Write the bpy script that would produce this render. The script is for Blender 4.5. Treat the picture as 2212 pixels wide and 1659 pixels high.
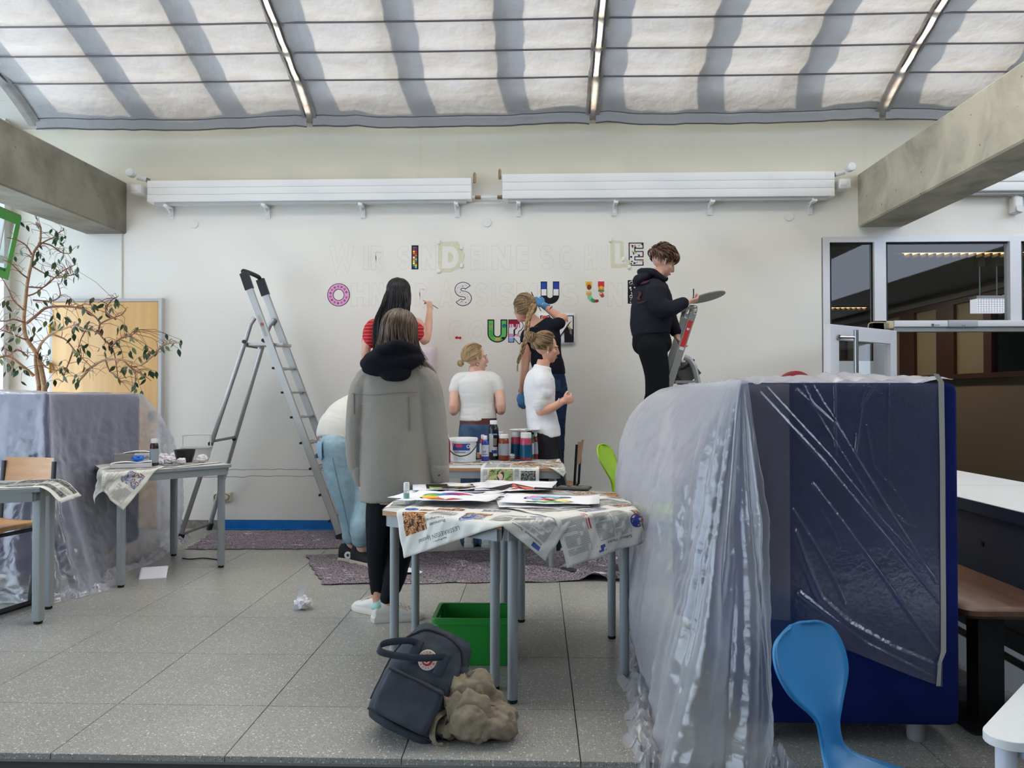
import bpy, bmesh, math, random
import numpy as np
from mathutils import Vector, Matrix, noise as mnoise
from math import pi, sin, cos, tan, atan, radians, sqrt, exp
random.seed(7)
for o in list(bpy.data.objects): bpy.data.objects.remove(o)
SC = bpy.context.scene
COL = SC.collection

# ---------------------------------------------------------------- camera
FPX, CX, CY = 1680.0, 1106.0, 829.5
HC = 1.22                       # eye height above the stage floor
YAW = atan(54 / FPX); PITCH = atan(23.5 / FPX)
cam = bpy.data.cameras.new('camera'); cam.sensor_width = 36; cam.lens = FPX / 2212 * 36
cam.clip_start = .05; cam.clip_end = 200
camo = bpy.data.objects.new('camera', cam); COL.objects.link(camo)
camo.location = (0, 0, HC); camo.rotation_euler = (pi / 2 + PITCH, 0, YAW)
SC.camera = camo

# ---------------------------------------------------------------- world, sun, exposure
SKY, SUN_E, EXPO = (3.45, 4.0, 4.9), 44.0, 0.0
SUN_DIR = Vector((-.50, -.50, .68)).normalized()
w = bpy.data.worlds.new('sky'); SC.world = w; w.use_nodes = True
w.node_tree.nodes['Background'].inputs[0].default_value = (SKY[0]/3, SKY[1]/3, SKY[2]/3, 1)
w.node_tree.nodes['Background'].inputs[1].default_value = 3.0
sl = bpy.data.lights.new('sun', 'SUN'); sl.energy = SUN_E; sl.angle = radians(3.0); sl.color = (1, .925, .79)
so = bpy.data.objects.new('sun', sl); COL.objects.link(so)
so.rotation_euler = SUN_DIR.to_track_quat('Z', 'Y').to_euler()
vs = SC.view_settings
vs.view_transform = 'Standard'; vs.look = 'None'; vs.gamma = 1; vs.exposure = EXPO; vs.use_curve_mapping = False
cy = SC.cycles
cy.max_bounces = 10; cy.diffuse_bounces = 6; cy.glossy_bounces = 4; cy.transmission_bounces = 6
cy.transparent_max_bounces = 20; cy.sample_clamp_indirect = 6; cy.caustics_reflective = False; cy.caustics_refractive = False
cy.use_denoising = True

# ---------------------------------------------------------------- pixel <-> place
_R = camo.rotation_euler.to_matrix()
def ray(x, y): return _R @ Vector(((x - CX) / FPX, (CY - y) / FPX, -1))
def P(x, y, Y):
    r = ray(x, y); t = Y / r.y; return Vector((r.x * t, Y, HC + r.z * t))
def G(x, y, z=0.0):
    r = ray(x, y); t = (z - HC) / r.z; return Vector((r.x * t, r.y * t, z))

# ---------------------------------------------------------------- materials
def lin(c):
    return tuple(((v / 255) / 12.92 if v / 255 <= .04045 else ((v / 255 + .055) / 1.055) ** 2.4) for v in c[:3])
_M = {}
def mat(name, c, rough=.6, metal=0, spec=.5, bump=None, var=None, sheen=0, alpha=None, emit=None, coat=0, stretch=None, trans=0):
    """c: sRGB 0-255.  bump=(scale,strength[,detail])  var=(scale, colour2, lo, hi)"""
    if name in _M: return _M[name]
    m = bpy.data.materials.new(name); m.use_nodes = True; _M[name] = m
    nt = m.node_tree; b = nt.nodes['Principled BSDF']
    b.inputs['Base Color'].default_value = (*lin(c), 1); b.inputs['Roughness'].default_value = rough
    b.inputs['Metallic'].default_value = metal; b.inputs['Specular IOR Level'].default_value = spec
    if sheen: b.inputs['Sheen Weight'].default_value = sheen; b.inputs['Sheen Roughness'].default_value = .5
    if coat: b.inputs['Coat Weight'].default_value = coat
    if alpha is not None: b.inputs['Alpha'].default_value = alpha
    if trans: b.inputs['Transmission Weight'].default_value = trans
    if emit: b.inputs['Emission Color'].default_value = (*lin(c), 1); b.inputs['Emission Strength'].default_value = emit
    if bump or var:
        geo = nt.nodes.new('ShaderNodeNewGeometry'); mp = nt.nodes.new('ShaderNodeMapping')
        nt.links.new(geo.outputs['Position'], mp.inputs[0])
        if stretch: mp.inputs['Scale'].default_value = stretch
    if bump:
        n = nt.nodes.new('ShaderNodeTexNoise'); n.inputs['Scale'].default_value = bump[0]; n.inputs['Detail'].default_value = bump[2] if len(bump) > 2 else 3
        nt.links.new(mp.outputs[0], n.inputs['Vector'])
        bp = nt.nodes.new('ShaderNodeBump'); bp.inputs['Strength'].default_value = bump[1]; bp.inputs['Distance'].default_value = .01
        nt.links.new(n.outputs[0], bp.inputs['Height']); nt.links.new(bp.outputs[0], b.inputs['Normal'])
    if var:
        n = nt.nodes.new('ShaderNodeTexNoise'); n.inputs['Scale'].default_value = var[0]; n.inputs['Detail'].default_value = 5
        nt.links.new(mp.outputs[0], n.inputs['Vector'])
        r = nt.nodes.new('ShaderNodeValToRGB'); nt.links.new(n.outputs[0], r.inputs[0])
        lo, hi = (var[2], var[3]) if len(var) > 3 else (.35, .65)
        r.color_ramp.elements[0].position = lo; r.color_ramp.elements[1].position = hi
        r.color_ramp.elements[0].color = (*lin(c), 1); r.color_ramp.elements[1].color = (*lin(var[1]), 1)
        nt.links.new(r.outputs[0], b.inputs['Base Color'])
    return m

def film_mat(name, cover=.5, tint=(225, 228, 235), rough=.22, wr=60, ws=.25, gloss=.35):
    m = bpy.data.materials.new(name); m.use_nodes = True; nt = m.node_tree; nt.nodes.clear()
    N = nt.nodes.new; L = nt.links.new
    out = N('ShaderNodeOutputMaterial'); tr = N('ShaderNodeBsdfTransparent'); tl = N('ShaderNodeBsdfTranslucent'); df = N('ShaderNodeBsdfDiffuse'); gl = N('ShaderNodeBsdfGlossy')
    c = (*lin(tint), 1)
    tl.inputs[0].default_value = c; df.inputs[0].default_value = c; tr.inputs[0].default_value = (.97, .97, .98, 1)
    gl.inputs['Roughness'].default_value = rough
    geo = N('ShaderNodeNewGeometry'); n = N('ShaderNodeTexNoise'); n.inputs['Scale'].default_value = wr; n.inputs['Detail'].default_value = 4; n.inputs['Distortion'].default_value = .6
    L(geo.outputs['Position'], n.inputs['Vector'])
    bp = N('ShaderNodeBump'); bp.inputs['Strength'].default_value = ws; bp.inputs['Distance'].default_value = .008
    L(n.outputs[0], bp.inputs['Height']); L(bp.outputs[0], gl.inputs['Normal'])
    m1 = N('ShaderNodeMixShader'); m1.inputs[0].default_value = .5; L(df.outputs[0], m1.inputs[1]); L(tl.outputs[0], m1.inputs[2])
    lw = N('ShaderNodeLayerWeight'); lw.inputs['Blend'].default_value = .35
    ma = N('ShaderNodeMath'); ma.operation = 'MULTIPLY_ADD'; ma.inputs[1].default_value = 1 - cover; ma.inputs[2].default_value = cover; ma.use_clamp = True
    L(lw.outputs['Facing'], ma.inputs[0])
    m2 = N('ShaderNodeMixShader'); L(ma.outputs[0], m2.inputs[0]); L(tr.outputs[0], m2.inputs[1]); L(m1.outputs[0], m2.inputs[2])
    lf = N('ShaderNodeLayerWeight'); lf.inputs['Blend'].default_value = .5; L(bp.outputs[0], lf.inputs['Normal'])
    pw = N('ShaderNodeMath'); pw.operation = 'POWER'; pw.inputs[1].default_value = 4; L(lf.outputs['Facing'], pw.inputs[0])
    mg = N('ShaderNodeMath'); mg.operation = 'MULTIPLY_ADD'; mg.inputs[1].default_value = .45; mg.inputs[2].default_value = .04 + gloss * .12; mg.use_clamp = True; L(pw.outputs[0], mg.inputs[0])
    m3 = N('ShaderNodeMixShader'); L(mg.outputs[0], m3.inputs[0]); L(m2.outputs[0], m3.inputs[1]); L(gl.outputs[0], m3.inputs[2])
    L(m3.outputs[0], out.inputs[0]); return m

def glass_mat(name, tint=(235, 240, 240), spec=1.0):
    m = bpy.data.materials.new(name); m.use_nodes = True; nt = m.node_tree; nt.nodes.clear(); N = nt.nodes.new; L = nt.links.new
    out = N('ShaderNodeOutputMaterial'); tr = N('ShaderNodeBsdfTransparent'); gl = N('ShaderNodeBsdfGlossy'); mx = N('ShaderNodeMixShader'); lf = N('ShaderNodeLayerWeight'); lf.inputs['Blend'].default_value = .5
    pw = N('ShaderNodeMath'); pw.operation = 'POWER'; pw.inputs[1].default_value = 5; L(lf.outputs['Facing'], pw.inputs[0])
    fr = N('ShaderNodeMath'); fr.operation = 'MULTIPLY_ADD'; fr.inputs[1].default_value = .9; fr.inputs[2].default_value = .05; L(pw.outputs[0], fr.inputs[0])
    tr.inputs[0].default_value = (*lin(tint), 1); gl.inputs['Roughness'].default_value = .02
    L(fr.outputs[0], mx.inputs[0]); L(tr.outputs[0], mx.inputs[1]); L(gl.outputs[0], mx.inputs[2]); L(mx.outputs[0], out.inputs[0]); return m

# ---------------------------------------------------------------- mesh builder
def V(*a): return Vector(a)
class MB:
    def __init__(s): s.v = []; s.f = []; s.m = []; s.mi = 0
    def add(s, vs, fs):
        k = len(s.v); s.v += [tuple(v) for v in vs]; s.f += [tuple(i + k for i in f) for f in fs]; s.m += [s.mi] * len(fs); return s
    def box(s, lo, hi, M=None):
        x0, y0, z0 = lo; x1, y1, z1 = hi
        vs = [V(x, y, z) for z in (z0, z1) for x, y in ((x0, y0), (x1, y0), (x1, y1), (x0, y1))]
        if M is not None: vs = [M @ v for v in vs]
        return s.add(vs, [(3, 2, 1, 0), (4, 5, 6, 7), (0, 1, 5, 4), (1, 2, 6, 5), (2, 3, 7, 6), (3, 0, 4, 7)])
    def cbox(s, c, size, M=None): return s.box([c[i] - size[i] / 2 for i in range(3)], [c[i] + size[i] / 2 for i in range(3)], M)
    def rbox(s, lo, hi, r, M=None, seg=3, axis=2):
        """box with rounded vertical edges + slightly eased rims"""
        ax = [(1, 2, 0), (2, 0, 1), (0, 1, 2)][axis]; a, b, c = ax
        pts = []
        for cx_, cy_, q in ((hi[a] - r, hi[b] - r, 0), (lo[a] + r, hi[b] - r, 1), (lo[a] + r, lo[b] + r, 2), (hi[a] - r, lo[b] + r, 3)):
            for k in range(seg + 1):
                t = (q + k / seg) * pi / 2; pts.append((cx_ + r * cos(t), cy_ + r * sin(t)))
        e = min(r * .4, (hi[c] - lo[c]) * .3); mx, my = (lo[a] + hi[a]) / 2, (lo[b] + hi[b]) / 2
        rows = []
        for z, k in ((lo[c], e), (lo[c] + e, 0), (hi[c] - e, 0), (hi[c], e)):
            row = []
            for x, y in pts:
                dx, dy = x - mx, y - my
                q = [0, 0, 0]; q[a] = x - (k if dx > 0 else -k); q[b] = y - (k if dy > 0 else -k); q[c] = z
                row.append(V(*q) if M is None else M @ V(*q))
            rows.append(row)
        return s.rings(rows, True)
    def rings(s, rows, caps=False, close=True):
        n = len(rows[0]); vs = [p for r in rows for p in r]; fs = []
        for i in range(len(rows) - 1):
            for j in range(n if close else n - 1):
                a = i * n + j; b = i * n + (j + 1) % n; fs.append((a, b, b + n, a + n))
        if caps: fs.append(tuple(range(n - 1, -1, -1))); fs.append(tuple(range((len(rows) - 1) * n, len(rows) * n)))
        return s.add(vs, fs)
    def tube(s, pts, rad, n=8, side=None, caps=True, round_=False):
        pts = [Vector(p) for p in pts]; N = len(pts)
        if not isinstance(rad, (list, tuple)): rad = [rad] * N
        rad = [r if isinstance(r, (list, tuple)) else (r, r) for r in rad]
        tg = [((pts[min(i + 1, N - 1)] - pts[max(i - 1, 0)])) for i in range(N)]
        tg = [t.normalized() if t.length > 1e-9 else V(0, 0, 1) for t in tg]
        rows = []; x = None
        if round_:
            def capr(p, t, r, sgn): return [(p + t * sgn * min(r) * sin(a), (r[0] * cos(a), r[1] * cos(a)), t) for a in (1.2, .7, .3)]
            st = [(q, r, tg[0]) for q, r, _ in capr(pts[0], tg[0], rad[0], -1)]
            en = [(q, r, tg[-1]) for q, r, _ in reversed(capr(pts[-1], tg[-1], rad[-1], 1))]
            seq = st + list(zip(pts, rad, tg)) + en
        else: seq = list(zip(pts, rad, tg))
        for p, r, t in seq:
            if side is not None: h = Vector(side)
            elif x is not None: h = x
            else: h = V(1, 0, 0) if abs(t.x) < .8 else V(0, 1, 0)
            x = (h - t * h.dot(t))
            x = x.normalized() if x.length > 1e-6 else t.orthogonal().normalized()
            y = t.cross(x)
            rows.append([p + x * r[0] * cos(2 * pi * k / n) + y * r[1] * sin(2 * pi * k / n) for k in range(n)])
        return s.rings(rows, caps)
    def cyl(s, p0, p1, r0, r1=None, n=14): return s.tube([p0, p1], [r0, r0 if r1 is None else r1], n)
    def lathe(s, prof, c, n=20, M=None, caps=True):
        c = Vector(c); rows = [[(c + V(r * cos(2 * pi * k / n), r * sin(2 * pi * k / n), z)) for k in range(n)] for r, z in prof]
        if M is not None: rows = [[c + M @ (p - c) for p in r] for r in rows]
        return s.rings(rows, caps)
    def ell(s, c, r, M=None, nu=14, nv=9):
        c = Vector(c); rows = []
        for i in range(nv):
            a = -pi / 2 + pi * (i + .5) / nv
            row = []
            for k in range(nu):
                q = V(r[0] * cos(a) * cos(2 * pi * k / nu), r[1] * cos(a) * sin(2 * pi * k / nu), r[2] * sin(a))
                row.append(c + (M @ q if M is not None else q))
            rows.append(row)
        return s.rings(rows, True)
    def prism(s, poly, h0, h1, M=None):
        """poly in XY, extruded along Z from h0 to h1"""
        n = len(poly); vs = [V(x, y, h0) for x, y in poly] + [V(x, y, h1) for x, y in poly]
        if M is not None: vs = [M @ v for v in vs]
        fs = [tuple(range(n - 1, -1, -1)), tuple(range(n, 2 * n))] + [(i, (i + 1) % n, (i + 1) % n + n, i + n) for i in range(n)]
        return s.add(vs, fs)
    def grid(s, fn, nu, nv, close_u=False):
        vs = [fn(i / (nu - (0 if close_u else 1)), j / (nv - 1)) for j in range(nv) for i in range(nu)]
        fs = [(j * nu + i, j * nu + (i + 1) % nu, (j + 1) * nu + (i + 1) % nu, (j + 1) * nu + i) for j in range(nv - 1) for i in range(nu if close_u else nu - 1)]
        return s.add(vs, fs)
    def mesh(s, name, mats, org=V(0, 0, 0), smooth=None):
        me = bpy.data.meshes.new(name)
        a = np.array(s.v, dtype=float).reshape(-1, 3) - np.array(org)
        me.from_pydata(a.tolist(), [], s.f)
        for m in (mats if isinstance(mats, (list, tuple)) else [mats]): me.materials.append(m)
        if any(s.m): me.polygons.foreach_set('material_index', s.m)
        me.update()
        if smooth is not None:
            me.polygons.foreach_set('use_smooth', [True] * len(me.polygons))
            if smooth is not True: me.set_sharp_from_angle(angle=radians(smooth))
        return me
    def build(s, name, mats, parent=None, smooth=40, org=None):
        o_ = org if org is not None else (LOC.get(parent.name, V(0, 0, 0)) if parent else V(0, 0, 0))
        return put(name, s.mesh(name, mats, o_, smooth), parent, V(0, 0, 0) if parent else o_)
LOC = {}
def put(name, me, parent=None, loc=V(0, 0, 0)):
    o = bpy.data.objects.new(name, me); COL.objects.link(o); o.location = loc
    if parent is not None:
        o.parent = parent; LOC[o.name] = LOC.get(parent.name, V(0, 0, 0))
    else: LOC[o.name] = Vector(loc)
    return o
def tag(o, label=None, cat=None, group=None, kind=None):
    if label: o['label'] = label
    if cat: o['category'] = cat
    if group: o['group'] = group
    if kind: o['kind'] = kind
    return o
def thing(name, label, cat, loc=(0, 0, 0), group=None):
    o = bpy.data.objects.new(name, None); COL.objects.link(o); o.location = loc; o.empty_display_size = .05
    LOC[o.name] = Vector(loc); return tag(o, label, cat, group)
def struct(o): o['kind'] = 'structure'; return o
def spline(pts, k=6):
    """Catmull-Rom through points (any dimension tuples) """
    A = [np.array(p, float) for p in pts]; out = []
    for i in range(len(A) - 1):
        p0 = A[i - 1] if i else 2 * A[0] - A[1]; p1, p2 = A[i], A[i + 1]; p3 = A[i + 2] if i + 2 < len(A) else 2 * A[-1] - A[-2]
        for j in range(k):
            t = j / k; out.append(.5 * (2 * p1 + (p2 - p0) * t + (2 * p0 - 5 * p1 + 4 * p2 - p3) * t * t + (3 * p1 - p0 - 3 * p2 + p3) * t ** 3))
    out.append(A[-1]); return [tuple(q) for q in out]
def _h(i, j, k, s):
    n = (i * 374761393 + j * 668265263 + k * 2147483647 + s * 974634477) & 0xFFFFFFFF
    n = ((n ^ (n >> 13)) * 1274126177) & 0xFFFFFFFF
    return ((n ^ (n >> 16)) & 0xFFFFFF) / 0xFFFFFF
def vnoise(p, seed=0, octs=3):
    p = np.asarray(p, float); tot = np.zeros(len(p)); amp = 1; sm = 0
    for o in range(octs):
        q = p * 2 ** o + o * 17.3; f = np.floor(q); t = q - f; t = t * t * (3 - 2 * t); I = f.astype(np.int64)
        r = 0
        for dx in (0, 1):
            for dy in (0, 1):
                for dz in (0, 1):
                    wgt = (t[:, 0] if dx else 1 - t[:, 0]) * (t[:, 1] if dy else 1 - t[:, 1]) * (t[:, 2] if dz else 1 - t[:, 2])
                    r = r + wgt * _h(I[:, 0] + dx, I[:, 1] + dy, I[:, 2] + dz, seed + o)
        tot += amp * (r - .5) * 2; sm += amp; amp *= .5
    return tot / sm
def n1(x, seed=0):
    q = seed * 13.37 + 3.7
    return max(-1, min(1, 1.3 * mnoise.noise((x, q, 9.1)) + .5 * mnoise.noise((x * 2.1, q + 5, 2.2))))
def bevel(o, wdt=.004, seg=2, ang=40):
    b = o.modifiers.new('bevel', 'BEVEL'); b.width = wdt; b.segments = seg; b.limit_method = 'ANGLE'; b.angle_limit = radians(ang); return o
def solidify(o, t, off=0):
    b = o.modifiers.new('solid', 'SOLIDIFY'); b.thickness = t; b.offset = off; return o

# common materials
WHITE = mat('white_paint', (226, 226, 224), .5)
ALU = mat('aluminium', (176, 174, 170), .38, .85, bump=(40, .03))
ALU_D = mat('aluminium_dark', (135, 134, 132), .42, .8)
STEEL = mat('steel', (170, 170, 170), .25, 1)
BLACK = mat('black_plastic', (22, 22, 24), .5)
RUBBER = mat('black_rubber', (16, 16, 16), .8)
GREYMET = mat('grey_table_metal', (150, 156, 158), .42, .15)
PAPER = mat('white_paper', (236, 236, 240), .8, spec=.2)
INK = mat('ink_black', (24, 22, 30), .7, spec=.2)
# ================================================================ ROOM
D, XL, XR, LOW = 7.04, -4.87, 6.2, -.34
EDGE, XST = 2.61, 1.945                       # stage front edge, stage right edge

def terrazzo(name, base, dark, rough):
    m = bpy.data.materials.new(name); m.use_nodes = True; nt = m.node_tree; b = nt.nodes['Principled BSDF']; N = nt.nodes.new; L = nt.links.new
    geo = N('ShaderNodeNewGeometry'); col = None
    big = N('ShaderNodeTexNoise'); big.inputs['Scale'].default_value = 1.3; big.inputs['Detail'].default_value = 4; L(geo.outputs['Position'], big.inputs['Vector'])
    r0 = N('ShaderNodeValToRGB'); L(big.outputs[0], r0.inputs[0]); r0.color_ramp.elements[0].color = (*lin(dark), 1); r0.color_ramp.elements[1].color = (*lin(base), 1)
    r0.color_ramp.elements[0].position = .3; r0.color_ramp.elements[1].position = .7
    col = r0.outputs[0]
    for sc, c, lo, hi, rnd in ((95, (212, 212, 204), .10, .18, .66), (150, (196, 194, 186), .10, .2, .5), (130, (86, 86, 84), .10, .18, .72), (55, (226, 222, 212), .07, .13, .8)):
        vo = N('ShaderNodeTexVoronoi'); vo.inputs['Scale'].default_value = sc; L(geo.outputs['Position'], vo.inputs['Vector'])
        rr = N('ShaderNodeMapRange'); rr.inputs[1].default_value = hi * 2; rr.inputs[2].default_value = lo * 2; L(vo.outputs['Distance'], rr.inputs[0])
        sp = N('ShaderNodeSeparateColor'); L(vo.outputs['Color'], sp.inputs[0])
        gt = N('ShaderNodeMath'); gt.operation = 'GREATER_THAN'; gt.inputs[1].default_value = rnd; L(sp.outputs[0], gt.inputs[0])
        mu = N('ShaderNodeMath'); mu.operation = 'MULTIPLY'; L(rr.outputs[0], mu.inputs[0]); L(gt.outputs[0], mu.inputs[1])
        mx = N('ShaderNodeMix'); mx.data_type = 'RGBA'; L(mu.outputs[0], mx.inputs[0]); L(col, mx.inputs[6]); mx.inputs[7].default_value = (*lin(c), 1); col = mx.outputs[2]
    L(col, b.inputs['Base Color']); b.inputs['Roughness'].default_value = rough; b.inputs['Specular IOR Level'].default_value = .45
    return m
TERR = terrazzo('grey_terrazzo', (158, 157, 150), (140, 139, 133), .3)
TERR_D = terrazzo('dark_terrazzo', (92, 92, 90), (70, 70, 70), .5)
GROUT = mat('grout', (70, 70, 68), .9)

# floor: base slab + lower floor, tiles are parts
b = MB()
b.box((XL, EDGE + .012, LOW), (XST - .012, D, -.021)); b.mi = 1
b.box((XL, -6, LOW - .1), (XR, EDGE + .012, LOW)); b.box((XST - .012, EDGE + .012, LOW - .1), (XR, 15, LOW)); b.mi = 2
b.box((XL, EDGE + .004, -.03), (XST - .004, EDGE + .03, -.0205))
floor = struct(b.build('floor', [GROUT, TERR_D, mat('joint_strip', (126, 128, 122), .6)], smooth=None))
xs = [XL] + [-1.055 + .6 * k for k in range(-6, 6)]; ys = [EDGE] + [3.036 + .6 * k for k in range(0, 7)] + [D]
tile_me = {}
for i in range(len(xs) - 1):
    for j in range(len(ys) - 1):
        sx, sy = xs[i + 1] - xs[i], ys[j + 1] - ys[j]; key = (round(sx, 3), round(sy, 3))
        if key not in tile_me:
            t = MB(); g = .0017; e = .0010
            rows = [[V(sgx * (sx / 2 - g - k), sgy * (sy / 2 - g - k), z) for sgx, sgy in ((-1, -1), (1, -1), (1, 1), (-1, 1))] for z, k in ((-.02, 0), (-e, 0), (0, e))]
            t.rings(rows, True); tile_me[key] = t.mesh('floor_tile', TERR)
        put('floor_tile', tile_me[key], floor, V((xs[i] + xs[i + 1]) / 2, (ys[j] + ys[j + 1]) / 2, 0))

# ---- back wall
ZT = P(700, 275, D).z
XG = P(1775, 600, D).x; ZG = P(1900, 513, D).z
wm = bpy.data.materials.new('wall_paint'); wm.use_nodes = True
def _wall(m):
    nt = m.node_tree; N = nt.nodes.new; L = nt.links.new; bs = nt.nodes['Principled BSDF']
    geo = N('ShaderNodeNewGeometry'); sx = N('ShaderNodeSeparateXYZ'); L(geo.outputs['Position'], sx.inputs[0])
    n = N('ShaderNodeTexNoise'); n.inputs['Scale'].default_value = 1.1; n.inputs['Detail'].default_value = 5; L(geo.outputs['Position'], n.inputs['Vector'])
    ad = N('ShaderNodeMath'); ad.operation = 'MULTIPLY_ADD'; ad.inputs[1].default_value = .3; L(n.outputs[0], ad.inputs[0]); L(sx.outputs[2], ad.inputs[2])
    mr = N('ShaderNodeMapRange'); mr.inputs[1].default_value = 3.18; mr.inputs[2].default_value = 3.30; L(ad.outputs[0], mr.inputs[0])
    mx = N('ShaderNodeMix'); mx.data_type = 'RGBA'; L(mr.outputs[0], mx.inputs[0]); mx.inputs[6].default_value = (*lin((238, 235, 226)), 1); mx.inputs[7].default_value = (*lin((222, 216, 196)), 1)
    mp = N('ShaderNodeMapping'); mp.inputs['Scale'].default_value = (9, 9, .35); L(geo.outputs['Position'], mp.inputs[0])
    n2 = N('ShaderNodeTexNoise'); n2.inputs['Scale'].default_value = 1; n2.inputs['Detail'].default_value = 3; L(mp.outputs[0], n2.inputs['Vector'])
    m2 = N('ShaderNodeMapRange'); m2.inputs[1].default_value = .62; m2.inputs[2].default_value = .8; m2.inputs[4].default_value = .16; L(n2.outputs[0], m2.inputs[0])
    mu = N('ShaderNodeMath'); mu.operation = 'MULTIPLY'; L(m2.outputs[0], mu.inputs[0]); L(mr.outputs[0], mu.inputs[1])
    mx2 = N('ShaderNodeMix'); mx2.data_type = 'RGBA'; L(mu.outputs[0], mx2.inputs[0]); L(mx.outputs[2], mx2.inputs[6]); mx2.inputs[7].default_value = (*lin((196, 178, 150)), 1)
    L(mx2.outputs[2], bs.inputs['Base Color']); bs.inputs['Roughness'].default_value = .75; bs.inputs['Specular IOR Level'].default_value = .3
    n3 = N('ShaderNodeTexNoise'); n3.inputs['Scale'].default_value = 160; L(geo.outputs['Position'], n3.inputs['Vector'])
    bp = N('ShaderNodeBump'); bp.inputs['Strength'].default_value = .06; bp.inputs['Distance'].default_value = .004; L(n3.outputs[0], bp.inputs['Height']); L(bp.outputs[0], bs.inputs['Normal'])
_wall(wm)
b = MB(); b.box((XL - .2, D, LOW), (XG, D + .2, ZT)); b.box((XG, D, ZG), (XR, D + .2, ZT))
wall = struct(b.build('wall_back', wm, smooth=None))
b = MB(); b.add([V(XL + .28, D, ZT), V(XR, D, ZT), V(XR, D + .17, ZT + .26), V(XL + .38, D + .17, ZT + .26)], [(0, 1, 2, 3)])
b.add([V(XL - .2, D, ZT), V(XL + .28, D, ZT), V(XL + .38, D + .17, ZT + .26), V(XL + .28, D - .0, ZT + .3), V(XL - .2, D, ZT + .3)], [(0, 1, 3, 4), (1, 2, 3)])
struct(b.build('trim_1', mat('cove_paint', (228, 226, 218), .7, var=(3, (206, 198, 180), .5, .8), stretch=(6, 1, .5)), smooth=None))
b = MB(); b.box((XL - .2, D + .17, ZT - .2), (XR, D + .4, ZT + .2)); struct(b.build('wall_upper', wm, smooth=None))

# ---- left wall with tall windows (seen only edge-on, lets the daylight in)
WARM = mat('left_wall_paint', (230, 226, 214), .8)
b = MB(); Xo = XL - .2
YTOP = 3.1
ROOFZ = lambda Y: 3.74 + .39 * (6.85 - Y)
b.box((Xo, -6, LOW), (XL, D + .2, .12)); b.box((Xo, -6, 3.85), (XL, YTOP, ROOFZ(YTOP)))
b.prism([(YTOP, 3.85), (D + .2, 3.85), (D + .2, ROOFZ(D + .2) + .06), (YTOP, ROOFZ(YTOP) + .06)], Xo, XL, Matrix(((0, 0, 1, 0), (1, 0, 0, 0), (0, 1, 0, 0), (0, 0, 0, 1))))
for y0, y1 in ((-6, -5.6), (6.97, D + .2)): b.box((Xo, y0, .12), (XL, y1, 3.85))
struct(b.build('wall_left', WARM, smooth=None))
GLASS = glass_mat('window_glass')
WY0, WY1, WZ0, WZ1, WZM = -5.6, 6.97, .12, 3.85, 2.45
win = struct(MB().box((Xo + .03, WY0, WZ0), (XL + .03, WY1, WZ0 + .06)).box((Xo + .03, WY0, WZ1 - .06), (XL + .03, WY1, WZ1)).build('window_1', WHITE, smooth=None))
NW = 9; pw_ = (WY1 - WY0) / NW
for k in range(NW + 1): y = min(max(WY0 + k * pw_, WY0 + .035), WY1 - .035); MB().box((Xo + .05, y - .035, WZ0 + .06), (XL + .03, y + .035, WZ1 - .06)).build('mullion', WHITE, win, None)
MB().box((Xo + .06, WY0, WZM - .035), (XL + .02, WY1, WZM + .035)).build('transom', WHITE, win, None)
for k in range(NW):
    a, c = WY0 + k * pw_ + .035, WY0 + (k + 1) * pw_ - .035
    for z0, z1 in ((WZ0 + .06, WZM - .035), (WZM + .035, WZ1 - .06)): MB().add([V(Xo + .1, a, z0), V(Xo + .1, c, z0), V(Xo + .1, c, z1), V(Xo + .1, a, z1)], [(0, 1, 2, 3)]).build('pane', GLASS, win, None)
# rolled sun awning and tilted green sash near the corner
t = thing('roller_blind', 'white rolled blind cassette at the top of the left window', 'blind', P(4, 172, 6.85))
o_ = LOC[t.name]
MB().rbox(o_ + V(-.12, -.6, -.05), o_ + V(.05, .12, .05), .03, axis=1).build('cassette', WHITE, t)
MB().cyl(o_ + V(.0, .05, .06), o_ + V(.12, .05, .06), .012).build('bracket', ALU_D, t)
t = thing('tilted_window_sash', 'green framed window sash tilted open at the left edge', 'window', P(20, 530, 6.6))
GREEN_F = mat('green_frame_paint', (74, 138, 62), .4)
q = [P(46, 468, 6.45), P(17, 602, 6.75), P(-60, 575, 6.5), P(-40, 432, 6.2)]
ctr = sum(q, V(0, 0, 0)) / 4; nn = (q[1] - q[0]).cross(q[3] - q[0]).normalized()
b = MB()
for i in range(4):
    a, c = q[i], q[(i + 1) % 4]; ai, ci = a + (ctr - a) * .24, c + (ctr - c) * .24
    b.add([p + nn * k for k in (-.025, .025) for p in (a, c, ci, ai)], [(0, 1, 2, 3), (7, 6, 5, 4), (0, 4, 5, 1), (1, 5, 6, 2), (2, 6, 7, 3), (3, 7, 4, 0)])
b.build('frame', GREEN_F, t, None)
MB().add([p + (ctr - p) * .2 for p in q], [(0, 1, 2, 3)]).build('pane', GLASS, t, None)
b = MB(); b.tube([q[0] * .62 + q[3] * .38, q[1] * .62 + q[2] * .38], .008); b.build('stay', ALU, t)

# ---- rear closure of the hall behind the viewer and the right side
b = MB(); b.box((XR, -6, LOW), (XR + .2, D + .2, 3.2)); struct(b.build('wall_right', mat('dim_wall', (120, 116, 108), .8), smooth=None))
b = MB(); b.box((XL - .2, -6.2, LOW), (XR + .2, -6, 6.6)); struct(b.build('wall_rear', mat('dim_wall', (0, 0, 0)), smooth=None))

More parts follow.
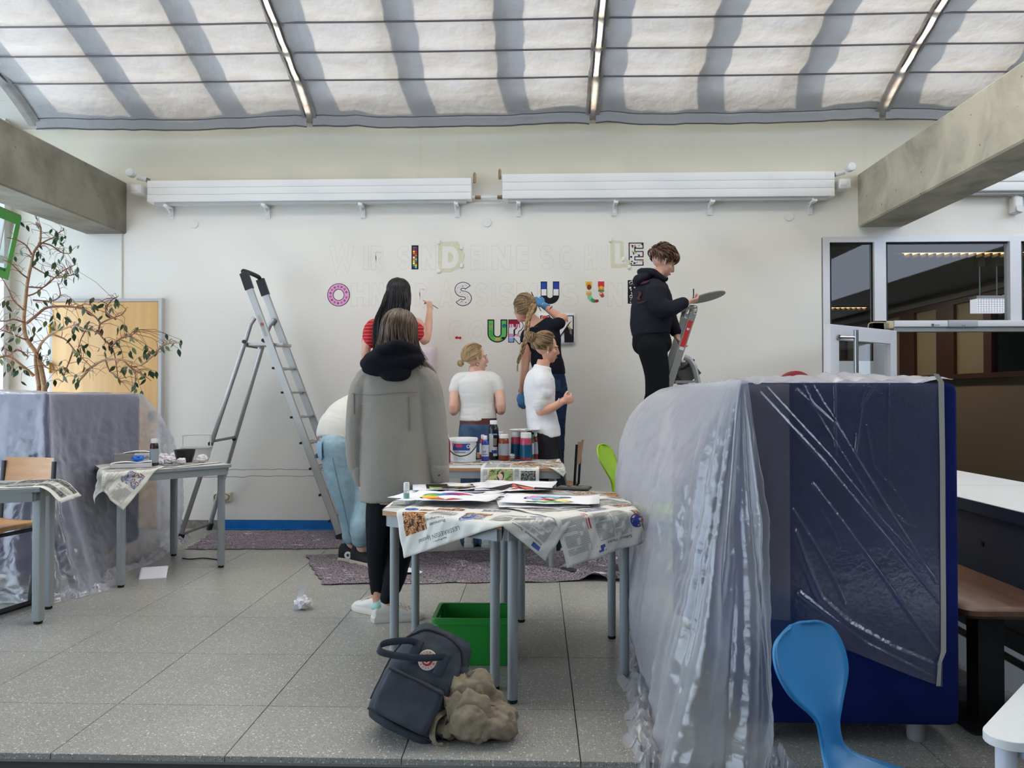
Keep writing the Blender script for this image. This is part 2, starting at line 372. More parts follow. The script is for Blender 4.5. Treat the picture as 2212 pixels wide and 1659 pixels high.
# ---- concrete beams
CONC = bpy.data.materials.new('concrete'); CONC.use_nodes = True
def _conc(m, k=1):
    nt = m.node_tree; N = nt.nodes.new; L = nt.links.new; bs = nt.nodes['Principled BSDF']
    geo = N('ShaderNodeNewGeometry'); n = N('ShaderNodeTexNoise'); n.inputs['Scale'].default_value = 2.2; n.inputs['Detail'].default_value = 9; n.inputs['Roughness'].default_value = .62; n.inputs['Distortion'].default_value = .5
    L(geo.outputs['Position'], n.inputs['Vector']); r = N('ShaderNodeValToRGB'); L(n.outputs[0], r.inputs[0])
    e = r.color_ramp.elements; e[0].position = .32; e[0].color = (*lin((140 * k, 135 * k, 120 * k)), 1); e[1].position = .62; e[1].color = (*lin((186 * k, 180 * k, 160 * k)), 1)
    vo = N('ShaderNodeTexVoronoi'); vo.inputs['Scale'].default_value = 9; L(geo.outputs['Position'], vo.inputs['Vector'])
    lt = N('ShaderNodeMath'); lt.operation = 'LESS_THAN'; lt.inputs[1].default_value = .06; L(vo.outputs[0], lt.inputs[0])
    sp = N('ShaderNodeSeparateColor'); L(vo.outputs['Color'], sp.inputs[0]); gt = N('ShaderNodeMath'); gt.operation = 'GREATER_THAN'; gt.inputs[1].default_value = .55; L(sp.outputs[0], gt.inputs[0])
    mu = N('ShaderNodeMath'); mu.operation = 'MULTIPLY'; L(lt.outputs[0], mu.inputs[0]); L(gt.outputs[0], mu.inputs[1])
    mx = N('ShaderNodeMix'); mx.data_type = 'RGBA'; L(mu.outputs[0], mx.inputs[0]); L(r.outputs[0], mx.inputs[6]); mx.inputs[7].default_value = (*lin((96, 94, 86)), 1)
    L(mx.outputs[2], bs.inputs['Base Color']); bs.inputs['Roughness'].default_value = .85
    bp = N('ShaderNodeBump'); bp.inputs['Strength'].default_value = .25; bp.inputs['Distance'].default_value = .01; L(n.outputs[0], bp.inputs['Height']); L(bp.outputs[0], bs.inputs['Normal'])
_conc(CONC)
CONC_SHADED = bpy.data.materials.new('shaded_concrete'); CONC_SHADED.use_nodes = True; _conc(CONC_SHADED, .74)  # darker copy: shade on the left beam put into its colour
def beam(name, x0, x1, z0, z1, CONC=CONC):
    c = .012
    prof = [(x0 + c, z0), (x1 - c, z0), (x1, z0 + c), (x1, z1 - c), (x1 - c, z1), (x0 + c, z1), (x0, z1 - c), (x0, z0 + c)]
    ysl = [D, 5.5, 4, 2.5, 1, -1, -6]
    return struct(MB().rings([[V(x, y, z) for x, z in prof] for y in ysl], True).build(name, CONC, smooth=None))
lb0, lb1 = P(273.6, 394.6, D), P(271, 505, D)
beam('beam_left', P(185, 507, D).x, lb0.x, lb1.z, lb0.z, CONC_SHADED)
rb0, rb1 = P(1853, 376, D), P(1857, 491, D)
beam('beam_right', rb0.x, P(1950, 490, D).x, rb1.z, rb0.z)

# ---- glazed roof: rafters (part of the ceiling) and fabric shades under them
CEIL = mat('ceiling_paint', (190, 186, 176), .8)

b = MB()
sl_ = atan(.39)
b.add([V(XL - .2, D + .2, ROOFZ(D + .2) + .02), V(-4.50, D + .2, ROOFZ(D + .2) + .02), V(-4.50, YTOP, ROOFZ(YTOP) + .02), V(XL - .2, YTOP, ROOFZ(YTOP) + .02)], [(0, 1, 2, 3)])
b.box((XL - .2, -6.2, ROOFZ(YTOP) - .1), (XR + .2, YTOP, ROOFZ(YTOP) + .1))
b.add([V(x, y, ROOFZ(y) + dz) for dz in (.018, .07) for x, y in ((XL - .2, 6.69), (XR, 6.69), (XR, 7.45), (XL - .2, 7.45))], [(0, 1, 2, 3), (7, 6, 5, 4), (0, 4, 5, 1), (1, 5, 6, 2), (2, 6, 7, 3), (3, 7, 4, 0)])
b.box((XL - 2.5, -6.2, 3.95), (XL - .2, D + 2, 4.05))  # unseen outside overhang, added to keep direct sun off the left windows
ceil = struct(b.build('ceiling', CEIL, smooth=None))
RAILX = [-2.02 + 2.51 * k for k in range(-1, 4)]
RH = .09
for k in range(-1, 13):
    X = RAILX[0] + .10 + .8367 * k + SUN_DIR.x / SUN_DIR.z * RH - .02
    dz = RH
    rows = [[V(X + sx * .1, y, ROOFZ(y) + dz + h) for sx, h in ((-1, 0), (1, 0), (1, .025), (-1, .025))] for y in (6.68, YTOP)]
    MB().rings(rows, True).build('rafter', mat('rafter_steel', (120, 122, 124), .6), ceil, None)
FAB = bpy.data.materials.new('shade_fabric'); FAB.use_nodes = True
def _fab(m, fac=.058, tr=.006):
    nt = m.node_tree; nt.nodes.clear(); N = nt.nodes.new; L = nt.links.new
    out = N('ShaderNodeOutputMaterial'); d = N('ShaderNodeBsdfDiffuse'); t = N('ShaderNodeBsdfTranslucent'); mx = N('ShaderNodeMixShader'); mx.inputs[0].default_value = fac
    geo = N('ShaderNodeNewGeometry'); mp = N('ShaderNodeMapping'); mp.inputs['Scale'].default_value = (2, 5, 5); L(geo.outputs['Position'], mp.inputs[0])
    n = N('ShaderNodeTexNoise'); n.inputs['Scale'].default_value = 1.6; n.inputs['Detail'].default_value = 7; n.inputs['Roughness'].default_value = .65; L(mp.outputs[0], n.inputs['Vector'])
    r = N('ShaderNodeValToRGB'); e = r.color_ramp.elements; e[0].position = .3; e[0].color = (*lin((218, 206, 192)), 1); e[1].position = .55; e[1].color = (*lin((242, 238, 234)), 1); L(n.outputs[0], r.inputs[0])
    d.inputs[0].default_value = (.36, .36, .36, 1); L(r.outputs[0], t.inputs[0])
    w_ = N('ShaderNodeTexNoise'); w_.inputs['Scale'].default_value = 14; w_.inputs['Detail'].default_value = 4; L(geo.outputs['Position'], w_.inputs['Vector'])
    bp = N('ShaderNodeBump'); bp.inputs['Strength'].default_value = .5; bp.inputs['Distance'].default_value = .02; L(w_.outputs[0], bp.inputs['Height'])
    L(bp.outputs[0], d.inputs['Normal']); L(bp.outputs[0], t.inputs['Normal'])
    L(d.outputs[0], mx.inputs[1]); L(t.outputs[0], mx.inputs[2])
    tp = N('ShaderNodeBsdfTransparent'); m2 = N('ShaderNodeMixShader'); m2.inputs[0].default_value = tr; L(mx.outputs[0], m2.inputs[1]); L(tp.outputs[0], m2.inputs[2]); L(m2.outputs[0], out.inputs[0])
_fab(FAB)
ROD = mat('shade_rod', (112, 108, 112), .5, .3)
HEMM = mat('hem_cord', (84, 82, 84), .8)
FAB_UP = bpy.data.materials.new('shade_fabric_extra_light'); FAB_UP.use_nodes = True; _fab(FAB_UP, .62, 0)  # unseen upper cloth, made extra translucent to add light on the floor
BAND = bpy.data.materials.new('hem_fabric'); BAND.use_nodes = True; _fab(BAND, .05, .02)
WY = [6.468 - .281 * k for k in range(0, 19)]
labels = ['fabric roof shade at far left, under the skylight', 'fabric roof shade left of centre with grey and blue stripes', 'fabric roof shade right of centre with white drip marks', 'fabric roof shade at right, running above the concrete beam', 'fabric roof shade beyond the right edge']
for k in range(4):
    x0, x1 = RAILX[k] + .028, RAILX[k + 1] - .028
    hem = V((x0 + x1) / 2, 6.80, ROOFZ(6.80))
    t = thing('fabric_shade', labels[k], 'shade', hem, 'roof shades under the skylight')
    ph = k * 7.7
    def fz(u, y):
        s = (WY[0] - y) / .281; fr = s - math.floor(s)
        sag = -.02 * sin(pi * fr) if y < WY[0] else -.05 * ((y - WY[0]) / .33) ** 1.5
        if y > WY[0]: sag += -.03 * sin(pi * u) * (y - WY[0]) / .33
        return ROOFZ(y) + sag
    NV = 72
    def fn(u, v):
        y = 6.80 + (YTOP - 6.80) * v; x = x0 + (x1 - x0) * u
        z = fz(u, y) + .010 * n1(x * 3 + y * 1.3 + ph, k) + .006 * n1(x * 9 - y * 5, k + 9)
        edge = min(u, 1 - u); z -= .012 * exp(-edge * 40)
        return V(x, y, z)
    cb = MB().grid(fn, 26, NV); cb.m = [0 if 6.80 + (YTOP - 6.80) * (i // 25 + .5) / (NV - 1) > 5.3 else 1 for i in range(len(cb.f))]; cb.build('cloth', [FAB, FAB_UP], t, True)
    def fb(u, v):
        p = fn(u, 0); return p + V(0, .012 + .014 * v, -.088 * v - .003 * n1(u * 9, k + 3))
    MB().grid(fb, 26, 3).build('hem_band', BAND, t, True)
    hb = MB(); hb.tube([fb(u / 25, 1) for u in range(26)], .006, 6); hb.tube([fb(u / 25, 0) for u in range(26)], .005, 6)
    for u in (0, 1): hb.tube([fn(u, v / 60) - V(0, 0, .004) for v in range(61)] , .009, 6)
    hb.build('hem_cord', HEMM, t)
    for i, y in enumerate(WY[:9]):
        MB().tube([V(x0 + (x1 - x0) * u / 8, y, fz(u / 8, y) - .014 - .006 * sin(pi * u / 8)) for u in range(9)], .0075, 6).build('rod', ROD, t)
RAILM = bpy.data.materials.new('rail_milky'); RAILM.use_nodes = True; _fab(RAILM, .6, 0)
for x in RAILX:
    pts = [V(x, y, ROOFZ(y) - .020 - (.05 * ((y - WY[0]) / .33) ** 1.5 if y > WY[0] else 0)) for y in (6.86, 6.78, 6.68, 6.58, 6.45, 6, 5, 3.5, YTOP)]
    r_ = MB().tube(pts, [(.062, .008)] * len(pts), 4, side=(1, 0, 0)).build('shade_rail', RAILM, ceil, None)
    c = MB()
    for y in WY[:7]: c.cbox((x, y, ROOFZ(y) - .002), (.045, .03, .018))
    c.tube([V(x, 6.84, ROOFZ(6.84) - .04), V(x + .01, 6.86, ROOFZ(6.86) - .10)], .006); c.build('rail_clip', ALU, r_, None)

# ---- wall radiators
RADM = mat('radiator_white', (236, 236, 234), .45)
def radiator(pxl, pxr, yt0, yt1, yb0, yb1, label, brs, wallside):
    Yf = D - .14
    A, B, Cc, E_ = P(pxl, yt0, Yf), P(pxr, yt1, Yf), P(pxl, yb0, Yf), P(pxr, yb1, Yf)
    z1, z0 = (A.z + B.z) / 2, (Cc.z + E_.z) / 2
    t = thing('wall_radiator', label, 'radiator', (A.x, D, z0), 'long white wall radiators')
    h = (z1 - z0) / 3
    for i in range(3):
        MB().rbox((A.x, Yf, z0 + i * h + .0008), (B.x, D - .03, z0 + (i + 1) * h - .0008), .003, axis=0).build('panel', RADM, t)
    MB().box((A.x + .05, Yf + .03, z0 - .022), (B.x - .05, D - .05, z0)).build('return_rail', mat('radiator_rail_grey', (200, 200, 200), .5), t)  # rail in a greyer tone than the panels
    for bx in brs:
        x = P(bx, 437, Yf + .05).x; bm = MB()
        bm.cbox((x, D - .085, z0 - .035), (.035, .11, .018), None); bm.cbox((x, D - .012, z0 - .075), (.04, .012, .11)); bm.tube([V(x - .012, D - .12, z0 - .02), V(x - .012, D - .01, z0 - .07)], .009, 6)
        bm.cyl(V(x, D - .02, z0 - .105), V(x, D - .028, z0 - .105), .01)
        bm.build('bracket', RADM, t)
    return t, A, B, z0, z1, Yf
t, A, B, z0, z1, Yf = radiator(318, 1018, 388, 386, 434, 432, 'long white wall radiator left of the pipe gap', (362, 572, 780, 986), 1)
MB().tube([V(B.x - .02, D - .08, z0 + .03), V(B.x + .27, D - .08, z0 + .03)], .011).tube([V(B.x - .02, D - .05, z0 + .05), V(B.x + .27, D - .05, z0 + .05)], .009).build('pipe', RADM, t)
MB().cyl(V(B.x + .025, D - .08, z1 - .03), V(B.x + .025, D - .08, z1 + .05), .014).cyl(V(B.x + .025, D - .08, z1 + .05), V(B.x + .025, D - .08, z1 + .062), .008).build('bleed_valve', mat('brass', (150, 128, 100), .35, .8), t)
for s, zz in ((.03, .03), (.23, .03)): MB().cyl(V(B.x + s, D - .08, z0 + zz), V(B.x + s + .05, D - .08, z0 + zz), .018).build('pipe_union', mat('brass', (150, 128, 100), .35, .8), t)
def thermostat(x, z, Y, sx, label):
    q = thing('radiator_thermostat', label, 'thermostat', (x, Y, z))
    MB().lathe([(.012, 0), (.03, 0), (.036, .01), (.038, .06), (.034, .075), (.02, .08)], (x - sx * .03, Y - .04, z + .02), 18, Matrix.Rotation(radians(90), 3, 'X') @ Matrix.Identity(3)).build('head', WHITE, q)
    MB().cyl(V(x, Y - .03, z - .005), V(x + sx * .075, Y - .01, z - .02), .022).build('collar', WHITE, q)
    MB().cyl(V(x + sx * .07, Y - .01, z - .02), V(x + sx * .1, Y, z - .03), .02).build('valve', ALU_D, q)
    MB().rbox((x - .055 , Y - .05, z - .155), (x + .045, D - .001, z - .07), .01, axis=1).build('sensor_box', WHITE, q)
    MB().rbox((x - .045 , Y - .056, z - .13), (x + .015, Y - .048, z - .08), .006, axis=1).build('cover', RADM, q)
tp = P(300, 384, D - .1); thermostat(tp.x, tp.z, D - .1, 1, 'white radiator thermostat beside the left concrete beam')
t, A, B, z0, z1, Yf = radiator(1085, 1803, 375, 370, 432, 420, 'long white wall radiator right of the pipe gap', (1120, 1330, 1538, 1757), -1)
MB().cyl(V(A.x - .025, D - .08, z1 - .03), V(A.x - .025, D - .08, z1 + .05), .014).cyl(V(A.x - .025, D - .08, z1 + .05), V(A.x - .025, D - .08, z1 + .062), .008).build('bleed_valve', mat('brass', (0, 0, 0)), t)
tp = P(1822, 372, D - .1); thermostat(tp.x, tp.z, D - .1, -1, 'white radiator thermostat beside the right concrete beam')
A = P(2100, 372, D - .14); B = P(2100, 412, D - .14)
t = thing('wall_radiator', 'white wall radiator partly hidden behind the right concrete beam', 'radiator', (A.x, D, B.z), 'long white wall radiators')
for i in range(2): MB().rbox((A.x - .1, D - .14, B.z + i * .08), (XR - .02, D - .02, B.z + (i + 1) * .08 - .004), .006, axis=0).build('panel', RADM, t)
MB().box((A.x, D - .1, B.z - .02), (XR - .05, D - .05, B.z)).build('return_rail', mat('radiator_rail_grey', (200, 200, 200)), t)
c = P(2196, 440, D - .06)
t = thing('motion_sensor', 'white motion sensor on the wall above the corridor glazing', 'sensor', c)
MB().rbox(c + V(-.04, -.03, -.085), c + V(.045, .06, .06), .02, axis=2).build('body', WHITE, t)
MB().lathe([(.012, 0), (.028, .004), (.03, .02)], c + V(0, -.03, -.05), 14, Matrix.Rotation(pi / 2, 3, 'X')).build('lens', mat('sensor_lens', (210, 210, 206), .3), t)
MB().cyl(c + V(-.06, .02, .085), c + V(.0, .02, .085), .012).cyl(c + V(0, .02, .05), c + V(0, .02, .09), .03).build('joint', WHITE, t)

# ---- wall fittings
for i, (x, y, r, l) in enumerate(((1052, 481, .041, 'round white wall cover between the two radiators'), (420, 484, .04, 'round white wall cover under the left radiator'), (1704, 467, .045, 'round white wall cover under the right radiator'))):
    c = P(x, y, D)
    o = MB().lathe([(r, 0), (r, .008), (r * .93, .012), (.002, .0125)], c, 24, Matrix.Rotation(pi / 2, 3, 'X')).build('wall_cover', mat('wall_cover_paint', (233, 232, 228), .6), org=c)
    tag(o, l, 'cover', 'round wall covers')
c = P(481, 1073, D)
t = thing('power_socket', 'double cream power socket low on the wall behind ladder', 'socket', c)
IV = mat('ivory_plastic', (214, 206, 184), .4)
MB().rbox(c + V(-.085, -.022, -.045), c + V(.085, 0, .045), .012, axis=1).build('plate', IV, t)
for s in (-.042, .042):
    MB().lathe([(.03, .026), (.028, .022), (.023, .022), (.022, .008), (.001, .008)], c + V(s, 0, 0), 18, Matrix.Rotation(pi / 2, 3, 'X'), False).build('outlet', mat('ivory_dark', (170, 160, 140), .5), t)
# baseboard and blue masking tape
bz = .075; xb0, xb1 = P(345, 1135, D).x, P(474, 1130, D).x
struct(MB().box((xb0, D - .016, 0), (XG, D, bz)).build('baseboard_back', mat('stone_base', (116, 112, 106), .6, var=(30, (140, 136, 128))), smooth=None))
b = MB(); b.box((xb1, D - .0175, .0), (XG - .3, D - .0165, .082))
b.grid(lambda u, v: V(xb1 + (XG - .3 - xb1) * u, D - .018 - v * .07, .004 + .004 * n1(u * 40 + v * 3)), 120, 4)
tag(b.build('masking_tape', mat('blue_tape', (18, 104, 176), .35, var=(8, (30, 120, 190)))), 'bright blue masking tape strip along the base of the wall', 'tape')
# thin cable down the wall from the left beam
t0 = P(264, 490, D); t1 = P(264, 660, D)
b = MB().tube([t0 + V(-.32, -.006, .01), t0 + V(-.02, -.006, 0), t0 + V(0, -.006, -.02), t1 + V(0, -.006, 0)], .006, 6)
tag(b.build('wall_cable', mat('cable_white', (214, 212, 204), .5), org=t0), 'thin white cable running down the wall below left beam', 'cable')

# ---- wooden door, left
d0, d1 = P(113, 653, D - .05), P(342, 653, D - .05)
OAK = mat('light_oak', (228, 188, 128), .42, var=(1.6, (212, 166, 104), .3, .7), stretch=(7, 7, .5))
door = struct(MB().rbox((d0.x, D - .05, 0.01), (d1.x, D - .005, d0.z), .004, axis=1).build('door_1', OAK))
fr = MB(); e = .035
fr.box((d0.x - e, D - .03, 0), (d0.x - .004, D, d0.z + e)); fr.box((d1.x + .006, D - .06, 0), (d1.x + e, D, d0.z + e)); fr.box((d0.x - .004, D - .03, d0.z + .006), (d1.x + .006, D, d0.z + e))
fr.build('door_frame', mat('frame_grey', (196, 196, 198), .5), door, None)
for yy0, yy1 in ((700, 726), (783, 806)):
    a, c = P(108, yy0, D - .07), P(108, yy1, D - .07); MB().tube([a, c], .014, 10).build('hinge', mat('brass_hinge', (190, 150, 60), .35, .7), door)
a = P(326, 898, D - .06); MB().rbox(a + V(-.02, -.01, -.05), a + V(.02, .02, .04), .006, axis=1).build('lock', mat('dark_lock', (70, 56, 40), .4), door)
MB().rbox(a + V(-.035, -.005, .0), a + V(-.02, .0, .04), .003, axis=1).build('lock_plate', mat('brass_hinge', (0, 0, 0)), door)

# ---- glazed partition and corridor
FRM = mat('white_aluminium', (222, 222, 224), .4, .1)
def px_box(b, x0, y0, x1, y1, Y, t): a, c = P(x0, y1, Y), P(x1, y0, Y); b.box((a.x, Y, a.z), (c.x, Y + t, c.z)); return b
Yg = D + .02
part = MB(); a = P(1775, 513, Yg)
part.box((a.x, Yg - .03, LOW), (P(1790, 600, Yg).x, Yg + .06, a.z)); part.box((P(1790, 600, Yg).x, Yg - .03, P(1900, 524, Yg).z), (XR, Yg + .06, a.z))
window2 = struct(part.build('window_2', FRM, smooth=None))
for x0, x1 in ((1886, 1911), (2178, 2202)):
    xa, xb_ = P(x0, 600, Yg).x, P(x1, 600, Yg).x
    MB().box((xa, Yg - .03, P(1900, 700, Yg).z), (xb_, Yg + .06, P(1900, 524, Yg).z)).build('mullion', FRM, window2, None)
xa = P(1886, 600, Yg).x; MB().box((xa, Yg - .03, LOW), (xa + .08, Yg + .06, P(1900, 700, Yg).z)).build('mullion', FRM, window2, None)
zt0, zt1 = P(1900, 716, Yg).z, P(1900, 694, Yg).z
MB().box((P(1790, 600, Yg).x, Yg - .03, P(1900, 790, Yg).z - .08), (xa, Yg + .06, P(1900, 780, Yg).z)).build('transom', FRM, window2, None)
MB().box((xa, Yg - .03, zt0), (XR, Yg + .06, zt1)).build('transom', FRM, window2, None)
for x0, x1, z0, z1 in ((P(1790, 0, Yg).x, xa, P(1900, 780, Yg).z, P(1900, 524, Yg).z), (P(1911, 0, Yg).x, P(2178, 0, Yg).x, zt1, P(1900, 524, Yg).z), (P(2202, 0, Yg).x, XR, zt1, P(1900, 524, Yg).z)):
    MB().add([V(x0, Yg + .02, z0), V(x1, Yg + .02, z0), V(x1, Yg + .02, z1), V(x0, Yg + .02, z1)], [(0, 1, 2, 3)]).build('pane', GLASS, window2, None)
    g = MB(); k = .012
    for lo, hi in (((x0, z0), (x0 + k, z1)), ((x1 - k, z0), (x1, z1)), ((x0, z1 - k), (x1, z1)), ((x0, z0), (x1, z0 + k))): g.box((lo[0], Yg + .005, lo[1]), (hi[0], Yg + .018, hi[1]))
    g.build('gasket', BLACK, window2, None)
# automatic door operator
z0, z1 = P(2000, 706, D - .12).z, P(2000, 692, D - .12).z
xo0, xo1, xo2, xo3 = [P(x, 700, D - .12).x for x in (1933, 2048, 2112, 2230)]
t = thing('door_operator', 'white door operator bar with green dot under the glazing', 'door operator', (xo1, D - .05, z0))
OPW = mat('operator_white', (224, 224, 224), .4)
MB().rbox((xo0, D - .12, z0), (xo1, D - .012, z1), .006, axis=0).build('cover', OPW, t)
MB().rbox((xo1, D - .128, z0 - .004), (xo2, D - .012, z1 + .002), .01, axis=0).build('sensor_housing', mat('operator_grey', (176, 178, 184), .35), t)
MB().rbox((xo2, D - .12, z0), (xo3, D - .012, z1), .006, axis=0).build('cover', OPW, t)
MB().box((xo0 - .0, D - .1, z0 - .04), (xo3, D - .012, z0 - .002)).build('track', mat('operator_track', (150, 152, 152), .4, .5), t)
c = P(2015, 702, D - .121); MB().lathe([(.012, 0), (.012, .002), (.001, .002)], c, 14, Matrix.Rotation(pi / 2, 3, 'X')).build('logo_dot', mat('logo_green', (20, 110, 90), .5), t)
sb = MB()
for i in range(6): sb.box((c.x + .02 + i * .007, c.y - .001, c.z - .005), (c.x + .024 + i * .007, c.y + .002, c.z + .005 - .003 * (i % 2)))
for xx in (2079, 2084): q = P(xx, 703, D - .129); sb.cbox(q, (.01, .003, .01))
sb.build('marking', mat('marking_grey', (120, 130, 128), .5), t, None)
c = P(1718, 842, D - .04)
o = MB().lathe([(.163, .0), (.168, .006), (.168, .05), (.150, .062), (.02, .066), (.001, .066)], c + V(0, .03, 0), 40, Matrix.Rotation(pi / 2, 3, 'X')).build('round_wall_sign', mat('signal_red', (150, 18, 32), .4), org=c); tag(o, 'round red disc on the wall just above the right plastic sheet', 'sign')
# curled cord and small cream bracket left of the operator
c = P(1925, 702, D - .1)
t = thing('cord_holder', 'cream bracket with a loose cord beside the door operator', 'holder', c)
MB().rbox(c + V(-.02, -.01, -.03), c + V(.02, .07, .03), .008, axis=1).build('bracket', mat('cream_plastic', (206, 190, 150), .5), t)
MB().tube(spline([c + V(0, 0, 0), c + V(-.06, .0, .02), c + V(-.17, .03, .02), c + V(-.19, .03, -.03)]), .005, 6).build('cord', mat('beige_cord', (190, 176, 150), .6), t)
# open glass door leaf
h = P(1930, 715, 6.95); fe = P(1786, 700, 6.27); ztop = (h.z + fe.z) / 2
u_ = V(fe.x - h.x, fe.y - h.y, 0); Wd = u_.length; u_.normalize(); n_ = V(-u_.y, u_.x, 0)
Md = Matrix(((u_.x, n_.x, 0, h.x), (u_.y, n_.y, 0, h.y), (0, 0, 1, LOW), (0, 0, 0, 1)))
Hd = ztop - LOW
t = thing('glass_door', 'open glass door leaf with white frame and steel pull handle', 'door', (h.x, h.y, LOW))
for lo, hi in (((0, 0), (.11, Hd)), ((Wd - .13, 0), (Wd, Hd)), ((.11, Hd - .13), (Wd - .13, Hd)), ((.11, 0), (Wd - .13, .2))):
    bevel(MB().box((lo[0], -.03, lo[1] + .01), (hi[0], .03, hi[1]), Md).build('stile', FRM, t, None), .004)
MB().add([Md @ V(x, 0, z) for x, z in ((.11, .2), (Wd - .13, .2), (Wd - .13, Hd - .13), (.11, Hd - .13))], [(0, 1, 2, 3)]).build('pane', GLASS, t, None)
sd = 1 if (Md.to_3x3() @ V(0, 1, 0)).y < 0 else -1
hx = Wd - .16
o = MB().tube([Md @ V(hx - .1, sd * .1, .75), Md @ V(hx - .1, sd * .1, Hd - .04)], .019, 14).build('pull_handle', STEEL, t)
MB().tube([Md @ V(hx + .05, sd * .03, Hd - .1), Md @ V(hx - .1, sd * .1, Hd - .1)], .011, 8).cyl(Md @ V(hx + .05, sd * .03, Hd - .1), Md @ V(hx + .05, sd * .045, Hd - .1), .02).build('handle_post', STEEL, o)
# corridor shell
CX0, CX1, CY1, CZ = 2.0, 5.3, 16.0, 2.56
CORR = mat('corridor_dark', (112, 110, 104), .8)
b = MB(); b.box((CX0 - .2, D + .2, CZ), (CX1 + .9, CY1, CZ + .1)); struct(b.build('ceiling_corridor', CORR, smooth=None))
b = MB(); b.box((CX0 - .2, D + .2, LOW), (CX0, CY1, CZ)); struct(b.build('wall_corridor_left', CORR, smooth=None))
b = MB(); b.box((CX0, CY1 - .1, LOW), (CX1 + .9, CY1, CZ)); struct(b.build('wall_corridor_end', CORR, smooth=None))
TAUPE = mat('taupe_wall', (132, 116, 94), .7)
b = MB(); b.box((CX1 + .02, D + .2, LOW), (CX1 + .2, CY1, CZ)); struct(b.build('wall_corridor_right', TAUPE, smooth=None))
BRN = mat('dark_brown_wood', (72, 42, 28), .45); CREAM = mat('cream_panel', (150, 140, 112), .5); DARKP = mat('dark_glass_panel', (22, 28, 30), .1)
zc0, zc1 = 1.48, 2.36
ysd = [8.1, 8.75, 9.15, 9.3, 9.98, 10.35, 11.0, 11.4, 12.0, 12.6, 13.4]
t = thing('display_case', 'brown framed wall display case along the corridor wall', 'display case', (CX1, 10.5, zc0))
b = MB(); b.box((CX1 - .06, 8.0, zc0 - .06), (CX1 + .02, 13.6, zc0)); b.box((CX1 - .06, 8.0, zc1), (CX1 + .02, 13.6, zc1 + .06)); b.build('frame', BRN, t, None)
for y0, y1, m in ((8.0, 9.14, DARKP), (9.3, 9.95, CREAM), (10.38, 10.98, CREAM), (11.42, 12.1, CREAM), (12.5, 13.4, CREAM)):
    MB().box((CX1 - .02, y0, zc0), (CX1 + .01, y1, zc1)).build('panel', m, t, None)
for y0, y1 in ((9.14, 9.3), (9.95, 10.38), (10.98, 11.42), (12.1, 12.5), (13.4, 13.6)):
    MB().box((CX1 - .06, y0, zc0), (CX1 + .01, y1, zc1)).build('post', BRN, t, None)
b = MB(); b.box((CX1 - .1, D + .2, zc1 + .06), (CX1 + .02, CY1, zc1 + .12)); struct(b.build('trim_2', mat('pale_ledge', (120, 118, 112), .6), smooth=None))
# corridor louvre lights (give light)
LMP = mat('lamp_louvre', (255, 214, 160), .5, emit=1.6)
for i, (Yl, x0, x1, n, l) in enumerate(((7.42, P(1945, 530, 7.42).x, 4.75, 18, 'warm louvred ceiling light just behind the glazing'), (12.0, 3.9, 5.0, 14, 'warm louvred ceiling light deep in the corridor'))):
    t = thing('louvre_light', l, 'ceiling light', ((x0 + x1) / 2, Yl, CZ), 'corridor louvre lights')
    MB().box((x0 - .1, Yl - .07, CZ - .012), (x1 + .1, Yl + .07, CZ)).build('housing', mat('lamp_housing', (120, 116, 110), .5), t, None)
    MB().box((x0, Yl - .05, CZ - .016), (x1, Yl + .05, CZ - .0125)).build('tube_light', LMP, t, None)
    for k in range(n + 1):
        x = x0 + (x1 - x0) * k / n; MB().box((x - .012, Yl - .05, CZ - .045), (x + .012, Yl + .05, CZ - .0165)).build('louvre', mat('louvre_dull', (150, 132, 106), .5), t, None)
for i, Yl in enumerate((9.4, 11.0)):  # unseen fill lights, added to brighten the corridor
    al = bpy.data.lights.new('corridor_fill', 'AREA'); al.energy = 9; al.size = .2; al.shape = 'RECTANGLE'; al.size_y = 1.2; al.color = (1, .86, .66)
    ao = bpy.data.objects.new('corridor_fill', al); COL.objects.link(ao); ao.location = (4.3, Yl, CZ - .03)
# hanging emergency lamp
Yp = 7.7; c0, c1 = P(2103, 676, Yp), P(2172, 640, Yp)
t = thing('pendant_lamp', 'small white box lamp hanging on two rods in corridor', 'lamp', ((c0.x + c1.x) / 2, Yp, c0.z))
MB().box((c0.x, Yp - .06, c0.z), (c1.x, Yp + .06, c1.z - .03)).build('diffuser', mat('lamp_white', (236, 236, 244), .5, emit=.75), t, None)
MB().box((c0.x - .004, Yp - .065, c1.z - .03), (c1.x + .004, Yp + .065, c1.z)).build('cap', FRM, t, None)
g = MB()
for i in range(12): x = c0.x + (c1.x - c0.x) * (i + .5) / 12; g.box((x - .0015, Yp - .0615, c0.z), (x + .0015, Yp - .06, c1.z - .03))
for i in range(6): z = c0.z + (c1.z - .03 - c0.z) * (i + .5) / 6; g.box((c0.x, Yp - .0615, z - .0015), (c1.x, Yp - .06, z + .0015))
g.build('grid', mat('lamp_grid', (206, 206, 214), .5), t, None)
for x in (2116, 2153):
    q = P(x, 600, Yp).x; MB().tube([V(q, Yp, c1.z), V(q, Yp, CZ - .09)], .006, 6).build('rod', mat('rod_pale', (170, 190, 196), .4), t)
    MB().cbox((q, Yp, CZ - .045), (.07, .07, .09)).build('ceiling_rose', mat('rose_grey', (96, 98, 94), .5), t, None)
# faint grey smoke detector-like fitting on corridor ceiling
c = P(1928, 596, 8.6); 
o = MB().lathe([(.09, 0), (.09, -.03), (.05, -.045), (.002, -.045)], V(c.x, 8.9, CZ), 18).build('ceiling_disc', mat('disc_grey', (120, 120, 116), .6), org=V(c.x, 8.9, CZ))
tag(o, 'flat grey round fitting on the corridor ceiling', 'ceiling fitting')
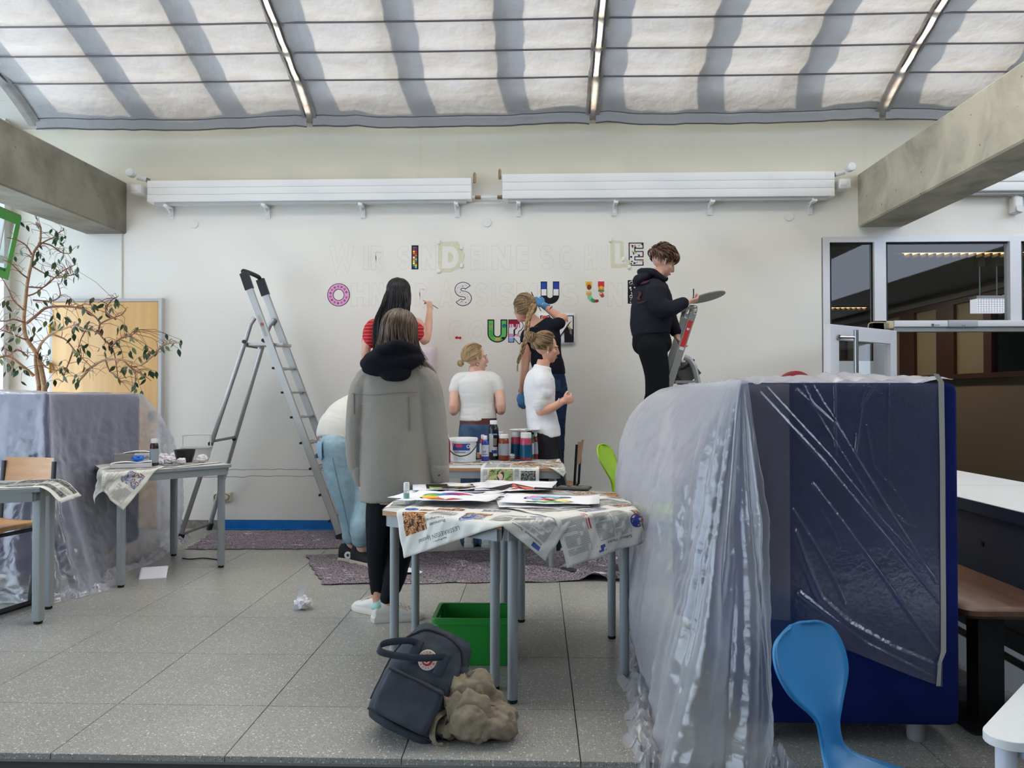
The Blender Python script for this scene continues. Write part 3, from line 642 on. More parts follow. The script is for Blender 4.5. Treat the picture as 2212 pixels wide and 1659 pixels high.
# ================================================================ FLAT LETTERS
T_ = .135
def arc(cx_, cy_, rx, ry, a0, a1, n=14): return [(cx_ + rx * cos(radians(a0 + (a1 - a0) * i / n)), cy_ + ry * sin(radians(a0 + (a1 - a0) * i / n))) for i in range(n + 1)]
def strokes(ch, t=T_):
    """centre lines in a box of height 1; returns (width, [(points, closed)])"""
    if ch == 'I': return 2 * t, [([(t, 0), (t, 1)], 0)]
    if ch == 'U': w = .78; r = w / 2 - t; return w, [([(t, 1)] + arc(w / 2, w / 2, r, r, 180, 360) + [(w - t, 1)], 0)]
    if ch == 'S': w = .70; r = (1 - 2 * t) / 4; rx = w / 2 - t; return w, [(arc(w / 2, .5 + r, rx, r, 25, 270, 18) + arc(w / 2, .5 - r, rx, r, 90, -155, 18)[1:], 0)]
    if ch == 'C': w = .84; return w, [(arc(w / 2, .5, w / 2 - t, .5 - t, 48, 312, 24), 0)]
    if ch == 'O': w = .98; return w, [(arc(w / 2, .5, w / 2 - t, .5 - t, 0, 360, 32)[:-1], 1)]
    if ch == 'E': w = .60; return w, [([(t, 0), (t, 1)], 0), ([(t, 1 - t), (w, 1 - t)], 0), ([(t, .5), (w, .5)], 0), ([(t, t), (w, t)], 0)]
    if ch == 'L': w = .58; return w, [([(t, 1), (t, t), (w, t)], 0)]
    if ch == 'H': w = .74; return w, [([(t, 0), (t, 1)], 0), ([(w - t, 0), (w - t, 1)], 0), ([(t, .5), (w - t, .5)], 0)]
    if ch == 'N': w = .78; return w, [([(t, 0), (t, 1)], 0), ([(w - t, 0), (w - t, 1)], 0), ([(t, .96), (w - t, .04)], 0)]
    if ch == 'M': w = .96; return w, [([(t, 0), (t, 1)], 0), ([(w - t, 0), (w - t, 1)], 0), ([(t, .96), (w / 2, .3), (w - t, .96)], 0)]
    if ch == 'W': w = 1.06; return w, [([(t * .8, 1), (w * .28, .06), (w * .5, .8), (w * .72, .06), (w - t * .8, 1)], 0)]
    if ch == 'A': w = .82; return w, [([(t * .8, 0), (w / 2, .92), (w - t * .8, 0)], 0), ([(w * .25, .3), (w * .75, .3)], 0)]
    if ch == 'D': w = .76; return w, [([(t, t)] + [(w * .45, t)] + arc(w * .45, .5, w * .55 - t, .5 - t, -80, 80, 14) + [(w * .45, 1 - t), (t, 1 - t)], 1)]
    if ch == 'R': w = .70; return w, [([(t, 0), (t, 1 - t), (w * .5, 1 - t)] + arc(w * .5, .73, w * .5 - t, .27 - t, 80, -80, 8) + [(w * .5, .46), (2 * t + .012, .46)], 0), ([(w * .42, .325), (w - t * .8, 0)], 0)]
def ribbon(pts, hw, closed, trim=0):
    pts = [np.array(p, float) for p in pts]
    if not closed and trim:
        for a, c in ((0, 1), (-1, -2)):
            d = pts[c] - pts[a]; pts[a] = pts[a] + d / np.linalg.norm(d) * trim
    n = len(pts); Lp, Rp = [], []
    for i in range(n):
        if closed or 0 < i < n - 1: a, c = pts[i - 1], pts[(i + 1) % n]
        else: a, c = (pts[0], pts[1]) if i == 0 else (pts[-2], pts[-1])
        if closed or 0 < i < n - 1:
            d1 = pts[i] - pts[i - 1]; d2 = pts[(i + 1) % n] - pts[i]; d1 = d1 / (np.linalg.norm(d1) + 1e-9); d2 = d2 / (np.linalg.norm(d2) + 1e-9)
            m = np.array([-(d1 + d2)[1], (d1 + d2)[0]]); m /= np.linalg.norm(m) + 1e-9; k = 1 / max(.45, m @ np.array([-d1[1], d1[0]]))
            m = m * k
        else:
            d = (c - a) / np.linalg.norm(c - a); m = np.array([-d[1], d[0]])
        Lp.append(pts[i] + m * hw); Rp.append(pts[i] - m * hw)
    vs = Lp + Rp; fs = [(i, (i + 1) % n, n + (i + 1) % n, n + i) for i in range(n if closed else n - 1)]
    return vs, fs
def letter2d(ch, hw, trim=0, t=T_):
    w, st = strokes(ch, t); vs, fs = [], []
    for pts, cl in st:
        v, f = ribbon(pts, hw, cl, trim); k = len(vs); vs += v; fs += [tuple(i + k for i in q) for q in f]
    return w, vs, fs
def add_letter(p, c, ch, hw, trim, lvl, xf=None):
    for i, (pts, cl) in enumerate(strokes(ch)[1]): p.add(c, ribbon(pts, hw, cl, trim), lvl + .22 * i, xf)
def disc2d(x, y, r, n=9, ry=None, rot=0): return [(x + r * cos(2 * pi * i / n) * cos(rot) - (ry or r) * sin(2 * pi * i / n) * sin(rot), y + r * cos(2 * pi * i / n) * sin(rot) + (ry or r) * sin(2 * pi * i / n) * cos(rot)) for i in range(n)], [tuple(range(n))]
def star2d(x, y, r, n=5, k=.42, ph=.3):
    return [(x + (r if i % 2 == 0 else r * k) * cos(ph + pi * i / n), y + (r if i % 2 == 0 else r * k) * sin(ph + pi * i / n)) for i in range(2 * n)], [tuple(range(2 * n))]
def rect2d(x0, y0, x1, y1, nx=1, ny=1):
    vs = [(x0 + (x1 - x0) * i / nx, y0 + (y1 - y0) * j / ny) for j in range(ny + 1) for i in range(nx + 1)]
    return vs, [(j * (nx + 1) + i, j * (nx + 1) + i + 1, (j + 1) * (nx + 1) + i + 1, (j + 1) * (nx + 1) + i) for j in range(ny) for i in range(nx)]
def pcol(c): return mat('ink_%d_%d_%d' % tuple(c), c, .65, spec=.25)
class Print:
    """collects coloured flat shapes (2-D, metres) and lays them on a surface map"""
    def __init__(s): s.items = []
    def add(s, c, vf, lvl=1, xf=None):
        vs, fs = vf; s.items.append((tuple(c), [xf(p) for p in vs] if xf else vs, fs, lvl)); return s
    def build(s, name, S, parent, lift=.0006):
        cols = sorted({i[0] for i in s.items}); b = MB(); 
        for c, vs, fs, lvl in s.items:
            b.mi = cols.index(c); b.add([S(p[0], p[1], lift * lvl) for p in vs], fs)
        return b.build(name, [pcol(c) for c in cols], parent, None)
def clipx(p): return p
# ---- painted and pencilled letters on the wall
WALLP = D
def wallS(x0, z0, sc):
    return lambda x, y, h=0: V(x0 + x * sc, WALLP - .0006 - h, z0 + y * sc)
def place(x0, y0, x1, y1):
    a, c = P(x0, y1, D), P(x1, y0, D); return a.x, a.z, c.x - a.x, c.z - a.z
def wall_letter(ch, box, label, outline=(26, 22, 34), fill=(232, 230, 228), ol=.030, decor=None, name='painted_letter', fillfn=None):
    x0, z0, w, h = place(*box); w0, st = strokes(ch); kx = w / w0
    S = lambda x, y, q=0: V(x0 + x * kx, WALLP - .0008 - q, z0 + y * h)
    p = Print()
    if outline:
        add_letter(p, outline, ch, T_, 0, 1)
    o = p.build(name, S, wall, .0005) if outline else None
    q = Print()
    if fillfn: fillfn(q)
    else: add_letter(q, fill, ch, T_ - (ol if outline else 0), ol if outline else 0, 3)
    if o is None:
        o = q.build(name, S, wall, .0005)
    else: q.build('fill', S, o, .0005)
    if decor:
        d = Print(); decor(d, ch); dd = d.build('decoration', S, o, .0005); dd['kind'] = 'stuff'
    o['label'] = label; return o
def along(ch, n, jit=0, seed=1, ends=.04):
    rnd = random.Random(seed); out = []
    for pts, cl in strokes(ch)[1]:
        A = [np.array(p) for p in pts] + ([np.array(pts[0])] if cl else []); L = [np.linalg.norm(A[i + 1] - A[i]) for i in range(len(A) - 1)]; tot = sum(L)
        m = max(2, int(n * tot))
        for k in range(m):
            s = ends + (tot - 2 * ends) * (k + .5) / m; i = 0
            while i < len(L) - 1 and s > L[i]: s -= L[i]; i += 1
            q = A[i] + (A[i + 1] - A[i]) * s / L[i]; out.append((q[0] + rnd.uniform(-jit, jit), q[1] + rnd.uniform(-jit, jit)))
    return out
def dots(cols, n, r0, r1, seed, jit=.07, lvl=5):
    def fn(d, ch):
        rnd = random.Random(seed)
        for x, y in along(ch, n, jit, seed): d.add(rnd.choice(cols), disc2d(x, y, rnd.uniform(r0, r1), 7, None, 0), lvl)
    return fn
def o_flowers(d, ch):
    for i, (x, y) in enumerate(along('O', 6.4, 0, 3)):
        c = (206, 40, 84) if i % 2 else (40, 34, 74)
        d.add(c, star2d(x, y, .075, 5, .38, i), 5)
        d.add((236, 180, 214), disc2d(x, y, .014, 6), 6)
def i_mosaic(q):
    pal = [(238, 220, 60), (232, 130, 50), (40, 140, 90), (206, 46, 66), (60, 60, 150), (120, 200, 190), (170, 40, 90), (240, 240, 220), (90, 170, 70)]
    rnd = random.Random(5)
    for j in range(11):
        for i in range(2):
            x = .05 + i * .085; y = .05 + j * .082; q.add(rnd.choice(pal), rect2d(x, y, x + .078, y + .072), 3)
def u_flag(q):
    w = .78; k = .028
    for s in (0, 1):
        xa, xb = (k, 2 * T_ - k) if s == 0 else (w - 2 * T_ + k, w - k)
        q.add((44, 72, 160), rect2d(xa, .68, xb, .96), 3); q.add((238, 238, 240), rect2d(xa, .38, xb, .66), 3)
def u_green(q):
    _, v, f = letter2d('U', T_ - .045, .05); q.add((104, 190, 100), (v, f), 3)
    q.add((226, 170, 116), rect2d(.3, .08, .5, .2), 4); q.add((46, 90, 150), disc2d(.66, .72, .085, 10), 4); q.add((70, 150, 80), disc2d(.67, .69, .04, 6), 5)
    q.add((36, 30, 30), rect2d(.55, .14, .68, .24), 4); q.add((206, 160, 110), rect2d(.08, .66, .2, .74), 4)
    for i in range(6): q.add((34, 110, 60), rect2d(.07 + .008 * i, .5 - i * .05, .2 + .01 * i, .515 - i * .05), 5)
    for i in range(3): q.add((40, 60, 40), rect2d(.09, .8 - i * .045, .16, .812 - i * .045), 5)
def u_fruit(q):
    P_ = [((236, 200, 70), rect2d(.0, .78, .27, 1)), ((232, 150, 60), disc2d(.13, .86, .1, 9)), ((130, 70, 50), disc2d(.15, .74, .1, 9, .12)), ((226, 176, 92), disc2d(.14, .46, .12, 9)), ((236, 210, 120), rect2d(.02, .5, .2, .56)),
          ((130, 214, 176), disc2d(.2, .24, .15, 9, .1, -.9)), ((54, 160, 96), disc2d(.32, .14, .12, 9, .08, -.6)), ((150, 50, 46), disc2d(.46, .12, .1, 9, .07, .2)), ((214, 60, 76), rect2d(.52, .76, .78, 1)), ((232, 120, 60), rect2d(.55, .6, .76, .76)), ((240, 190, 70), disc2d(.66, .72, .08, 8)), ((60, 150, 76), rect2d(.53, .54, .78, .62)), ((222, 110, 90), disc2d(.66, .44, .09, 9)), ((206, 60, 60), disc2d(.7, .36, .08, 8)), ((246, 226, 214), disc2d(.64, .45, .04, 7))]
    for i, (c, vf) in enumerate(P_): q.add(c, vf, 3 + i * .3)
def n_black(d, ch):
    rnd = random.Random(4)
    for x, y in along('N', 9, .04, 4): d.add((226, 226, 222), disc2d(x, y, rnd.uniform(.02, .05), 8), 5)
    for x, y in ((.13, .88), (.14, .3), (.6, .7)): d.add((226, 226, 222), disc2d(x, y, .075, 10), 5); d.add((30, 28, 34), disc2d(x, y, .04, 8), 6)
def r_drip(q):
    add_letter(q, (240, 236, 240), 'R', T_ - .03, .03, 3)
    q.add((150, 24, 52), rect2d(.03, .8, .52, .97), 4)
    rnd = random.Random(9)
    for i in range(6): x = .05 + i * .09; q.add((200, 40, 100), rect2d(x, .7 - rnd.random() * .14, x + .035, .82), 5)
    q.add((226, 150, 200), rect2d(.03, .22, .24, .38), 4); q.add((130, 176, 226), rect2d(.03, .03, .24, .2), 4); q.add((226, 150, 200), rect2d(.36, .26, .5, .38), 4)
wall_letter('I', (889, 530, 904, 582), 'painted letter I with a mosaic of coloured squares', (30, 24, 28), fillfn=i_mosaic)
wall_letter('E', (1358, 524, 1390, 574), 'white letter E with black outline and dark spots', ol=.042, decor=dots([(34, 30, 40), (34, 30, 40), (70, 34, 40), (50, 60, 90), (196, 60, 50), (210, 180, 90)], 11, .016, .05, 3))
wall_letter('O', (707, 612, 756, 662), 'pink letter O with navy outline and star flowers', (36, 26, 56), (232, 170, 214), .028, o_flowers)
wall_letter('S', (982, 609, 1019, 661), 'white letter S with black outline and small confetti dots', ol=.028, decor=dots([(206, 60, 70), (60, 70, 120), (60, 140, 100), (232, 190, 90), (120, 130, 190)], 13, .012, .026, 8, .05))
wall_letter('U', (1168, 608, 1208, 657), 'black letter U with blue and white bars in its arms', (26, 24, 34), fillfn=u_flag)
wall_letter('U', (1265, 608, 1305, 656), 'half finished letter U painted from fruit shapes', None, fillfn=u_fruit)
wall_letter('N', (1356, 605, 1396, 656), 'black letter N with white rings, behind the person on ladder', (26, 24, 34), (30, 28, 34), .03, n_black)
wall_letter('U', (1053, 690, 1096, 740), 'green letter U with small drawings and half black outline', (26, 24, 34), (240, 240, 238), .03, fillfn=u_green)
wall_letter('R', (1098, 690, 1131, 740), 'letter R in dripping red, pink and blue', (26, 22, 34), fillfn=r_drip)
wall_letter('D', (1108, 699, 1119, 713), 'small black outlined letter D inside the letter R', (26, 22, 34), (240, 238, 240), .07)
# red brush smear of an unfinished letter
x0, z0, w_, h_ = place(983, 726, 997, 734)
o = Print().add((196, 44, 62), ([(0, .3), (.3, .2), (.5, .35), (.8, .1), (1, .4), (.9, .9), (.55, .7), (.3, 1), (.05, .8)], [tuple(range(9))]), 1).build('painted_smear', lambda x, y, q=0: V(x0 + x * w_, D - .001 - q, z0 + y * h_), wall); o['label'] = 'small red brush smear on the pencilled letter C'
# pencil letters
PEN = (219, 217, 211)
rows = [((530, 583), 'W712-765 I785-797 R801-829 S858-886 N910-942 E1016-1036 I1043-1053 N1062-1104 E1115-1142 S1166-1196 C1208-1240 H1262-1289 U1293-1313'),
        ((611, 662), 'H758-798 N803-829 R897-922 A948-980 S1026-1054 I1062-1070 S1078-1112 M1116-1162 S1212-1250 N1312-1346'), ((692, 742), 'C968-1006 O1012-1049')]
for (ya, yb), txt in rows:
    for tok in txt.split():
        a, c = tok[1:].split('-'); x0, z0, w, h = place(int(a), ya, int(c), yb); w0, _ = strokes(tok[0]); kx = w / w0
        S = lambda x, y, q=0: V(x0 + x * kx, D - .0004 - q, z0 + y * h)
        p = Print(); add_letter(p, PEN, tok[0], T_ - .005, 0, 1)
        o = p.build('pencil_letter', S, wall, .0002)
        q = MB()
        for i, (pts, cl) in enumerate(strokes(tok[0])[1]): v, f = ribbon(pts, T_ - .022, cl, .017); q.add([S(a_[0], a_[1], .0005 + .00005 * i) for a_ in v], f)
        q.build('fill', wm, o, None)
# masking tape around two stencilled letters
def tape_frame(poly, ch, box, label):
    ctr = P(sum(p[0] for p in poly) / len(poly), sum(p[1] for p in poly) / len(poly), D)
    TP = mat('pale_tape', (218, 214, 184), .6, var=(30, (226, 222, 196)))
    pts = [P(x, y, D - .001) for x, y in poly]; b = MB(); b.add([p + V(0, -.001, 0) for p in pts], [tuple(range(len(pts)))])
    t = tag(b.build('masking_tape', TP, None, None, org=ctr), label, 'tape', 'masking tape around stencilled letters')
    x0, z0, w, h = place(*box); w0, _ = strokes(ch); kx = w / w0; _, v, f = letter2d(ch, T_, 0)
    MB().add([V(x0 + x * kx, D - .0032, z0 + y * h) for x, y in v], f).build('letter_opening', wm, t, None)
    TB = mat('tape_lump', (236, 234, 222), .6)
    for i in range(len(pts) // 2):
        p = pts[i * 2] ; MB().rbox(p + V(-.014, -.012, -.018), p + V(.014, 0, .018), .005, axis=1).build('tape_end', TB, t)
tape_frame([(948, 523), (989, 521), (996, 535), (1004, 552), (997, 574), (974, 588), (948, 586), (946, 560)], 'D', (955, 532, 992, 580), 'pale yellow masking tape framing the stencilled letter D')
tape_frame([(1318, 519), (1346, 521), (1347, 560), (1360, 562), (1359, 577), (1320, 579)], 'L', (1328, 526, 1353, 570), 'pale yellow masking tape framing the stencilled letter L')

# ================================================================ PAPER SHEETS
def paper_thing(name, label, cat, S, wd, ht, nu, nv, m, prints=None, group=None, back=None):
    """S(x,y,h) maps sheet metres to space"""
    org = S(wd / 2, ht / 2, 0); b = MB(); b.grid(lambda u, v: S(u * wd, v * ht, 0), nu, nv)
    o = b.build(name, m, None, True, org=org); solidify(o, .0004)
    tag(o, label, cat, group)
    if prints: prints.build('print', S, o, .0007)
    return o
def plane_S(c, ux, uy, curl=0, wd=.21, ht=.297, seed=0):
    ux, uy = Vector(ux).normalized(), Vector(uy).normalized(); n = ux.cross(uy)
    return lambda x, y, h=0: c + ux * x + uy * y + n * (h + curl * ((x / wd - .5) ** 2 * 1.5 + (y / ht - .5) ** 2) + curl * .5 * n1(x * 9 + y * 5, seed))
# sheet with the letter M held by tape on the wall, and one sheet behind the coat
x0, z0, w, h = place(1164, 677, 1242, 745)
def m_print():
    p = Print(); sx = w; sy = h
    xf = lambda q: (.012 + q[0] / .96 * (sx * .93), .02 + q[1] * sy * .86)
    add_letter(p, (28, 24, 30), 'M', T_, 0, 1, xf)
    add_letter(p, (240, 238, 242), 'M', T_ - .035, .035, 2, xf)
    for c, vf in (((226, 96, 66), disc2d(.14, .9, .1, 9)), ((240, 210, 80), disc2d(.74, .62, .1, 9)), ((228, 90, 70), disc2d(.7, .8, .1, 9, .13)), ((150, 190, 90), disc2d(.8, .55, .06, 8)), ((240, 150, 60), disc2d(.66, .66, .07, 8)), ((176, 160, 200), disc2d(.56, .55, .09, 9)), ((206, 50, 70), disc2d(.5, .42, .07, 8)), ((150, 126, 124), rect2d(.76, .05, .9, .52)), ((120, 98, 96), rect2d(.8, .06, .86, .5)), ((240, 200, 120), disc2d(.47, .35, .04, 7))): p.add(c, vf, 3, xf)
    return p
paper_thing('letter_sheet', 'white sheet with colourful letter M taped to the wall', 'paper sheet', plane_S(V(x0, D - .02, z0), (1, .02, 0), (0, .03, 1), .012, w, h, 3), w, h, 8, 8, PAPER, m_print(), 'sheets with painted letters')
x0, z0, w, h = place(868, 750, 941, 818)
q = Print(); _, v, f = letter2d('O', T_); xf = lambda p: (.005 + p[0] * .14, .12 + p[1] * .15); q.add((28, 24, 34), (v, f), 1, xf); _, v, f = letter2d('O', T_ - .03); q.add((238, 220, 236), (v, f), 2, xf)
for x, y in along('O', 5, .03, 2): q.add((90, 40, 70), disc2d(x, y, .03, 7), 3, xf)
paper_thing('letter_sheet', 'pale pink sheet with letter O hanging on the wall behind grey coat', 'paper sheet', plane_S(V(x0, D - .015, z0), (1, .0, 0), (0, .01, 1), .008, w, h, 5), w, h, 6, 6, mat('pink_paper', (232, 222, 232), .8), q, 'sheets with painted letters')

# ================================================================ TABLES
def table(name, label, poly, z, legs, leg_r=.019, topm=None, edgem=None, apron=.05, group='school tables with round legs', inset=.035, thick=.022, zf=0.0, feet=True, square=False):
    cx_ = sum(p[0] for p in poly) / len(poly); cy_ = sum(p[1] for p in poly) / len(poly)
    t = thing(name, label, 'table', (cx_, cy_, zf), group)
    topm = topm or mat('table_laminate', (206, 206, 204), .45); edgem = edgem or mat('beech_edge', (196, 148, 104), .5, var=(20, (178, 128, 86)), stretch=(1, 1, 6))
    b = MB(); n = len(poly); vs = [V(x, y, z - thick) for x, y in poly] + [V(x, y, z - .0015) for x, y in poly]
    b.add(vs, [tuple(range(n - 1, -1, -1))] + [(i, (i + 1) % n, (i + 1) % n + n, i + n) for i in range(n)]); b.build('table_edge', edgem, t, None)
    MB().prism(poly, z - .0015, z).build('tabletop', topm, t, None)
    ip = [(cx_ + (x - cx_) * (1 - inset / max(.2, sqrt((x - cx_) ** 2 + (y - cy_) ** 2))), cy_ + (y - cy_) * (1 - inset / max(.2, sqrt((x - cx_) ** 2 + (y - cy_) ** 2)))) for x, y in poly]
    b = MB()
    for i in range(n):
        a, c = V(*ip[i], 0), V(*ip[(i + 1) % n], 0); d = (c - a).normalized(); m = V(-d.y, d.x, 0) * .012
        b.add([p + V(0, 0, zz) for zz in (z - thick - apron, z - thick) for p in (a - m, c - m, c + m, a + m)], [(3, 2, 1, 0), (4, 5, 6, 7), (0, 1, 5, 4), (1, 2, 6, 5), (2, 3, 7, 6), (3, 0, 4, 7)])
    b.build('apron', GREYMET, t, None)
    for x, y in legs:
        if square: o = MB().rbox((x - leg_r, y - leg_r, zf + .015), (x + leg_r, y + leg_r, z - thick), .006).build('leg', GREYMET, t)
        else: o = MB().cyl((x, y, zf + .015), (x, y, z - thick), leg_r, n=18).build('leg', GREYMET, t)
        MB().lathe([(leg_r * .8, 0), (leg_r * .95, .003), (leg_r * .95, .02)], (x, y, zf), 16).build('foot_cap', RUBBER, o)
    return t
HEXL = [(-.137, 3.02), (-.137, 4.30), (-.67, 4.00), (-.67, 3.36)]
HEXR = [(-.131, 4.30), (-.131, 3.02), (.42, 3.33), (.42, 3.99)]
ZTAB = .72
table('trapezoid_table', 'trapezoid table with beech edge, left half of the newspaper hexagon', HEXL[::-1], ZTAB, [(-.632, 3.44), (-.615, 3.93), (-.175, 3.24), (-.175, 4.16)], .0205)
table('trapezoid_table', 'trapezoid table, right half of the newspaper hexagon', HEXR[::-1], ZTAB, [(-.097, 3.10), (-.085, 4.20), (.374, 3.93), (.375, 3.37)], .0205)
MIDT = [(-1.08, 5.32), (.18, 5.32), (.18, 5.98), (-1.08, 5.98)]
table('paint_table', 'table crowded with paint bottles in front of the wall', MIDT, ZTAB, [(-1.03, 5.4), (.10, 5.4), (.125, 5.9), (-1.03, 5.92)], .02)
LT = [(-2.70, 4.80), (-2.16, 5.44), (-2.74, 5.92), (-3.10, 5.36)]
table('side_table', 'small grey table holding a black bowl and folded white boxes', LT, ZTAB + .01, [(-2.64, 4.87), (-2.235, 5.45), (-2.755, 5.83), (-3.02, 5.36)], .021, square=True, edgem=GREYMET)
FT = [(-3.6, 3.6), (-2.62, 4.02), (-2.77, 4.44), (-3.75, 4.04)]
table('side_table', 'grey table cut off by the left edge, chair pushed under it', FT, ZTAB + .01, [(-2.662, 4.085), (-2.79, 4.37), (-3.55, 3.68), (-3.67, 4.0)], .023, square=True, edgem=GREYMET)

# ---- drape map over a convex table top
def drape(poly, z, c, ang, wd, ht, seed=0, flare=.12, amp=.006):
    ca, sa = cos(ang), sin(ang); A = [np.array(p) for p in poly]; area = sum(A[i - 1][0] * A[i][1] - A[i][0] * A[i - 1][1] for i in range(len(A)))
    if area < 0: A = A[::-1]
    def S(x, y, h=0):
        px, py = c[0] + (x - wd / 2) * ca - (y - ht / 2) * sa, c[1] + (x - wd / 2) * sa + (y - ht / 2) * ca
        p = np.array((px, py)); inside = True; best = None
        for i in range(len(A)):
            a, q = A[i], A[(i + 1) % len(A)]; e = q - a
            if e[0] * (py - a[1]) - e[1] * (px - a[0]) < 0: inside = False
            t = max(0, min(1, ((p - a) @ e) / (e @ e))); n = a + e * t; d = np.linalg.norm(p - n)
            if best is None or d < best[0]: best = (d, n)
        wv = amp * n1(x * 7 + seed * 3.1 + y * 4, seed) + amp * .6 * n1(x * 17 - y * 13, seed + 5)
        if inside:
            k = math.exp(-best[0] / .02)
            return V(px, py, z + .0015 + h + abs(wv) * .7 * (1 - k))
        d, n = best; o = (p - n) / max(d, 1e-6)
        r = .018; out = r * (1 - math.exp(-d / r)) + flare * max(0, d - .01) + wv * min(1, d / .05) * 2.2
        dn = max(0, d - .8 * r * (1 - math.exp(-d / r)) - .02 * d)
        out += h * min(1, d / .01) + .002
        return V(n[0] + o[0] * out, n[1] + o[1] * out, z + .0015 + h * max(0, 1 - d / .01) - dn)
    return S
def flat_text(txt, size):
    cu = bpy.data.curves.new('txt', 'FONT'); cu.body = txt; cu.size = size; cu.resolution_u = 2
    o = bpy.data.objects.new('txt', cu); COL.objects.link(o); dg = bpy.context.evaluated_depsgraph_get()
    me = bpy.data.meshes.new_from_object(o.evaluated_get(dg)); vs = [(v.co.x, v.co.y) for v in me.vertices]; fs = [tuple(p.vertices) for p in me.polygons]
    bpy.data.objects.remove(o); bpy.data.curves.remove(cu); bpy.data.meshes.remove(me); return vs, fs
PHOTOS = {'warm': [(120, 70, 46), (160, 100, 60), (200, 150, 96), (80, 44, 34), (60, 50, 50)], 'cool': [(100, 112, 160), (140, 150, 180), (170, 176, 190), (120, 96, 90), (200, 196, 190)],
          'grey': [(90, 90, 88), (130, 130, 126), (60, 60, 60), (160, 158, 152)], 'green': [(120, 160, 90), (150, 180, 120), (200, 180, 130), (90, 120, 70)], 'town': [(120, 110, 150), (150, 110, 80), (190, 170, 150), (90, 80, 70), (200, 190, 180)]}
def photo(p, x0, y0, x1, y1, kind, seed=1, nx=9, ny=7, lvl=1.5):
    nx, ny = int(nx * 1.8), int(ny * 1.8); rnd = random.Random(seed); pal = PHOTOS[kind]
    for j in range(ny):
        for i in range(nx):
            k = int((mnoise.noise((i * .30 + seed * 3.1, j * .34, seed * 1.7)) * .62 + .5 + rnd.uniform(-.13, .13)) * len(pal)) % len(pal)
            p.add(pal[k], rect2d(x0 + (x1 - x0) * i / nx, y0 + (y1 - y0) * j / ny, x0 + (x1 - x0) * (i + 1) / nx, y0 + (y1 - y0) * (j + 1) / ny), lvl)
def text_block(p, x0, y0, x1, y1, seed=0, cols=1, pitch=.0062, c=(166, 166, 163)):
    rnd = random.Random(seed); cw = (x1 - x0) / cols
    for k in range(cols):
        a, b_ = x0 + k * cw + .003, x0 + (k + 1) * cw - .003; y = y1
        while y > y0 + pitch:
            e = b_ if rnd.random() > .12 else a + (b_ - a) * rnd.uniform(.3, .9)
            p.add(c, rect2d(a, y - pitch * .55, e, y, max(1, int((e - a) / .02)), 1), 1); y -= pitch
def news_layout(wd, ht, seed, kinds, heads=()):
    p = Print(); rnd = random.Random(seed); m = .018
    x = m; cw = (wd - 2 * m) / 4; 
    for k in range(4):
        y = ht - m
        while y > m + .05:
            r = rnd.random(); hh = rnd.uniform(.06, .12); hh = min(hh, y - m)
            if r < .3: photo(p, x + .003, y - hh, x + cw - .003, y, rnd.choice(kinds), rnd.randrange(999))
            else:
                if r < .5: p.add((60, 60, 64), rect2d(x + .004, y - .012, x + cw * rnd.uniform(.6, .95), y - .004, 4, 1), 1); text_block(p, x, y - hh, x + cw, y - .018, rnd.randrange(999))
                else: text_block(p, x, y - hh, x + cw, y, rnd.randrange(999))
            y -= hh + .008
        x += cw
    return p
NEWS = mat('newsprint', (222, 221, 214), .85, spec=.2)
HEXA = [(-.67, 3.36), (-.134, 3.02), (.42, 3.33), (.42, 3.99), (-.134, 4.30), (-.67, 4.00)]
def newspaper(label, poly, z, c, ang, wd, ht, seed, pr=None, kinds=('cool', 'warm', 'town'), nu=44, nv=34, amp=.006, flare=.12):
    S = drape(poly, z, c, ang, wd, ht, seed, flare, amp)
    return paper_thing('newspaper', label, 'newspaper', S, wd, ht, nu, nv, NEWS, pr or news_layout(wd, ht, seed, kinds), 'newspaper sheets covering the tables')
# ================================================================ NEWSPAPERS IN PLACE
# sheet 1: travel pages hanging over the front-left edge, printed upside down to the viewer
W1, H1 = .755, .57
p = Print()
photo(p, W1 - .145, H1 - .20, W1 - .03, H1 - .085, 'warm', 3, 14, 12, 1.5)
def put_text(p, txt, size, x, y, c=(70, 70, 74), lvl=1.4, ang=0):
    vs, fs = flat_text(txt, size); p.add(c, ([(x + a * cos(ang) - b * sin(ang), y + a * sin(ang) + b * cos(ang)) for a, b in vs], fs), lvl)
put_text(p, 'LESERREISEN Spezial', .026, W1 - .31, H1 - .055, (120, 120, 122))
put_text(p, 'Busreisen', .022, W1 - .25, H1 - .105, (96, 96, 98)); put_text(p, 'zu Traumpreisen', .022, W1 - .27, H1 - .13, (96, 96, 98))
put_text(p, 'Neue Broschüre 1.', .010, W1 - .24, H1 - .028, (60, 60, 62))
text_block(p, W1 - .28, H1 - .215, W1 - .155, H1 - .145, 4)
for i in range(9): p.add((64, 76, 150), rect2d(W1 - .26 + i * .012, H1 - .232, W1 - .252 + i * .012, H1 - .224), 1)
p.add((66, 92, 168), disc2d(W1 - .05, H1 - .26, .03, 16), 1.5); put_text(p, '€ 99,-', .016, W1 - .072, H1 - .266, (226, 230, 240), 2.5)
photo(p, W1 - .15, H1 - .27, W1 - .09, H1 - .235, 'warm', 12, 6, 4)
p.add((190, 60, 60), rect2d(W1 - .2, H1 - .25, W1 - .15, H1 - .245, 3), 1)
photo(p, .34, H1 - .165, .44, H1 - .075, 'cool', 8, 8, 7); p.add((58, 80, 150), disc2d(.41, H1 - .115, .028, 16), 2); put_text(p, '€ 429,-', .013, .389, H1 - .120, (226, 230, 240), 3)
photo(p, .33, H1 - .215, .39, H1 - .172, 'warm', 21, 5, 4); photo(p, .39, H1 - .215, .44, H1 - .172, 'town', 22, 5, 4)
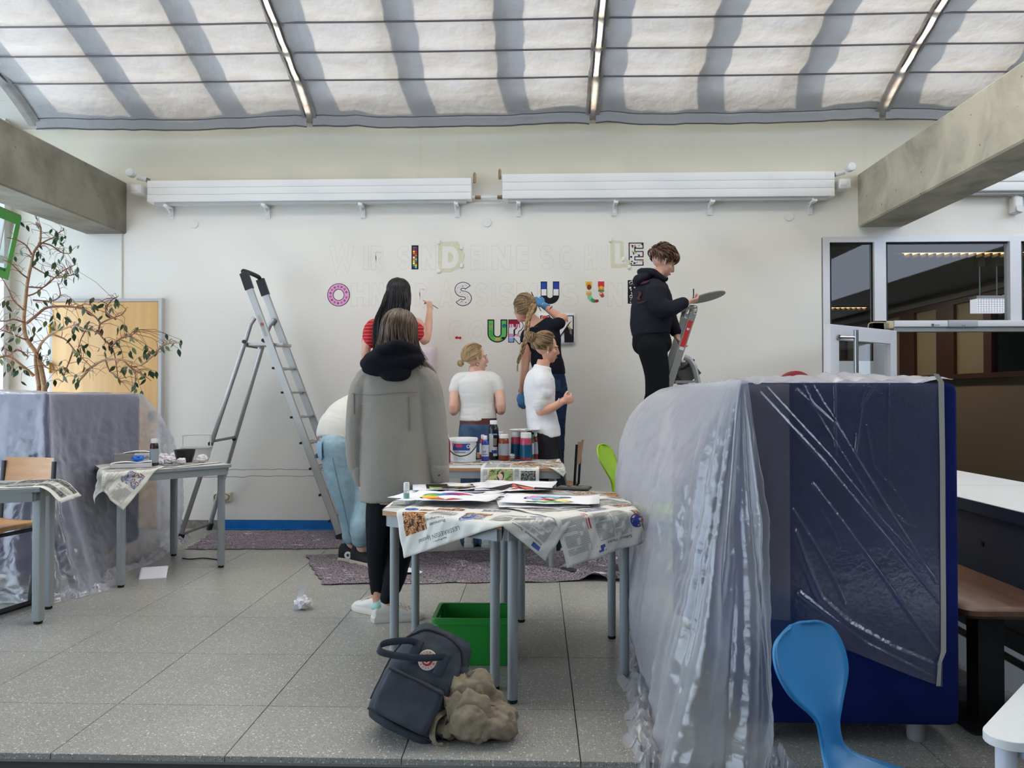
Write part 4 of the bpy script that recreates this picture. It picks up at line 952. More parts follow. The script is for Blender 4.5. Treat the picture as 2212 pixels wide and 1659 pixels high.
text_block(p, .04, H1 - .16, .31, H1 - .055, 7, 3); put_text(p, 'Atemberaubend · Panorama', .014, .05, H1 - .045, (66, 66, 70)); p.add((70, 90, 160), rect2d(.05, H1 - .03, .09, H1 - .012, 2), 1)
photo(p, .10, H1 - .2, .17, H1 - .172, 'cool', 5, 6, 3); text_block(p, .18, H1 - .2, .3, H1 - .17, 15)
for k in range(3): photo(p, .08 + k * .2, H1 - .32, .2 + k * .2, H1 - .27, ('town', 'cool', 'warm')[k], 30 + k, 8, 4)
text_block(p, .03, .03, W1 - .03, H1 - .34, 9, 5)
newspaper('newspaper with travel adverts hanging over the near left edge of hexagon', HEXA, ZTAB + .003, (-.213, 3.304), radians(180 - 11.5), W1, H1, 1, p, nu=76, nv=58, flare=.10)
W2, H2 = .60, .52
p = Print()
photo(p, .12, H2 - .165, .22, H2 - .075, 'town', 6, 10, 8); p.add((62, 72, 150), disc2d(.22, H2 - .10, .03, 16), 2.2); put_text(p, 'ab € 1.1', .014, .197, H2 - .106, (226, 230, 240), 3)
text_block(p, .25, H2 - .2, .42, H2 - .06, 3, 2); put_text(p, 'Südtirol · Herbst', .018, .26, H2 - .05, (64, 64, 70)); p.add((64, 86, 160), rect2d(.4, H2 - .045, .44, H2 - .02, 2), 1)
text_block(p, .03, H2 - .2, .11, H2 - .03, 5); put_text(p, 'Kreuzfahrten', .018, .05, H2 - .225, (64, 64, 70)); p.add((64, 86, 160), rect2d(.09, H2 - .06, .115, H2 - .03, 1), 1.3)
photo(p, .26, H2 - .30, .40, H2 - .24, 'cool', 16, 9, 5); p.add((186, 56, 60), rect2d(.44, H2 - .21, .447, H2 - .12, 1, 4), 2); p.add((186, 56, 60), rect2d(.455, H2 - .21, .459, H2 - .12, 1, 4), 2)
text_block(p, .46, H2 - .2, .58, H2 - .04, 8); text_block(p, .03, .03, .57, H2 - .32, 19, 4); photo(p, .03, H2 - .31, .2, H2 - .25, 'town', 18, 9, 5)
newspaper('newspaper hanging in a point over the near right edge of hexagon', HEXA, ZTAB + .0065, (.268, 3.352), radians(180 + 39), W2, H2, 2, p, nu=64, nv=52, flare=.16)
newspaper('newspaper under the pictures at the left end of hexagon', HEXA, ZTAB, (-.43, 3.66), radians(186), .57, .4, 3, nu=50, nv=36)
newspaper('newspaper at the far right end of hexagon beneath the dark tablet', HEXA, ZTAB + .001, (.17, 3.92), radians(200), .57, .40, 4, nu=50, nv=36)
# paint table
MIDT2 = [(-1.08, 5.32), (.18, 5.32), (.18, 6.13), (-1.08, 6.13)]
W5, H5 = .40, .46
p = Print(); photo(p, .18, H5 - .115, .345, H5 - .02, 'green', 4, 12, 7)
p.add((66, 60, 62), disc2d(.265, H5 - .065, .026, 12, .04), 2); p.add((222, 196, 176), disc2d(.265, H5 - .055, .018, 12, .024), 2.6)
text_block(p, .35, H5 - .12, .385, H5 - .015, 2); text_block(p, .135, H5 - .12, .17, H5 - .02, 3); photo(p, .025, H5 - .10, .125, H5 - .02, 'grey', 9, 10, 8); put_text(p, 'Kino zeigt', .012, .05, H5 - .118, (70, 70, 72)); text_block(p, .02, .02, .38, H5 - .14, 5, 4)
newspaper('newspaper with a portrait hanging off the front of paint table', MIDT2, ZTAB, (-.185, 5.42), radians(180), W5, H5, 5, p, nu=40, nv=46, flare=.06)
newspaper('newspaper hanging off the right corner of paint table', MIDT2, ZTAB + .002, (.10, 5.56), radians(142), .52, .40, 6, kinds=('grey', 'grey', 'warm'), nu=44, nv=36, flare=.1)
newspaper('newspaper lying flat beneath the white bucket', MIDT2, ZTAB + .001, (-.62, 5.72), radians(8), .57, .40, 7, nu=30, nv=24)
newspaper('newspaper lying flat beneath the pink and blue bottles', MIDT2, ZTAB + .0005, (-.12, 5.9), radians(-5), .57, .40, 8, nu=30, nv=24)
# side tables
LT2 = LT
p = Print(); photo(p, .03, .33, .13, .43, 'cool', 31, 9, 8); p.add((150, 50, 50), rect2d(.03, .32, .13, .326, 3), 1); text_block(p, .03, .03, .37, .30, 8, 3); text_block(p, .15, .32, .37, .55, 9, 2); text_block(p, .03, .45, .13, .55, 10)
newspaper('newspaper drooping over the near corner of the black bowl table', LT2, ZTAB + .011, (-2.685, 4.955), radians(180 + 6), .40, .57, 9, p, nu=48, nv=56, flare=.22)
newspaper('newspaper beneath the black bowl with a small hanging flap', LT2, ZTAB + .0125, (-2.5, 5.45), radians(68), .50, .36, 10, kinds=('grey', 'cool'), nu=44, nv=30)
newspaper('newspaper curling off the table at the left edge of the picture', FT, ZTAB + .011, (-2.86, 4.17), radians(18), .57, .42, 11, kinds=('grey',), nu=40, nv=30, flare=.9)

# ---- sheets with painted letters on the hexagon table
RB = [(206, 44, 60), (226, 84, 50), (240, 150, 50), (240, 200, 70), (120, 180, 70), (60, 120, 190), (120, 60, 150), (196, 40, 100)]
def letter_print(ch, x, y, w, h, colors, out=(40, 32, 36), ol=.035):
    p = Print(); w0, st = strokes(ch); xf = lambda q: (x + q[0] / w0 * w, y + q[1] * h); add_letter(p, out, ch, T_, 0, 1, xf)
    v, f = letter2d(ch, T_ - ol, ol)[1:]; n = len(f)
    for i, q in enumerate(f): p.add(colors[int(i * len(colors) / n) % len(colors)], (v, [q]), 2 + .02 * (i % 9), xf)
    return p
def table_sheet(px, py, ang, z, label, pr, curl=.01, tilt=0, wd=.40, ht=.285, seed=1):
    c = G(px, py, ZTAB + z); ux, uy = V(cos(ang), sin(ang), 0), V(-sin(ang), cos(ang), tilt)
    return paper_thing('letter_sheet', label, 'paper sheet', plane_S(c - ux * wd / 2 - uy * ht / 2, ux, uy, curl, wd, ht, seed), wd, ht, 10, 8, PAPER, pr, 'sheets with painted letters')
table_sheet(975, 1052, .16, .020, 'sheet with a green and yellow letter at far left of pile', letter_print('E', .07, .04, .25, .2, [(140, 190, 70), (190, 210, 90), (230, 190, 70), (140, 110, 160)]), .014, 0, seed=2)
table_sheet(1010, 1060, -.3, .014, 'sheet with a red and blue letter half under the rainbow C', letter_print('L', .07, .04, .25, .2, [(206, 80, 70), (170, 180, 200), (226, 120, 90)]), .01, 0, seed=3)
table_sheet(1110, 1054, .05, .017, 'sheet with an orange red letter A at back of pile', letter_print('A', .07, .03, .26, .22, [(214, 84, 74), (226, 110, 80), (206, 70, 80), (236, 150, 60)]), .012, 0, .40, .29, seed=4)
for i, (x, y, a, l) in enumerate(((1040, 1068, .5, 'blank white sheet between the two front letter sheets'), (1215, 1080, -.18, 'blank white sheet sticking out right under letter S'), (945, 1072, -.25, 'blank white sheet sticking out left under the rainbow letter'), (1170, 1088, .1, 'lowest white sheet at the near side of pile'), (1120, 1046, -.12, 'blank white sheet at the far edge of pile'))):
    table_sheet(x, y, a, .004 + .002 * i, l, None, .008, 0, seed=10 + i)
cp = letter_print('C', .06, .03, .28, .24, RB[::-1]); 
table_sheet(975, 1076, -.22, .026, 'sheet with a rainbow coloured letter C on top of pile', cp, .014, 0, .42, .30, seed=5)
sp = letter_print('S', .09, .03, .24, .235, [(120, 190, 226), (120, 190, 226), (226, 150, 196), (150, 190, 226), (214, 80, 70), (236, 226, 150), (236, 226, 150), (110, 180, 110), (110, 180, 110)])
table_sheet(1190, 1080, -.08, .022, 'sheet with a blue pink and green letter S on top of pile', sp, .012, 0, .44, .30, seed=6)
# tablet, pen, pump spray on the hexagon
c = G(1240, 1054, ZTAB + .012)
t = thing('tablet', 'dark flat tablet case lying at the back right of hexagon', 'tablet', c); Mr = Matrix.Translation(c) @ Matrix.Rotation(-.25, 4, 'Z')
MB().rbox((-.085, -.06, -.006), (.085, .06, .006), .008, Mr).build('case', mat('tablet_case', (50, 48, 48), .5), t)
MB().rbox((-.078, -.054, .006), (.078, .054, .0075), .006, Mr).build('screen', mat('dark_screen', (56, 60, 56), .12), t)
c = G(1185, 1056, ZTAB + .03); MBp = MB().tube([c + V(-.07, .03, 0), c + V(.05, -.01, 0), c + V(.07, -.016, 0)], [.005, .005, .003], 8)
t = tag(MBp.build('pen', BLACK, org=c), 'black pen lying beside the dark tablet', 'pen')
def bottle(name, label, cat, base, r, h, body, cap, lab=None, neck=.5, cap_h=.028, group=None, lab_z=(.25, .75), fill=None, shoulder=.16):
    t = thing(name, label, cat, base, group); z = h - cap_h
    if fill:
        MB().lathe([(r * .9, 0), (r, .004), (r, z * fill)], base, 18).build('paint_fill', fill_m[0] if False else mat(*fillspec), t)
    prof = [(r * .9, 0), (r, .006), (r, z * (1 - shoulder) - .01), (r * .96, z * (1 - shoulder * .8)), (r * (neck + .18), z * .95), (r * neck, z)]
    MB().lathe(prof, base, 20).build('body', body, t)
    MB().lathe([(r * neck * 1.12, z - .002), (r * neck * 1.15, h - .004), (r * neck * 1.02, h)], base, 18).build('cap', cap, t)
    if lab:
        MB().lathe([(r * 1.012, z * lab_z[0] * .9), (r * 1.012, z * lab_z[1])], base, 20, None, False).build('label', lab, t)
    return t
LABW = mat('label_white', (206, 208, 212), .5); LABG = mat('label_grey', (150, 156, 166), .5); LABB = mat('label_blue', (40, 74, 140), .5); CAPW = mat('cap_white', (226, 224, 224), .4)
c = G(878, 1089, ZTAB + .004)
t = thing('spray_bottle', 'small clear pump spray bottle at the left end of hexagon', 'bottle', c)
MB().lathe([(.012, 0), (.0135, .003), (.0135, .058), (.010, .064)], c, 16).build('body', mat('clear_plastic', (226, 232, 232), .1, alpha=.45), t)
MB().lathe([(.0137, .028), (.0137, .05)], c, 16, None, False).build('label', mat('label_green', (120, 160, 146), .5), t)
MB().lathe([(.0125, .062), (.0135, .064), (.0135, .094), (.011, .099)], c, 16).build('cap', mat('milky_cap', (226, 228, 228), .3), t)

# ---- things on the paint table
def base(px, py, z=.0055): q = G(px, py, ZTAB + z); q.y = min(q.y, 6.02); return P(px, 900, q.y) * 1 and V(P(px, 900, q.y).x, q.y, ZTAB + z)
c = base(1001, 997)
t = thing('paint_bucket', 'white paint bucket with blue label and black bail handle', 'bucket', c)
BK = mat('bucket_white', (222, 224, 224), .35)
MB().lathe([(.088, 0), (.092, .004), (.100, .16), (.100, .162)], c, 30).build('body', BK, t)
MB().lathe([(.104, .150), (.108, .152), (.108, .172), (.103, .178), (.09, .174), (.001, .174)], c, 30).build('lid', BK, t)
def cyl_S(c, r0, r1, h, a0): return lambda x, y, q=0: c + V((r0 + (r1 - r0) * y / h + q + .0006) * sin(x / r0 + a0), -(r0 + (r1 - r0) * y / h + q + .0006) * cos(x / r0 + a0), y)
p = Print(); p.add((52, 74, 140), rect2d(-.075, .085, .055, .138, 8), 1); p.add((206, 60, 70), rect2d(-.045, .112, .0, .134, 4), 2); p.add((200, 206, 216), rect2d(-.07, .068, .06, .088, 8), 2); p.add((222, 110, 120), rect2d(-.08, .12, -.062, .142, 2), 2)
put_text(p, 'Vollweiss', .022, -.06, .070, (44, 48, 66), 3); put_text(p, 'innen', .012, -.03, .04, (90, 110, 150), 2); p.add((226, 230, 236), disc2d(.042, .118, .013, 14), 3); p.add((60, 80, 140), disc2d(.042, .118, .008, 12), 4)
for i in range(3): p.add((150, 170, 196), rect2d(-.05, .014 + i * .008, .03 - i * .01, .017 + i * .008, 4), 1)
p.build('label', cyl_S(c, .0905, .1, .16, 0), t)
MB().tube(spline([c + V(-.106, -.01, .152), c + V(-.105, -.06, .11), c + V(-.06, -.115, .065), c + V(.0, -.125, .05), c + V(.06, -.115, .07), c + V(.104, -.06, .125), c + V(.106, -.01, .152)]), .004, 7).build('bail_handle', BLACK, t)
for s in (-1, 1): MB().cyl(c + V(s * .1, 0, .152), c + V(s * .116, 0, .152), .012).build('handle_lug', BLACK, t)
def pb(px, py, ty, wpx, label, body, cap, lab=None, **k):
    c = base(px, py); s = c.y / FPX; r = wpx * s / 2 * 1.0; h = (py - ty) * s; t = bottle('paint_bottle', label, 'bottle', c, r, h, body, cap, lab, group='paint bottles on the paint table', **k)
    return t, c, r, h
pb(966, 1000, 938, 14, 'dark red paint bottle half hidden by the grey coat', mat('paint_red', (140, 30, 44), .25), CAPW)
pb(1043, 990, 938, 14, 'red paint bottle behind the small blue one', mat('paint_red2', (170, 36, 44), .25), CAPW, LABW)
t, c, r, h = pb(1048, 996, 941, 16, 'small blue paint bottle with white label, right of bucket', mat('paint_blue', (40, 62, 150), .25), CAPW, mat('label_pale', (186, 192, 206), .5))
p = Print(); put_text(p, 'ad', .026, -.016, .066, (46, 60, 96), 2); p.add((80, 90, 120), rect2d(-.02, .05, .02, .054, 3), 2); p.build('print', cyl_S(c, r * 1.02, r * 1.02, h, 0), t)
t, c, r, h = pb(1066, 993, 908, 22, 'tall black paint bottle with white cap, tallest on table', mat('paint_black', (20, 24, 26), .2), CAPW, None, neck=.62)
p = Print(); p.add((190, 196, 204), rect2d(-.034, .06, .0, .2, 4), 1); p.add((140, 120, 112), rect2d(.002, .11, .03, .165, 3), 1.5); p.add((206, 208, 212), rect2d(.0, .03, .034, .1, 3), 1); p.add((44, 72, 140), rect2d(-.012, .05, .03, .075, 4), 2); p.add((120, 150, 200), rect2d(-.012, .19, .03, .2, 4), 2); p.build('label', cyl_S(c, r, r, h, 0), t)
pb(1081, 990, 931, 20, 'green paint bottle behind the brown one', mat('paint_green', (24, 60, 44), .25), CAPW, None)
pb(1088, 994, 938, 23, 'brown orange paint bottle with grey label', mat('paint_brown', (130, 60, 34), .25), CAPW, LABG, neck=.75)
for i, (px, py, ty, wp, l) in enumerate(((1115, 992, 932, 23, 'left bottle of pink paint over teal paint'), (1136, 994, 934, 26, 'right bottle of pink paint over teal paint'))):
    t, c, r, h = pb(px, py, ty, wp, l, mat('paint_pink', (176, 70, 96), .2), CAPW, None, neck=.8, cap_h=.04, shoulder=.22)
    MB().lathe([(r * 1.01, .02), (r * 1.01, h * .56)], c, 20, None, False).build('label', mat('teal_band', (0, 72, 104), .3), t); MB().lathe([(r * 1.015, .003), (r * 1.015, .02)], c, 20, None, False).build('base_band', mat('paint_red', (0, 0, 0)), t)
t, c, r, h = pb(1151, 991, 938, 11, 'slim green and white paint bottle at the right end', mat('paint_green2', (40, 130, 70), .3), mat('cap_green', (60, 140, 84), .4), LABW)
pb(1157, 988, 931, 12, 'red paint bottle at the far right end', mat('paint_red', (0, 0, 0)), CAPW, LABG)
# paper plate lying across the bottle caps
c = base(1133, 992); c.z = ZTAB + .006 + (992 - 930.5) * c.y / FPX
t = thing('palette_plate', 'round white palette plate with paint, balanced on bottle caps', 'plate', c)
MB().lathe([(.02, .0015), (.085, .0015), (.112, .010), (.116, .010), (.088, 0), (.02, 0)], c, 32).build('plate', PAPER, t)
rnd = random.Random(3)
for i, cc in enumerate(((120, 50, 46), (70, 120, 90), (200, 120, 60), (236, 226, 226), (60, 60, 90))):
    a = i * 1.2; MB().ell(c + V(.06 * cos(a), .05 * sin(a), .004), (.02, .016, .004), nu=9, nv=5).build('paint_blob', pcol(cc), t)
def crumple(name, label, cat, c, r, m, seed=1, sq=.8, group=None, sub=3, k=.45):
    bm = bmesh.new(); bmesh.ops.create_icosphere(bm, subdivisions=sub, radius=1); rnd = random.Random(seed)
    vs = np.array([v.co[:] for v in bm.verts]); d = 1 - np.abs(vnoise(vs * 1.9 + seed * 5, seed, 3)) * 1.7 * k + vnoise(vs * 4.5, seed + 4, 2) * .3 * k
    for v, q in zip(bm.verts, d): v.co = Vector(v.co) * float(q) * r; v.co.z *= sq
    z0 = min(v.co.z for v in bm.verts)
    for v in bm.verts: v.co.z -= z0
    me = bpy.data.meshes.new(name); bm.to_mesh(me); bm.free(); me.materials.append(m)
    return tag(put(name, me, None, Vector(c)), label, cat, group)
crumple('crumpled_tissue', 'crumpled white paper on the paint table before pink bottles', 'paper', base(1105, 993), .032, PAPER, 3)
c = base(1118, 996, .006); tag(MB().tube([c + V(-.05, .02, .006), c + V(.03, -.02, .006), c + V(.06, -.03, .006)], [.006, .004, .002], 7).build('paint_brush', mat('brush_dark', (40, 48, 70), .5), org=c), 'dark paint brush lying in front of the pink bottles', 'brush')
c = base(1036, 990, .006); tag(bevel(MB().cbox(c + V(0, .06, .022), (.05, .04, .044)).build('small_box', mat('tan_box', (190, 160, 130), .6), org=c, smooth=None)), 'small tan cardboard box behind the blue bottle', 'box')

# ---- things on the bowl table
ZL = ZTAB + .016
def lb(px, py): q = G(px, py, ZL); return q
c = lb(290, 1002)
t = thing('glove_box', 'grey and white cardboard box of gloves on the side table', 'box', c); Mr = Matrix.Translation(c) @ Matrix.Rotation(radians(26), 4, 'Z')
bevel(MB().box((-.13, .0, 0), (.0, .12, .072), Mr).build('box_end', mat('box_grey', (140, 138, 138), .6), t, None)); bevel(MB().box((.0, .0, 0), (.14, .12, .072), Mr).build('box_body', mat('box_white', (196, 200, 204), .6), t, None))
put_ = Print(); put_text(put_, 'SÖHNGEN', .03, .018, .03, (40, 52, 70), 1); put_.build('print', lambda x, y, q=0: Mr @ V(x, -.0005 - q, y), t)
MB().grid(lambda u, v: Mr @ V(-.07 + .19 * u, .01 + .09 * v, .074 + .012 * sin(pi * u) + .003 * n1(u * 5 + v * 3)), 8, 5).build('paper_flap', PAPER, t, True)
c = lb(285, 1010); Mr = Matrix.Translation(c) @ Matrix.Rotation(radians(26), 4, 'Z')
t = thing('paper_stack', 'flat white stack of folded towels in front of glove box', 'paper', c)
bevel(MB().box((-.13, -.03, 0), (.12, .07, .03), Mr).build('stack', mat('stack_white', (206, 204, 208), .7), t, None)); MB().grid(lambda u, v: Mr @ V(-.12 + .24 * u, -.03 + .1 * v, .031 + .008 * abs(sin(pi * u * 1.5))), 10, 4).build('top_sheet', PAPER, t, True)
c = lb(298, 1008) + V(0, .0, .034); crumple('rubber_glove', 'crumpled bright blue rubber glove on the folded towels', 'glove', c, .045, mat('blue_rubber', (30, 110, 200), .4), 6, .5)
c = lb(333, 1006); bottle('brown_bottle', 'tall brown bottle with pale label and white cap on side table', 'bottle', c, .028, .185, mat('brown_glass', (64, 36, 34), .2), CAPW, mat('label_pale2', (150, 160, 164), .5), neck=.72, lab_z=(.16, .74))
for i, (px, py, r, l) in enumerate(((352, 1000, .05, 'crumpled white tissue right beside the brown bottle'), (368, 1002, .04, 'crumpled white tissue in front of tissue heap'), (378, 996, .045, 'crumpled white tissue touching the black bowl'), (392, 1003, .034, 'small crumpled tissue under the black bowl rim'), (436, 999, .042, 'crumpled tissue lying right of the black bowl'), (345, 1004, .03, 'small tissue scrap in front of brown bottle'))):
    crumple('crumpled_tissue', l, 'tissue', lb(px, py), r, mat('tissue', (226, 222, 226), .9), 20 + i, .75, 'crumpled tissues on the side table')
c = lb(399, 999); t = tag(MB().lathe([(.045, 0), (.05, .004), (.066, .06), (.072, .092), (.069, .092), (.06, .05), (.04, .01), (.001, .008)], c, 28).build('black_bowl', mat('bowl_black', (20, 24, 28), .4), org=c), 'matt black plastic bowl on the side table', 'bowl')
c = lb(425, 991)
t = thing('white_caddy', 'white plastic caddy with a raised wire handle on side table', 'caddy', c); Mr = Matrix.Translation(c) @ Matrix.Rotation(radians(8), 4, 'Z')
b = MB()
def ring(z, k): return [Mr @ V(sx * (.095 - k), sy * (.06 - k), z) for sx, sy in ((-1, -1), (1, -1), (1, 1), (-1, 1))]
b.rings([ring(0, .012), ring(.085, 0), ring(.085, -.006), ring(.092, -.006), ring(.092, .006), ring(.01, .016)], True); b.build('tub', mat('caddy_white', (214, 216, 210), .4), t, 30)
MB().tube(spline([Mr @ V(-.1, 0, .08), Mr @ V(-.1, 0, .165), Mr @ V(-.088, 0, .178), Mr @ V(.088, 0, .184), Mr @ V(.1, 0, .17), Mr @ V(.1, 0, .08)], 4), .005, 7).build('handle', mat('caddy_white', (0, 0, 0)), t)
c = G(10, 1030, ZL); crumple('crumpled_paper', 'crumpled white paper at the left edge, on the side table', 'paper', V(-2.98, 4.12, ZL), .07, PAPER, 31, .9)

# ================================================================ LADDERS
def bar(b, p0, p1, w, d, side): return b.tube([p0, p1], [(w / 2 * 1.2, d / 2 * 1.2)] * 2, 4, side=side) 
def rbar(b, p0, p1, wx, wy, up):
    """rectangular bar p0->p1; wx along 'up' hint, wy across"""
    t = (Vector(p1) - Vector(p0)).normalized(); x = Vector(up); x = (x - t * x.dot(t)).normalized(); y = t.cross(x)
    b.rings([[Vector(p) + x * sx * wx / 2 + y * sy * wy / 2 for sx, sy in ((-1, -1), (1, -1), (1, 1), (-1, 1))] for p in (p0, p1)], True); return b
NB, FB_ = G(388, 1169), G(455, 1143); FB_.y = min(FB_.y, 6.96)
top = P(545, 592, 6.6)
NF, FF = G(738, 1166), V(G(738, 1166).x + .02, 6.92, 0)
t = thing('step_ladder', 'tall aluminium step ladder standing open left of the painters', 'ladder', (top.x, 6.6, 0))
tn, tf = P(527, 592, 6.5), P(562, 606, 6.78)
def lr(p, q, z): k = (z - p.z) / (q.z - p.z); return p + (q - p) * k
rails = []
for nm, a, c in (('near', NF, tn), ('far', FF, tf)):
    o = rbar(MB(), a + V(0, 0, .01), c, .062, .026, (1, 0, 0)).build('rail', ALU, t, None); bevel(o, .004)
    rbar(MB(), a, lr(a, c, .05), .07, .034, (1, 0, 0)).build('foot_cap', BLACK, o, None)
    o2 = MB(); rbar(o2, lr(a, c, c.z - .13), c + V(0, 0, .01), .07, .036, (1, 0, 0)); o2.build('grip_cap', BLACK, t)
MB().tube(spline([tn + V(0, 0, .0), tn + V(-.01, .03, .03), tf + V(-.01, -.03, .03), tf]), .019, 8).build('handle', BLACK, t)
zs = [P(x, y, 6.6).z for x, y in ((640, 795), (664, 847), (690, 900), (714, 955), (740, 1010), (765, 1066), (790, 1122))]
for z in zs:
    a, c = lr(NF, tn, z), lr(FF, tf, z); x0 = min(a.x, c.x)
    o = MB(); y0, y1 = a.y + .012, c.y - .012; o.box((a.x - .045, y0, z - .012), (a.x + .04, y1, z + .004)); o = o.build('tread', ALU, t, None); bevel(o, .003)
    e = MB(); e.box((a.x - .052, a.y - .014, z - .013), (a.x - .04, c.y + .014, z + .005)); e.build('tread_nosing', BLACK, o, None)
# back legs (curved top)
for a, ppx in ((NB, ((545, 689), (541, 700), (532, 730))), (FB_, ((588, 692), (582, 704), (573, 727)))):
    Yt = 6.52 if a is NB else 6.77
    pts = [a + V(0, 0, .02), P(ppx[2][0], ppx[2][1], Yt), P(ppx[1][0], ppx[1][1], Yt), P(ppx[0][0], ppx[0][1], Yt) + V(.02, 0, .01)]
    mid = [pts[0].lerp(pts[1], k / 3) for k in range(3)] + pts[1:]
    o = MB().tube(mid, [(.021, .016)] * len(mid), 8, side=(1, 0, 0)).build('back_leg', ALU, t); 
    MB().tube([a, a.lerp(pts[1], .035)], .026, 10).build('foot_cap', BLACK, o)
    for k in (.98, .47):
        q = pts[0].lerp(pts[1], k); MB().cyl(q + V(0, -.03, 0), q + V(0, -.018, 0), .016).build('rivet', BLACK, o)
def blp(k): return (NB.lerp(P(532, 730, 6.52), k), FB_.lerp(P(573, 727, 6.77), k))
for k, r in ((.02, .013), (.475, .012)): a, c = blp(k); MB().tube([a + V(0, 0, .02), c + V(0, 0, .02)], r, 8).build('cross_bar', ALU_D, t)
zp = P(570, 743, 6.6).z; xp0, xp1 = P(537, 743, 6.55).x, P(612, 745, 6.6).x
o = bevel(MB().box((xp0, 6.535, zp - .02), (xp1 + .02, 6.76, zp + .005)).build('platform', ALU, t, None), .004); MB().box((xp0 - .012, 6.53, zp - .03), (xp0, 6.765, zp + .006)).build('platform_edge', ALU_D, o, None)
for z, s in ((P(600, 1022, 6.6).z, 0), (P(600, 1030, 6.45).z, 1)):
    a = lr(NB, P(532, 730, 6.52), z) if s else lr(FB_, P(573, 727, 6.77), z); c = lr(NF, tn, z) if s else lr(FF, tf, z)
    MB().tube([a.lerp(c, i / 14) + V(0, 0, .012 * n1(i * .7 + s * 9)) for i in range(15)], .0032, 5).build('safety_strap', mat('strap_grey', (150, 150, 150), .6), t)
a = lr(NF, tn, P(573, 706, 6.5).z); b = MB(); rbar(b, lr(NF, tn, a.z + .1), lr(NF, tn, a.z - .08), .03, .027, (1, 0, 0)); b.build('sticker', mat('ladder_sticker', (170, 166, 160), .5), t, None)
c = P(565, 700, 6.48); MB().cyl(c, c + V(0, .004, 0), .012).build('red_logo', mat('logo_red', (190, 70, 60), .5), t)
# small ladder at right
t = thing('step_ladder', 'small aluminium step ladder with red sticker, under person in hoodie', 'ladder', (P(1470, 800, 6.25).x, 6.25, 0))
q0, q1 = P(1497, 676, 6.12), P(1440, 850, 6.12); dr = (q1 - q0); q2 = q0 + dr * (q0.z / (q0.z - q1.z))
off = V(.0, .36, 0)
for s in (0, 1):
    o = rbar(MB(), q0 + off * s, q2 + off * s, .055, .024, (1, 0, 0)).build('rail', ALU, t, None); bevel(o, .004)
    rbar(MB(), q2 + off * s, q2 + off * s + (q0 - q2) * .03, .065, .032, (1, 0, 0)).build('foot_cap', BLACK, o, None)
MB().tube(spline([q0 + V(-.01, 0, -.02), q0 + V(.005, .0, .03), q0 + V(.0, .03, .055), q0 + off + V(.0, -.03, .055), q0 + off + V(.005, 0, .03), q0 + off + V(-.01, 0, -.02)], 5), [(.03, .012)] * 26, 8, side=(1, 0, 0)).build('top_bow', ALU, t)
b = MB(); rbar(b, q0 + dr * .10 + V(0, -.0135, 0), q0 + dr * .42 + V(0, -.0135, 0), .034, .002, (1, 0, 0)); s_ = b.build('red_sticker', mat('sticker_red', (196, 44, 40), .45), t, None)
b = MB(); rbar(b, q0 + dr * .425 + V(0, -.0135, 0), q0 + dr * .46 + V(0, -.0135, 0), .034, .002, (1, 0, 0)); rbar(b, q0 + dr * .19 + V(0, -.0145, 0), q0 + dr * .215 + V(0, -.0145, 0), .02, .002, (1, 0, 0)); b.build('sticker_mark', mat('label_white', (0, 0, 0)), s_, None)
pz = []
for zz in (.25, .5, .75, .98):
    c = q0 + (q2 - q0) * ((q0.z - zz) / q0.z); o = bevel(MB().box((c.x - .03, c.y + .012, zz - .02), (c.x + .06, c.y + off.y - .012, zz)).build('tread', ALU, t, None), .003)
# rear frame: arch from the rail out to the rear leg
ra = [P(1478, 772, 6.12), P(1490, 778, 6.12), P(1500, 795, 6.12), P(1508, 826, 6.12)]; ra.append(V(ra[-1].x + .32, 6.12, .02))
for s in (0, 1): MB().tube(spline([p + off * s for p in ra], 4), [(.022, .014)] * 17, 8, side=(1, 0, 0)).build('rear_leg', ALU, t)
zb = P(1475, 822, 6.12).z; xa, xb_ = P(1458, 822, 6.12).x, P(1504, 822, 6.12).x
MB().box((xa, 6.11, zb - .02), (xb_, 6.13, zb + .0)).box((xa, 6.46, zb - .02), (xb_, 6.48, zb)).build('side_link', ALU, t, None)
M_ = Matrix.Translation(P(1482, 806, 6.3)) @ Matrix.Rotation(radians(-38), 4, 'Y')
o = bevel(MB().box((-.09, -.15, -.06), (.07, .15, .05), M_).build('folded_platform', mat('platform_dark', (70, 68, 66), .6), t, None)); 
MB().box((-.02, -.16, .05), (.09, .16, .065), M_).build('platform_rim', BLACK, o, None)

